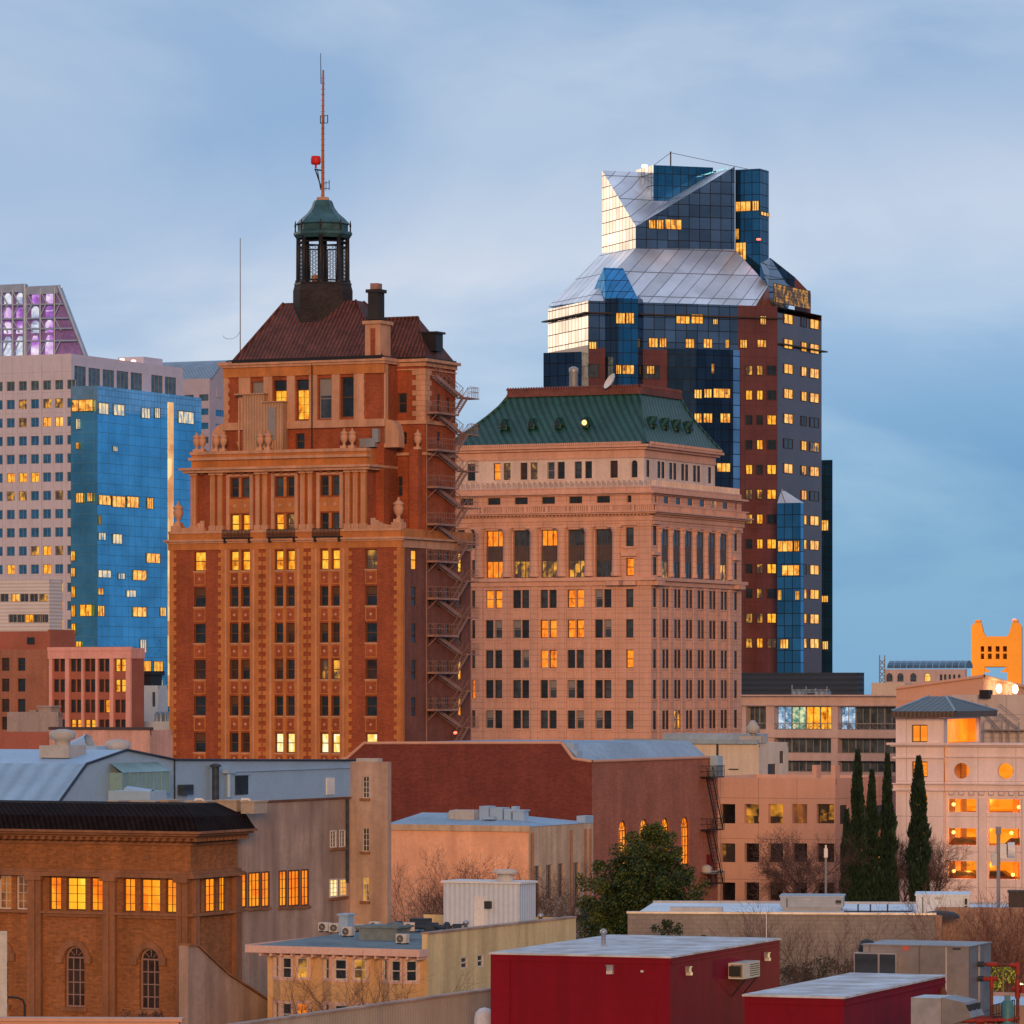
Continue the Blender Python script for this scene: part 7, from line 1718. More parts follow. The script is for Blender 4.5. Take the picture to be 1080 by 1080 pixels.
    k = MB(); k.box(fx(X(560), 9), fx(X(592), 9), 8.6, 9.4, zroof, zroof + 1.2); k.box(fx(X(555), 9), fx(X(597), 9), 8.5, 9.5, zroof + 1.2, zroof + 1.3); B.add(k, 'roof_vent', MATS['blue_metal'])
    y0 = sy(X3(515), -2.9); xA = None
    py = sy(X3(515), -1.9); px1 = -1.9; xl = fx(X3(236), py); g = MB(); zl, zh = zroof, B.z(Y(566), px1, py); ye = sy(X3(574), px1)
    g.loft([(xl, py, zl), (px1, py, zl), (px1, ye, zl), (xl, ye, zl)], [(xl, py, zh), (px1, py, zh), (px1, ye, zh), (xl, ye, zh)]); ph = B.add(g, 'roof_house', MATS['white_rib'])
    g = MB(); g.box(xl - .12, px1 + .12, py - .12, ye + .1, zh, zh + .12); xd = fx(X3(370), py); xd2 = fx(X3(403), py)
    g.box(fx(X3(350), py), fx(X3(388), py), py - .06, py, zl + .1, B.z(Y(612), xd, py)); g.build('door', MATS['white_metal'], ph)
    g = MB(); g.box(xd2 - .18, xd2 + .18, py - .25, py, B.z(Y(655), xd2, py), B.z(Y(628), xd2, py)); g.build('meter_box', MATS['ac_dark'], ph)
    g = MB(); xv = fx(X3(465), py + 1.2); g.lathe(xv, py + 1.1, [(.5, zh + .1), (.4, zh + .5)], 10); g.lathe(xv, py + 1.1, [(.5, zh + .5), (.68, zh + .55), (.62, zh + .72), (.1, zh + .78)], 12); g.build('exhaust_hood', MATS['ac_white'], ph)
    B.finish()
    acs = ac_unit(); acb = ac_unit(.62, .4, .55)
    def roof_pt(vx, y): x = fx(vx, y); xw, yw = B.world(x, y); return xw, yw, zroof + .25 * y / yb
    for vx, y, rz, big, lab in ((X(490), 10.5, 0, 1, 'boxy condenser with round fan at the left of the apartment roof, beside a dark one'), (X(532), 10, .5, 1, 'darker condenser turned aside, second from the left on the apartment roof'), (X(576), 7.5, 0, 1, 'condenser facing front, standing before the small blue vent box'),
                          (X(622), 11.5, .1, 0, 'small condenser at the back, behind the skylight'), (X(676), 12, 0, 1, 'wide dark topped condenser behind the skylight'), (X(752), 11, .2, 1, 'condenser by the right end of the skylight'), (X(776), 3.2, 0, 1, 'white condenser alone near the front eaves'),
                          (X(806), 12, .4, 1, 'tilted condenser at the left of the dark cluster of units'), (X3(262), 13, .1, 0, 'small condenser under the left corner of the white roof house'), (X3(300), 12.5, 0, 0, 'small condenser against the white roof house, below its wall'), (X3(378), 11.2, .1, 0, 'condenser below the roof house door'), (X3(408), 11.2, -.2, 0, 'condenser below the black meter box'),
                          (X3(512), 11.6, 0, 0, 'condenser at the right end of the white roof house'), (X3(552), 12.2, .2, 0, 'condenser at the roof edge right of the white roof house')):
        y = max(y, sy(vx + 8, -.5)); x, y_, z_ = roof_pt(vx, y); place_ac(acb if big else acs, x, y_, z_, -TH + rz, lab)
    x, y_, z_ = roof_pt(X3(444), 11.0); q = MB(); q.box(-.4, .4, 0, .5, 0, .62)
    for k in range(6): q.box(-.38, .38, -.03, 0, .06 + k * .095, .11 + k * .095)
    tag(q.build('louvred_unit', MATS['ac_dark'], None, (x, y_, z_), -TH), 'black louvred unit against the white roof house', 'air conditioner')
    x, y_, z_ = roof_pt(X(855), 12.5); q = MB()
    q.box(-.8, .2, 0, .8, .2, .75); q.box(.3, .9, -.3, .2, .05, .55); q.tube((-1.2, -.2, .3), (.3, -.1, .32), .14, n=8); q.lathe(-1.35, -.2, [(.22, 0), (.26, .45), (.12, .6)], 10); q.tube((.9, -.3, .4), (1.6, -.4, .3), .12, n=8); q.lathe(1.6, -.2, [(.2, 0), (.2, .5), (.1, .62)], 8); q.box(1.9, 2.4, -.1, .4, .05, .5)
    for a in (-.7, .1): q.box(a, a + .06, 0, .06, 0, .25)
    for k in range(5): q.tube((-.6 + k * .5, -.5, .02), (-.3 + k * .5, .3, .3 + .1 * (k % 3)), .025, n=4)
    tag(q.build('duct_cluster', MATS['slate_wall'], None, (x, y_, z_), -TH), 'dark tangle of ducts and fans left of the white roof house', 'roof plant')
    for vx, y, h in ((X3(318), 10.6, 1.3), (X3(592), 12.5, 1.5)):
        y = max(y, sy(vx + 5, -.5)); x, y_, z_ = roof_pt(vx, y); q = MB(); q.lathe(0, 0, [(.1, 0), (.1, h * .5), (.17, h * .5), (.17, h * .5 + .14), (.05, h * .5 + .22)], 8); tag(q.build('vent_pipe', MATS['galv_plain'], None, (x, y_, z_)), 'short capped vent pipe in front of the white roof house' if h < 1.4 else 'taller capped vent pipe at the right roof edge of the flats', 'vent pipe')
build_yellow()
def build_grey_low():
    S = .2593; X = lambda v: 800 + v * S; Y = lambda v: 860 + v * S
    D = 212; B = Bld('grey_block_store', 'low grey block building with white membrane roof, behind the red buildings', 'building', 986.7, D, R(6)); fx, sy = B.fx, B.sy
    z = lambda py, x=0: B.z(py, x); x0 = fx(662); zt = z(965); m = MB(); y1 = 40
    m.box(x0, 0, 0, .3, 0, zt); m.face([(x0, .3, 0), (x0, 16, 0), (x0, 16, zt - .24), (x0, .3, zt - .24)]); m.face([(x0, 16.2, 0), (30, 16.2, 0), (30, 16.2, zt - .3), (x0, 16.2, zt - .3)]); B.add(m, 'wall', MATS['cmu'])
    xr = fx(1110, 2.5); q = MB(); q.box(.005, xr, 2.2, 2.5, 0, zt + .25); q.box(.005, .3, .005, 2.2, 0, zt - .01); B.add(q, 'tan_wall', MATS['tan_block'])
    r = MB(); zr = zt - .25; pts = [(x0 + .0, .3, zr), (xr, .3, zr), (xr, y1, zr), (x0, y1, zr)]; r.face([(x0, .31, zr), (0, .31, zr), (.2, 2.52, zr), (xr, 2.52, zr), (xr, 16, zr), (x0, 16, zr)]); B.add(r, 'roof', MATS['membrane'])
    c = MB(); c.box(x0 - .05, .05, -.06, .34, zt, zt + .09); B.add(c, 'coping', MATS['galv_plain']); c = MB(); c.box(x0, xr, 15.9, 16.2, zr - .3, zt - .15); c.box(fx(700), fx(756), 4, 5, zr, zr + .35); B.add(c, 'far_kerb', MATS['grey_ac'])
    # packaged rooftop units
    def unit(vx0, vx1, y, yd, h, mt, label, grille):
        x0_, x1_ = fx(vx0, y), fx(vx1, y); xw, yw = B.world((x0_ + x1_) / 2, y); o = empty('rooftop_unit', (xw, yw, zr), -B.th, label, 'rooftop unit', 'packaged units on the white roof'); w_ = (x1_ - x0_) / 2
        q = MB(); q.box(-w_, w_, 0, yd, .18, h); q.box(-w_ + .1, w_ - .1, .1, yd - .1, 0, .18); q.box(-w_ - .05, w_ + .05, -.05, yd + .05, h, h + .08); q.build('casing', MATS[mt], o)
        q = MB(); u = w_ - grille
        q.box(u, w_ - .08, -.05, 0, .35, h * .55); q.box(u, w_ - .08, -.05, 0, h * .6, h - .12)
        for k in range(4): q.box(-w_ + .3, -w_ + .34, -.03, 0, .2, h - .05); 
        q.build('grille', MATS['ac_dark'], o); q = MB(); q.box(-w_ * .3, -w_ * .05, -.02, 0, h * .84, h * .94); q.build('plate', MATS['grey_ac'], o)
    unit(966, 1022, 2.9, 3.0, 1.0, 'unit_white', 'large white packaged unit on the white roof, by the tan wall', .2)
    unit(823, 889, 8.0, 2.5, .66, 'unit_grey', 'long grey packaged unit on the white roof, behind the bare trees', .35)
    q = MB(); q.tube((fx(890, 6), 6, zr + .1), (fx(962, 6), 6, zr + .12), .05, n=4); 
    for a in (905, 918, 936): q.tube((fx(a, 6), 6, zr), (fx(a, 6), 6, zr + .45), .05, n=4)
    B.add(q, 'roof_pipe', MATS['slate_wall'])
    xw, yw = B.world(fx(992, 1.0), 1.0); q = MB(); q.lathe(0, 0, [(.9, 0), (.85, .16), (.6, .3), (.1, .36)], 14); tag(q.build('black_dome_vent', MATS['ac_dark'], None, (xw, yw, zt - .2)), 'low black domed vent at the front of the white unit', 'vent')
    # cell antenna mast
    xw, yw = B.world(fx(1053, 6), 6); o = empty('antenna_mast', (xw, yw, zr), 0, 'grey roof mast carrying a white drum antenna, right edge of the photo', 'antenna mast'); zz_ = lambda py: CZ + (HY - py) * yw / F - zr
    q = MB(); q.tube((0, 0, 0), (0, 0, zz_(875)), .09, n=6); q.box(-.12, .12, -.12, .12, zz_(880), zz_(872)); q.tube((0, 0, zz_(895)), (.5, -.1, zz_(895)), .05, n=4); q.tube((-.3, 0, zz_(910)), (.1, 0, zz_(910)), .06, n=4); q.build('pole', MATS['frame_grey'], o)
    q = MB(); q.box(.06, .36, -.2, .25, zz_(905), zz_(890)); ang = [(.36 * math.cos(k * math.pi / 8), .34 * math.sin(k * math.pi / 8)) for k in range(16)]; h0 = zz_(896.5)
    A = [(.42, y * 1.0, h0 + s * 1.05) for y, s in ang]; C = [(.75, y * 1.05, h0 + s * 1.1) for y, s in ang]; q.loft(A, C); q.build('drum_antenna', MATS['white_metal'], o)
    q = MB(); q.box(-.32, -.08, -.15, .15, zz_(913), zz_(900)); q.build('radio_box', MATS['ac_white'], o)
    q = MB(); x, y = B.world(fx(1075, 3.2), 3.2); q.box(-.5, .5, 0, .9, 0, 1.15); q.box(-.55, .55, -.05, .95, 1.15, 1.25); tag(q.build('black_roof_box', MATS['ac_dark'], None, (x, y, zr), -B.th), 'black box on the white roof at the right edge', 'roof box')
build_grey_low()
def red_block(name, label, px, pl, pr, top_corner, D, th, slope=.0):
    B = Bld(name, label, 'building', px, D, th); xa, yb, zt = B.fx(pl), B.sy(pr), B.z(top_corner); m = MB()
    m.face([(xa, 0, 0), (0, 0, 0), (0, 0, zt), (xa, 0, zt)]); m.face([(0, 0, 0), (0, yb, 0), (0, yb, zt), (0, 0, zt)]); m.face([(xa, 0, 0), (xa, yb, 0), (xa, yb, zt), (xa, 0, zt)]); m.face([(xa, yb, 0), (0, yb, 0), (0, yb, zt), (xa, yb, zt)]); B.add(m, 'wall', MATS['red_wall'])
    r = MB(); q = [(xa - .06, -.06, zt), (.06, -.06, zt), (.06, yb, zt), (xa - .06, yb, zt)]; r.loft(q, [(x, y, zt + .07) for x, y, z_ in q]); B.add(r, 'roof', MATS['dirty_membrane'])
    return B, xa, yb, zt
def wall_lamp(B, fr, s, zz_):
    o = MB(); o.box(-.13, .13, -.16, 0, .02, .2); o.box(-.15, .15, -.19, 0, .2, .24); h = o.build('wall_light', MATS['galv_plain'], B.o, fr.p(s, 0, zz_), fr.ang)
    q = MB(); q.box(-.12, .12, -.21, -.02, -.1, .02); q.build('lens', mat('lens', (.55, .5, .48), .3), h)
def build_red():
    S4 = .2963; X = lambda v: 600 + v * S4; Y = lambda v: 760 + v * S4
    B, xa, yb, zt = red_block('red_workshop', 'dark red flat roofed workshop with dirty white roof and window air conditioner', 706.8, 517.5, 822.3, 1010.6, 172, R(21)); fx, sy = B.fx, B.sy
    wall_lamp(B, B.F(), fx(X(150)), B.z(Y(897))); wall_lamp(B, B.R(), sy(X(418)), B.z(Y(897), 0, sy(X(418)))); wall_lamp(B, B.R(), sy(X(698)), B.z(Y(846), 0, sy(X(698))))
    q = MB(); q.box(fx(X(262)) - .05, fx(X(262)) + .05, -.08, 0, B.z(Y(898)), B.z(Y(891))); B.add(q, 'small_lamp', MATS['white_metal'])
    q = MB(); y = sy(X(597)); zz_ = B.z(Y(914), 0, y); w_ = sy(X(626)) - y; q.box(-.1, .62, y - w_, y + w_, zz_, zz_ + .62, 0)
    for k in range(9): q.box(.1 + k * .055, .13 + k * .055, y - w_ - .015, y - w_, zz_ + .06, zz_ + .56, 1)
    for k in range(6): q.box(.62, .635, y - w_ * .2, y + w_ * .9, zz_ + .08 + k * .085, zz_ + .11 + k * .085, 1)
    q.box(.02, .5, y - w_ - .012, y - w_ - .004, zz_ + .1, zz_ + .5, 1); a_ = B.add(q, 'window_air_conditioner', [MATS['ac_white'], MATS['ac_dark']]); 
    for yy in (y - w_ * .7, y + w_ * .7): k = MB(); k.tube((0.02, yy, zz_ - .7), (.6, yy, zz_ - .02), .025, n=4); k.tube((0.02, yy, zz_ - .02), (.6, yy, zz_ - .02), .025, n=4); k.build('bracket', MATS['dark_iron'], a_)
    x, y = B.world(fx(636.5, 5.2), 5.2); q = MB(); q.lathe(0, 0, [(.09, 0), (.09, .5), (.14, .52), (.14, .62), (.05, .7)], 8); q.lathe(0, 0, [(.2, 0), (.1, .12)], 8); tag(q.build('roof_vent_pipe', MATS['galv_plain'], None, (x, y, zt + .07)), 'short galvanised vent pipe on the near red workshop roof', 'vent pipe')
    x, y = B.world(-.6, sy(X(703), -.6)); q = MB(); q.tube((0, 0, 0), (0, 0, .95), .02, n=4); tag(q.build('thin_rod', MATS['white_metal'], None, (x, y, zt + .07)), 'thin white rod on the back edge of the red workshop roof', 'rod')
    q = MB(); q.box(fx(537), fx(537) + .05, -.05, 0, 0, zt - .25); B.add(q, 'corner_trim', MATS['red_wall'])
    q = MB(); q.box(xa + .1, -.1, -.05, .0, zt - .22, zt - .12); q.box(0, .05, .1, yb - .1, zt - .22, zt - .12); B.add(q, 'drip_strip', MATS['red_wall'])
    q = MB(); q.box(fx(X(245)), fx(X(310)), -.02, 0, 0, B.z(Y(980))); B.add(q, 'wall_patch', MATS['red_wall'])
    S6 = .2593; X6 = lambda v: 800 + v * S6; Y6 = lambda v: 860 + v * S6
    C, xa, yb, zt = red_block('red_shed', 'smaller dark red shed with stained white roof in the bottom right', X6(345), X6(-58), X6(759), Y6(746), 152, R(21)); fx, sy = C.fx, C.sy
    q = MB(); y = sy(X6(738)); q.lathe(.1, y, [(.12, C.z(Y6(735), 0, y)), (.16, C.z(Y6(722), 0, y)), (.06, C.z(Y6(698), 0, y))], 8); C.add(q, 'pipe_stub', MATS['rust_pipe'])
    q = MB(); q.box(xa + .05, -.05, -.05, 0, zt - .22, zt - .12); q.box(0, .05, .1, yb - .1, zt - .22, zt - .12); C.add(q, 'drip_strip', MATS['red_wall'])
    # intake hood against the shed
    D = 147; H = Geo(X6(742), D, R(21)); z = lambda v: H.z(Y6(v)); o = empty('intake_hood', (H.C[0], H.C[1], 0), -R(21), 'grey sheet metal intake hood in front of the red shed', 'duct hood')
    x0 = H.fx(X6(620)); y1 = H.sy(X6(834)); m = MB(); zt_ = z(744); m.loft([(x0, 0, 0), (0, 0, 0), (0, 1.6, 0), (x0, 1.6, 0)], [(x0, 0, zt_), (0, 0, zt_), (0, 1.6, zt_), (x0, 1.6, zt_)]); m.build('casing', MATS['galv_plain'], o)
    h = MB(); a = [(0, 0), (.02, zt_ - z(744)), ]; d_ = 1.0
    zlo = z(865); h.loft([(0.005, .05, zlo), (d_, .05, zlo + .35), (d_, 1.6, zlo + .35), (0.005, 1.6, zlo)], [(0.005, .05, zt_ + .02), (d_ * .75, .05, zt_ - .12), (d_ * .75, 1.6, zt_ - .12), (0.005, 1.6, zt_ + .02)]); h.build('hood', MATS['galvanised'], o)
    s = MB()
    for k in range(3): s.box(d_ * .78, d_ * .8 + .1, .12 + k * .5, .5 + k * .5, zlo + .4, zt_ - .2)
    s.build('louvre', MATS['ac_dark'], o)
build_red()
def build_chiller():
    S = .2593; X = lambda v: 800 + v * S; Y = lambda v: 860 + v * S; D = 168; th = R(21); H = Geo(X(858), D, th); z = lambda v, x=0, y=0: H.z(Y(v), x, y)
    # the roof it stands on
    R0 = simple('plant_deck_building', 'low building with pale roof deck carrying the big air handler, behind the red shed', 'building', 1120, 176, 900, 1180, 1062, 'tan_block', roof='pale_blue_roof', par=.15)
    zb = R0.zr + .05; o = empty('air_handler', (H.C[0], H.C[1], 0), -th, 'large galvanised air handling unit with red pipes at its end', 'air handler'); x0 = H.fx(X(425)); yb = H.sy(X(945)); zt = z(537)
    m = MB(); m.loft([(x0, 0, zb), (0, 0, zb), (0, yb, zb), (x0, yb, zb)], [(x0, 0, zt), (0, 0, zt), (0, yb, zt), (x0, yb, zt)]); m.box(x0 - .05, .05, -.05, yb + .05, zt, zt + .05)
    xm = H.fx(X(572)); m.build('casing', MATS['galvanised'], o)
    q = MB(); q.box(x0 - .25, xm, -.35, 0, zb, z(565)); q.build('intake_box', MATS['galv_plain'], o); q = MB(); q.box(x0 - .2, H.fx(X(500)) - .04, -.38, -.35, zb, z(570)); q.box(H.fx(X(500)) + .04, xm - .05, -.38, -.35, zb, z(570)); q.build('filter_panel', MATS['slate_wall'], o)
    q = MB(); q.box(H.fx(X(586)), H.fx(X(612)), -.02, 0, z(555), z(537)); q.build('warning_label', mat('label_red', (.5, .12, .1), .6), o)
    q = MB(); q.box(H.fx(X(790)), H.fx(X(822)), -.02, 0, z(548), z(540)); q.build('name_plate', MATS['slate_wall'], o)
    q = MB(); q.box(-.02, .03, yb * .42, yb * .46, zb, zt); q.box(H.fx(X(764)) - .03, H.fx(X(764)) + .03, -.03, 0, zb, zt); q.build('joint_strip', MATS['grey_ac'], o)
    q = MB()
    for k in range(14): yy = yb * k / 13; q.tube((.9, yy, zb), (.9, yy, zb + .75), .02, n=3)
    for h in (.4, .75): q.tube((.9, 0, zb + h), (.9, yb, zb + h), .022, n=3)
    q.build('guard_rail', MATS['dark_iron'], o)
    p = MB(); py = yb * .35; pipes = []
    for v, yy, ex in ((606, yb * .4, 1054), (665, yb * .4, 948)):
        h = z(v, .5, yy); x1 = H.fx(X(ex), yy)
        pts = [(0.02, yy, h), (x1 - .15, yy, h)]; p.tube(pts[0], pts[1], .06, n=8, m=0); p.tube((.35, yy, h), (.75, yy, h), .085, n=10, m=1); p.tube((.02, yy, h), (.2, yy, h), .1, n=10, m=2)
        p.tube((x1 - .3, yy, h), (x1, yy, h - .02), .085, n=8, m=1); p.tube((x1, yy, h + .1), (x1, yy, h - .35), .085, n=8, m=1); p.tube((x1, yy, h), (x1, yy, zb), .065, n=8, m=0)
        if ex > 1000: 
            hv = z(705, x1, yy); p.tube((x1, yy, hv + .35), (x1, yy, hv - .35), .1, n=8, m=1); p.tube((x1 - .22, yy, hv), (x1 + .25, yy, hv), .07, n=8, m=1); p.lathe(x1 + .25, yy, [(.16, hv - .15), (.16, hv + .15)], 10, 1)
    for k in range(4): yy = -.2 + k * .32; p.tube((-.3, yy, zb + .15 + k * .02), (H.fx(X(1030)), yy + .4, zb + .22), .075, n=8, m=0 if k % 2 else 1); p.tube((.3 + k * .3, yy + .06, zb + .16), (.6 + k * .3, yy + .1, zb + .17), .11, n=8, m=1)
    p.build('water_pipes', [MATS['rust_pipe'], MATS['red_pipe'], MATS['slate_wall']], o)
    x, y = H.world(H.fx(X(1004)), .3); q = MB(); q.lathe(0, 0, [(.22, 0), (.22, .8), (.16, .9)], 10); q.box(-.1, .1, -.1, .1, .9, 1.1); q.box(-.3, .3, -.3, .3, -.02, .08); tag(q.build('circulation_pump', mat('teal_paint', (.06, .2, .24), .5, .15), None, (x, y, zb)), 'teal upright pump beside the red water pipes', 'pump')
    x, y = H.world(H.fx(X(428), .5), .9); q = MB(); q.lathe(0, 0, [(.1, zt - .5), (.28, zt - .42), (.33, zt - .1), (.25, zt + .12), (.05, zt + .18)], 10); q.lathe(0, 0, [(.07, zb), (.07, zt - .5)], 6); tag(q.build('mushroom_vent', MATS['ac_dark'], None, (x, y, 0)), 'black mushroom vent at the left end of the air handler', 'vent')
    # far low wall and lit shrub court behind
    R0.finish()
build_chiller()
def build_parapet():
    # foreground roof with a beige ribbed parapet running back to the right
    D = 165; B = Bld('beige_parapet_roof', 'roof edge with long beige ribbed parapet, left of the near red workshop', 'building', 240, D, R(25)); sy = B.sy
    y1 = sy(640); zt = B.z(1048.6 + 36, 0, 0); z1 = B.z(1046, 0, sy(505)); m = MB()
    yy = sy(505); za = B.z(1084, 0, 0); m.box(-.25, 0, 0, y1, 0, z1); B.add(m, 'parapet', MATS['beige_fascia'])
    c = MB(); c.box(-.32, .07, 0, y1, z1, z1 + .07); B.add(c, 'coping', MATS['stained_concrete'])
    r = MB(); zr = z1 - 1.35; ye = sy(515); xe = 2.4; r.face([(0.01, -20, zr), (xe, -20, zr), (xe, ye, zr), (0.01, ye, zr)]); r.face([(xe, -20, 0), (xe, ye, 0), (xe, ye, zr), (xe, -20, zr)]); r.face([(0.01, -20, 0), (xe, -20, 0), (xe, -20, zr), (.01, -20, zr)]); r.face([(0.01, ye, 0), (xe, ye, 0), (xe, ye, zr), (.01, ye, zr)]); B.add(r, 'roof', MATS['pale_blue_roof'])
    x, y = B.world(1.6, sy(511, 1.6)); q = MB(); q.lathe(0, 0, [(.42, 0), (.42, .5), (.36, .75), (.2, .9), (.02, .95)], 14); tag(q.build('dome_skylight', MATS['white_metal'], None, (x, y, zr)), 'white domed vent on the nearest roof, left of the red workshop', 'roof vent')
    q = MB(); q.tube((1.0, sy(455, 1.0), zr), (1.0, sy(455, 1), zr + .35), .15, n=8); B.add(q, 'roof_drain', MATS['slate_wall'])
build_parapet()
def build_left_bits():
    p = at(3, 1060, 150); q = MB(); zt = CZ + (HY - 982) * 150 / F; q.box(-.14, .14, -.06, .06, 0, zt); q.box(-.5, -.14, -.05, .05, zt - 2.4, zt - .02); o = q.build('white_sign_post', MATS['ac_white'], None, (p.x, 150, 0)); tag(o, 'white square post at the bottom left edge', 'post')
    p = at(26, 1070, 190); q = MB(); zt = CZ + (HY - 1060) * 190 / F; q.path([(0, 0, 0), (0, 0, zt), (-.06, 0, zt + .2), (-.25, 0, zt + .3), (-.75, 0, zt + .34)], .05, 6); o = empty('street_lamp', (p.x, 190, 0), 0, 'thin dark curved arm street lamp before the brown brick wall', 'street lamp'); q.build('pole', MATS['dark_iron'], o)
    q = MB(); q.box(-1.1, -.65, -.1, .1, zt + .28, zt + .38); q.build('lamp_head', MATS['dark_iron'], o)
    for px, py, D, lab in ((871, 900, 330, 'slim lamp post with white box head, among the bare branches behind the white roof'),):
        p = at(px, py, D); o = empty('lamp_post', (p.x, D, 0), 0, lab, 'lamp post'); q = MB(); q.tube((0, 0, 0), (0, 0, p.z), .09, n=6); q.build('pole', MATS['frame_grey'], o); q = MB(); q.box(-.13, .13, -.13, .13, p.z - .3, p.z + .35); q.box(-.06, .06, -.06, .06, p.z + .35, p.z + .6); q.build('lamp_head', MATS['white_metal'], o)
    # nearest ledge along the bottom left
    p = at(60, 1077, 120); q = MB(); q.box(-14, 3.2, 0, .4, 0, p.z); q.box(-14, 3.3, -.1, .5, p.z, p.z + .08); o = q.build('boundary_wall', MATS['peach_wall'], None, (p.x, 120, 0), -R(3)); tag(o, 'low orange lit wall along the bottom left edge', 'wall')
build_left_bits()
# ================================================================ trees and shrubs
mat('bark_dark', (.075, .05, .045), .9, .2, 1); mat('twig', (.12, .07, .062), .9, .2, 1); mat('twig_red', (.15, .06, .05), .9, .2, 1)
mat('leaf_dark', (.018, .040, .012), .6, .45, 1.2, .3, 6); mat('leaf_mid', (.05, .085, .018), .6, .4, 1.2, .3, 6); mat('leaf_light', (.10, .12, .022), .6, .4, 1.2, .3, 6)
mat('cypress_green', (.012, .032, .020), .7, .45, .9, .35, 5); mat('cypress_pale', (.022, .050, .026), .7, .4, .9, .3, 5); mat('ivy', (.03, .045, .02), .7, .4, 1)
def bare_tree(h, spread, seed, dens=3, fork=.28, thin=1.0, mt='twig', lv=5, two=.62):
    """leafless tree: tapering trunk and limbs, and a crown of fine twigs"""
    rn = random.Random(seed); tk, cr = MB(), MB()
    def grow(p, d, ln, r, lev):
        n = 4 if lev < 2 else 3; q = p
        for i in range(n):
            d = (d + Vector((rn.uniform(-.2, .2), rn.uniform(-.2, .2), rn.uniform(-.05, .13)))).normalized()
            e = q + d * (ln / n); r1 = r * (1 - .55 * (i + 1) / n); (tk if lev < 2 else cr).tube(q, e, r * (1 - .55 * i / n), r1, 5 if lev < 2 else 3)
            if lev < lv and (lev > 0 or i >= 1):
                for _ in range(1 if lev == 0 else (2 if rn.random() < two else 1)):
                    a = rn.uniform(0, 6.28); s = d.orthogonal().normalized(); s = (s * math.cos(a) + d.cross(s) * math.sin(a))
                    grow(e, (d * rn.uniform(.5, .9) + s * rn.uniform(.5, .95) * spread).normalized(), ln * rn.uniform(.48, .72), max(r1 * .62, .010 * thin), lev + 1)
            q = e
        if lev < 4: grow(q, d, ln * .62, r * .45, lev + 1)
    base = Vector((0, 0, 0)); t0 = h * fork; tk.tube(base, (0, 0, t0), h * .014 * thin, h * .012 * thin, 7)
    for k in range(dens):
        a = k * 6.283 / dens + rn.uniform(-.4, .4); grow(Vector((0, 0, t0 * rn.uniform(.85, 1))), Vector((math.cos(a) * spread * .7, math.sin(a) * spread * .7, 1)).normalized(), h * .30, h * .0085 * thin, 1)
    zm = max(v[2] for v in cr.v); s = h / zm
    for m in (tk, cr): m.v = [(x * s, y * s, z * s) for x, y, z in m.v]
    return tk.mesh('trunk', MATS['bark_dark']), cr.mesh('crown', MATS[mt])
def plant_tree(ms, px, D, label, cat='tree', name='bare_tree', group='bare winter trees', rz=0, s=1.0):
    o = empty(name, ((px - 540) * D / F, D, 0), rz, label, cat, group)
    for nm, me in zip(('trunk', 'crown'), ms):
        c = inst(me, nm, o)
        if s != 1: c.scale = (s, s, s)
    return o
def leaf_cloud(mb, c, rad, n, size, rn, mats=3, flat=.75):
    tone = rn.choice((.7, 1.5, 1.5, 3.0))
    for _ in range(n):
        while True:
            v = Vector((rn.uniform(-1, 1), rn.uniform(-1, 1), rn.uniform(-1, 1)))
            if .15 < v.length < 1: break
        p = Vector(c) + Vector((v.x * rad, v.y * rad, v.z * rad * flat)); a = Vector((rn.gauss(0, 1), rn.gauss(0, 1), rn.gauss(0, .8))).normalized(); b = a.orthogonal().normalized(); s = size * rn.uniform(.6, 1.3)
        e = a.cross(b); mb.face([p - b * s * .5, p + e * s * .32, p + b * s * .5, p - e * s * .32], min(mats - 1, int(rn.random() ** tone * mats)))
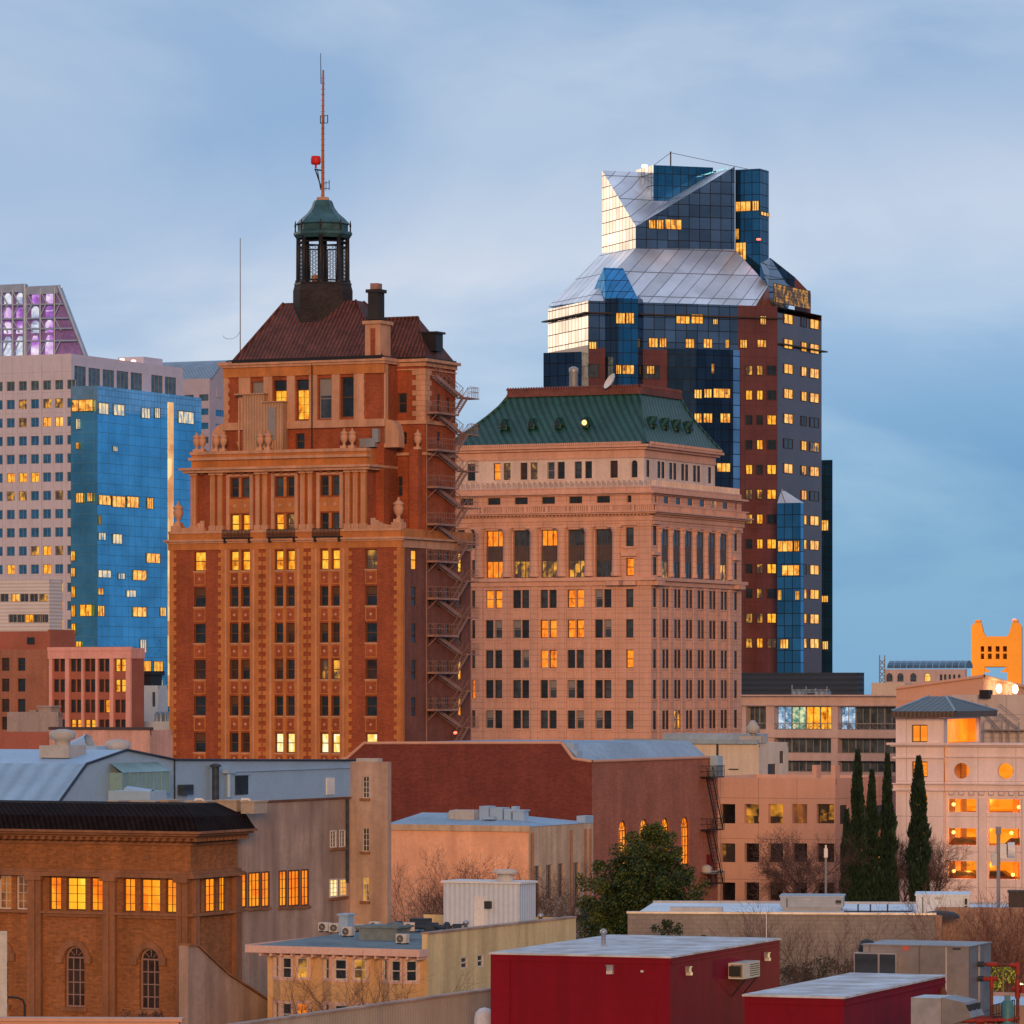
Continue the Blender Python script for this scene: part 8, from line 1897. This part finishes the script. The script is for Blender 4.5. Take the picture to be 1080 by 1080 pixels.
def build_trees():
    H = lambda py, D: CZ + (HY - py) * D / F
    # evergreen
    rn = random.Random(3); D = 300; h = H(877, D); px = D / F; tk, cr = MB(), MB(); c0 = 678
    tk.tube((0, 0, 0), (.1, 0, h * .45), .3, .2, 8)
    for k in range(9): a = k * .7; tk.tube((.1, 0, h * (.25 + .03 * k)), (math.cos(a) * 2.6, math.sin(a) * 2.2, h * (.48 + .045 * k)), .13, .04, 5)
    prof = [(876, 690, 6), (890, 688, 22), (905, 684, 38), (922, 682, 52), (940, 681, 62), (957, 680, 66), (975, 676, 64), (992, 672, 56), (1008, 670, 44)]
    for py, cx, hw in prof:
        R_ = hw * px; z = H(py, D); n = max(4, int(hw / 2.6))
        for k in range(n):
            a = k * 6.283 / n + rn.uniform(-.3, .3); rr = R_ * (rn.uniform(.72, 1.05) if k % 3 else rn.uniform(.2, .7)); cc = ((cx - c0) * px + rr * math.cos(a), rr * math.sin(a) * .85, z + rn.uniform(-.6, .6))
            leaf_cloud(cr, cc, rn.uniform(.5, .95), 290, .165, rn)
            if rn.random() < .4: leaf_cloud(cr, (cc[0] * 1.1, cc[1] * 1.1, cc[2] + .5), .35, 60, .15, rn)
    for py, cx, hw in prof[2:]:                  # the dense inside of the crown
        for k in range(5):
            a = k * 1.26 + py; rr = hw * px * .42; leaf_cloud(cr, ((cx - c0) * px + rr * math.cos(a), rr * math.sin(a), H(py + 8, D)), hw * px * .55, 240, .34, rn, 1)
    plant_tree((tk.mesh('trunk', MATS['bark_dark']), cr.mesh('crown', [MATS['leaf_dark'], MATS['leaf_mid'], MATS['leaf_light']])), c0, D, 'round bushy evergreen tree in front of the maroon brick hall', 'tree', 'evergreen_tree', None)
    # cypresses
    D = 398
    for i, (cx, top, wd, lab) in enumerate(((904.6, 794, 15, 'tallest dark cypress, left of the tight trio by the parking garage'), (919.6, 815, 14.5, 'shorter dark cypress in the middle of the tight trio by the garage'), (936, 798, 16, 'dark cypress at the right of the tight trio, in front of the garage corner'), (968.9, 801, 21, 'lone broad dark cypress standing before the garage corner tower'), (893, 857, 10, 'smallest dark cypress, low on the left side of the trio'))):
        rn = random.Random(20 + i); h = H(top, D); rw = wd * D / F / 2; tk, cr = MB(), MB(); tk.tube((0, 0, 0), (0, 0, h * .9), .16, .03, 6)
        n = int(6800 * (h / 16) * (.8 + wd / 60)) 
        for _ in range(n):
            t = rn.random() ** .85; pr = min(1.0, (1 - t) ** .8 * 1.75) * (.82 + .18 * math.sin(t * 23 + i * 2 + 3 * math.cos(t * 9))); a = rn.uniform(0, 6.283); r = rw * 1.3 * pr * math.sqrt(rn.uniform(.25, 1.0)) * (1 + .13 * math.sin(a * 3 + t * 14))
            p = Vector((r * math.cos(a), r * math.sin(a), h * (.05 + .95 * t))); ou = Vector((math.cos(a) * .45, math.sin(a) * .45, 1)).normalized(); s = rn.uniform(.25, .5); b = ou.cross(Vector((rn.gauss(0, 1), rn.gauss(0, 1), .2))).normalized()
            cr.face([p - b * .08, p + b * .08, p + ou * s + b * .02, p + ou * s - b * .02], 0 if rn.random() < .72 else 1)
        plant_tree((tk.mesh('trunk', MATS['bark_dark']), cr.mesh('crown', [MATS['cypress_green'], MATS['cypress_pale']])), cx, D, lab, 'tree', 'cypress_tree', 'cypress trees by the garage')
    # bare trees
    A = bare_tree(H(868, 392), .95, 5, 4, .30, 1.1); plant_tree(A, 848, 392, 'wide spreading bare tree in front of the pink punched window office')
    B = bare_tree(H(872, 396), .8, 9, 4, .3, 1.1); plant_tree(B, 984, 404, 'bare tree tangled round the lone cypress, before the garage')
    plant_tree(B, 951, 402, 'bare tree between the cypress trio and the lone cypress', rz=2.0, s=.98)
    C = bare_tree(H(948, 196), .55, 12, 3, .45, .8, 'twig', 5, .2); plant_tree(C, 806, 196, 'slender bare tree against the grey block wall, right of the red workshop')
    E = bare_tree(H(938, 193), .6, 15, 3, .45, .8, 'twig', 5, .25); plant_tree(E, 860, 193, 'bare tree against the grey block wall, directly behind the red shed')
    plant_tree(C, 893, 199, 'small bare tree left of the big air handler', rz=1.9, s=.93)
    G = bare_tree(H(926, 200), .6, 18, 4, .45, .8, 'twig_red', 5, .35); plant_tree(G, 1040, 200, 'reddish bare tree above the air handler, before the tan wall')
    plant_tree(G, 1074, 203, 'reddish bare tree cut by the right edge of the photo', rz=2.4, s=.97)
    K = bare_tree(H(888, 318), .9, 21, 4, .28, .8, 'twig', 5, .4); plant_tree(K, 497, 318, 'fine bare tree against the peach stucco hall')
    plant_tree(K, 448, 322, 'fainter bare tree at the left of the peach stucco wall', rz=1.3, s=.9)
    plant_tree(K, 585, 312, 'bare tree in front of the side windows of the peach hall', rz=3.1, s=.94)
    Lw = bare_tree(H(1003, 232), .75, 27, 3, .34, .6, 'twig', 4, .1); plant_tree(Lw, 322, 232, 'thin bare tree before the first bay window of the yellow flats')
    plant_tree(Lw, 366, 231, 'thin bare tree before the wall between first and second bay window', rz=2.2, s=1.03)
    plant_tree(Lw, 398, 233, 'thin bare tree before the second bay window of the yellow flats', rz=4.0, s=1.02); plant_tree(Lw, 438, 230, 'thin bare tree before the third bay window of the yellow flats', rz=5.3, s=.99)
    # shrubs along the block wall
    def shrub(px, py, D, wpx, hpx, label, seed, mats, name='shrub'):
        rn = random.Random(seed); z = H(py, D); s = D / F; m = MB(); st = MB(); st.tube((0, 0, 0), (0, 0, z - hpx * s * .3), .06, .03, 5)
        for k in range(max(4, int(wpx / 4))): leaf_cloud(m, (rn.uniform(-.5, .5) * wpx * s, rn.uniform(-.3, .3), z - hpx * s * (.25 + .65 * rn.random())), hpx * s * .3, 60, .13, rn, len(mats), .9)
        o = empty(name, ((px - 540) * s, D, 0), 0, label, 'shrub', 'shrubs behind the near roofs'); inst(st.mesh('stem', MATS['bark_dark']), 'stem', o); inst(m.mesh('foliage', [MATS[q] for q in mats]), 'foliage', o)
    shrub(838, 1012, 203, 40, 26, 'low dark shrub at the foot of the grey block wall, behind the red shed', 31, ['ivy', 'leaf_dark']); shrub(884, 1006, 204, 46, 30, 'larger dark green shrub at the foot of the block wall, left of the air handler', 32, ['ivy', 'leaf_mid'])
    shrub(706, 968, 209, 34, 18, 'dark ivy clump growing over the left part of the grey block wall', 33, ['ivy', 'leaf_dark']); shrub(735, 985, 209, 22, 14, 'small ivy clump low on the block wall, behind the red workshop roof', 34, ['ivy'])
    shrub(150, 1060, 245, 40, 20, 'twiggy brown shrub below the arched windows, bottom left', 35, ['twig', 'bark_dark']); shrub(1058, 1012, 196, 34, 34, 'yellow lit shrub behind the red water pipes', 36, ['leaf_light', 'leaf_mid'])
    q = MB(); x = (1056 - 540) * 193 / F; q.lathe(0, 0, [(.06, 0), (.06, 9.2), (.16, 9.25), (.16, 9.45), (.05, 9.5)], 8); o = tag(q.build('garden_lamp', lamp_mat('lamp_garden', (1, .8, .3), 1.5), None, (x + .9, 194, 0)), 'small lit lamp beside the yellow shrub behind the pipes', 'lamp')
    ld = bpy.data.lights.new('garden_light', 'POINT'); ld.energy = 700; ld.color = (1, .72, .16); ld.shadow_soft_size = .2; l = bpy.data.objects.new('garden_light', ld); COL.objects.link(l); l.parent = o; l.location = (-.8, -.9, 9.5)
build_trees()
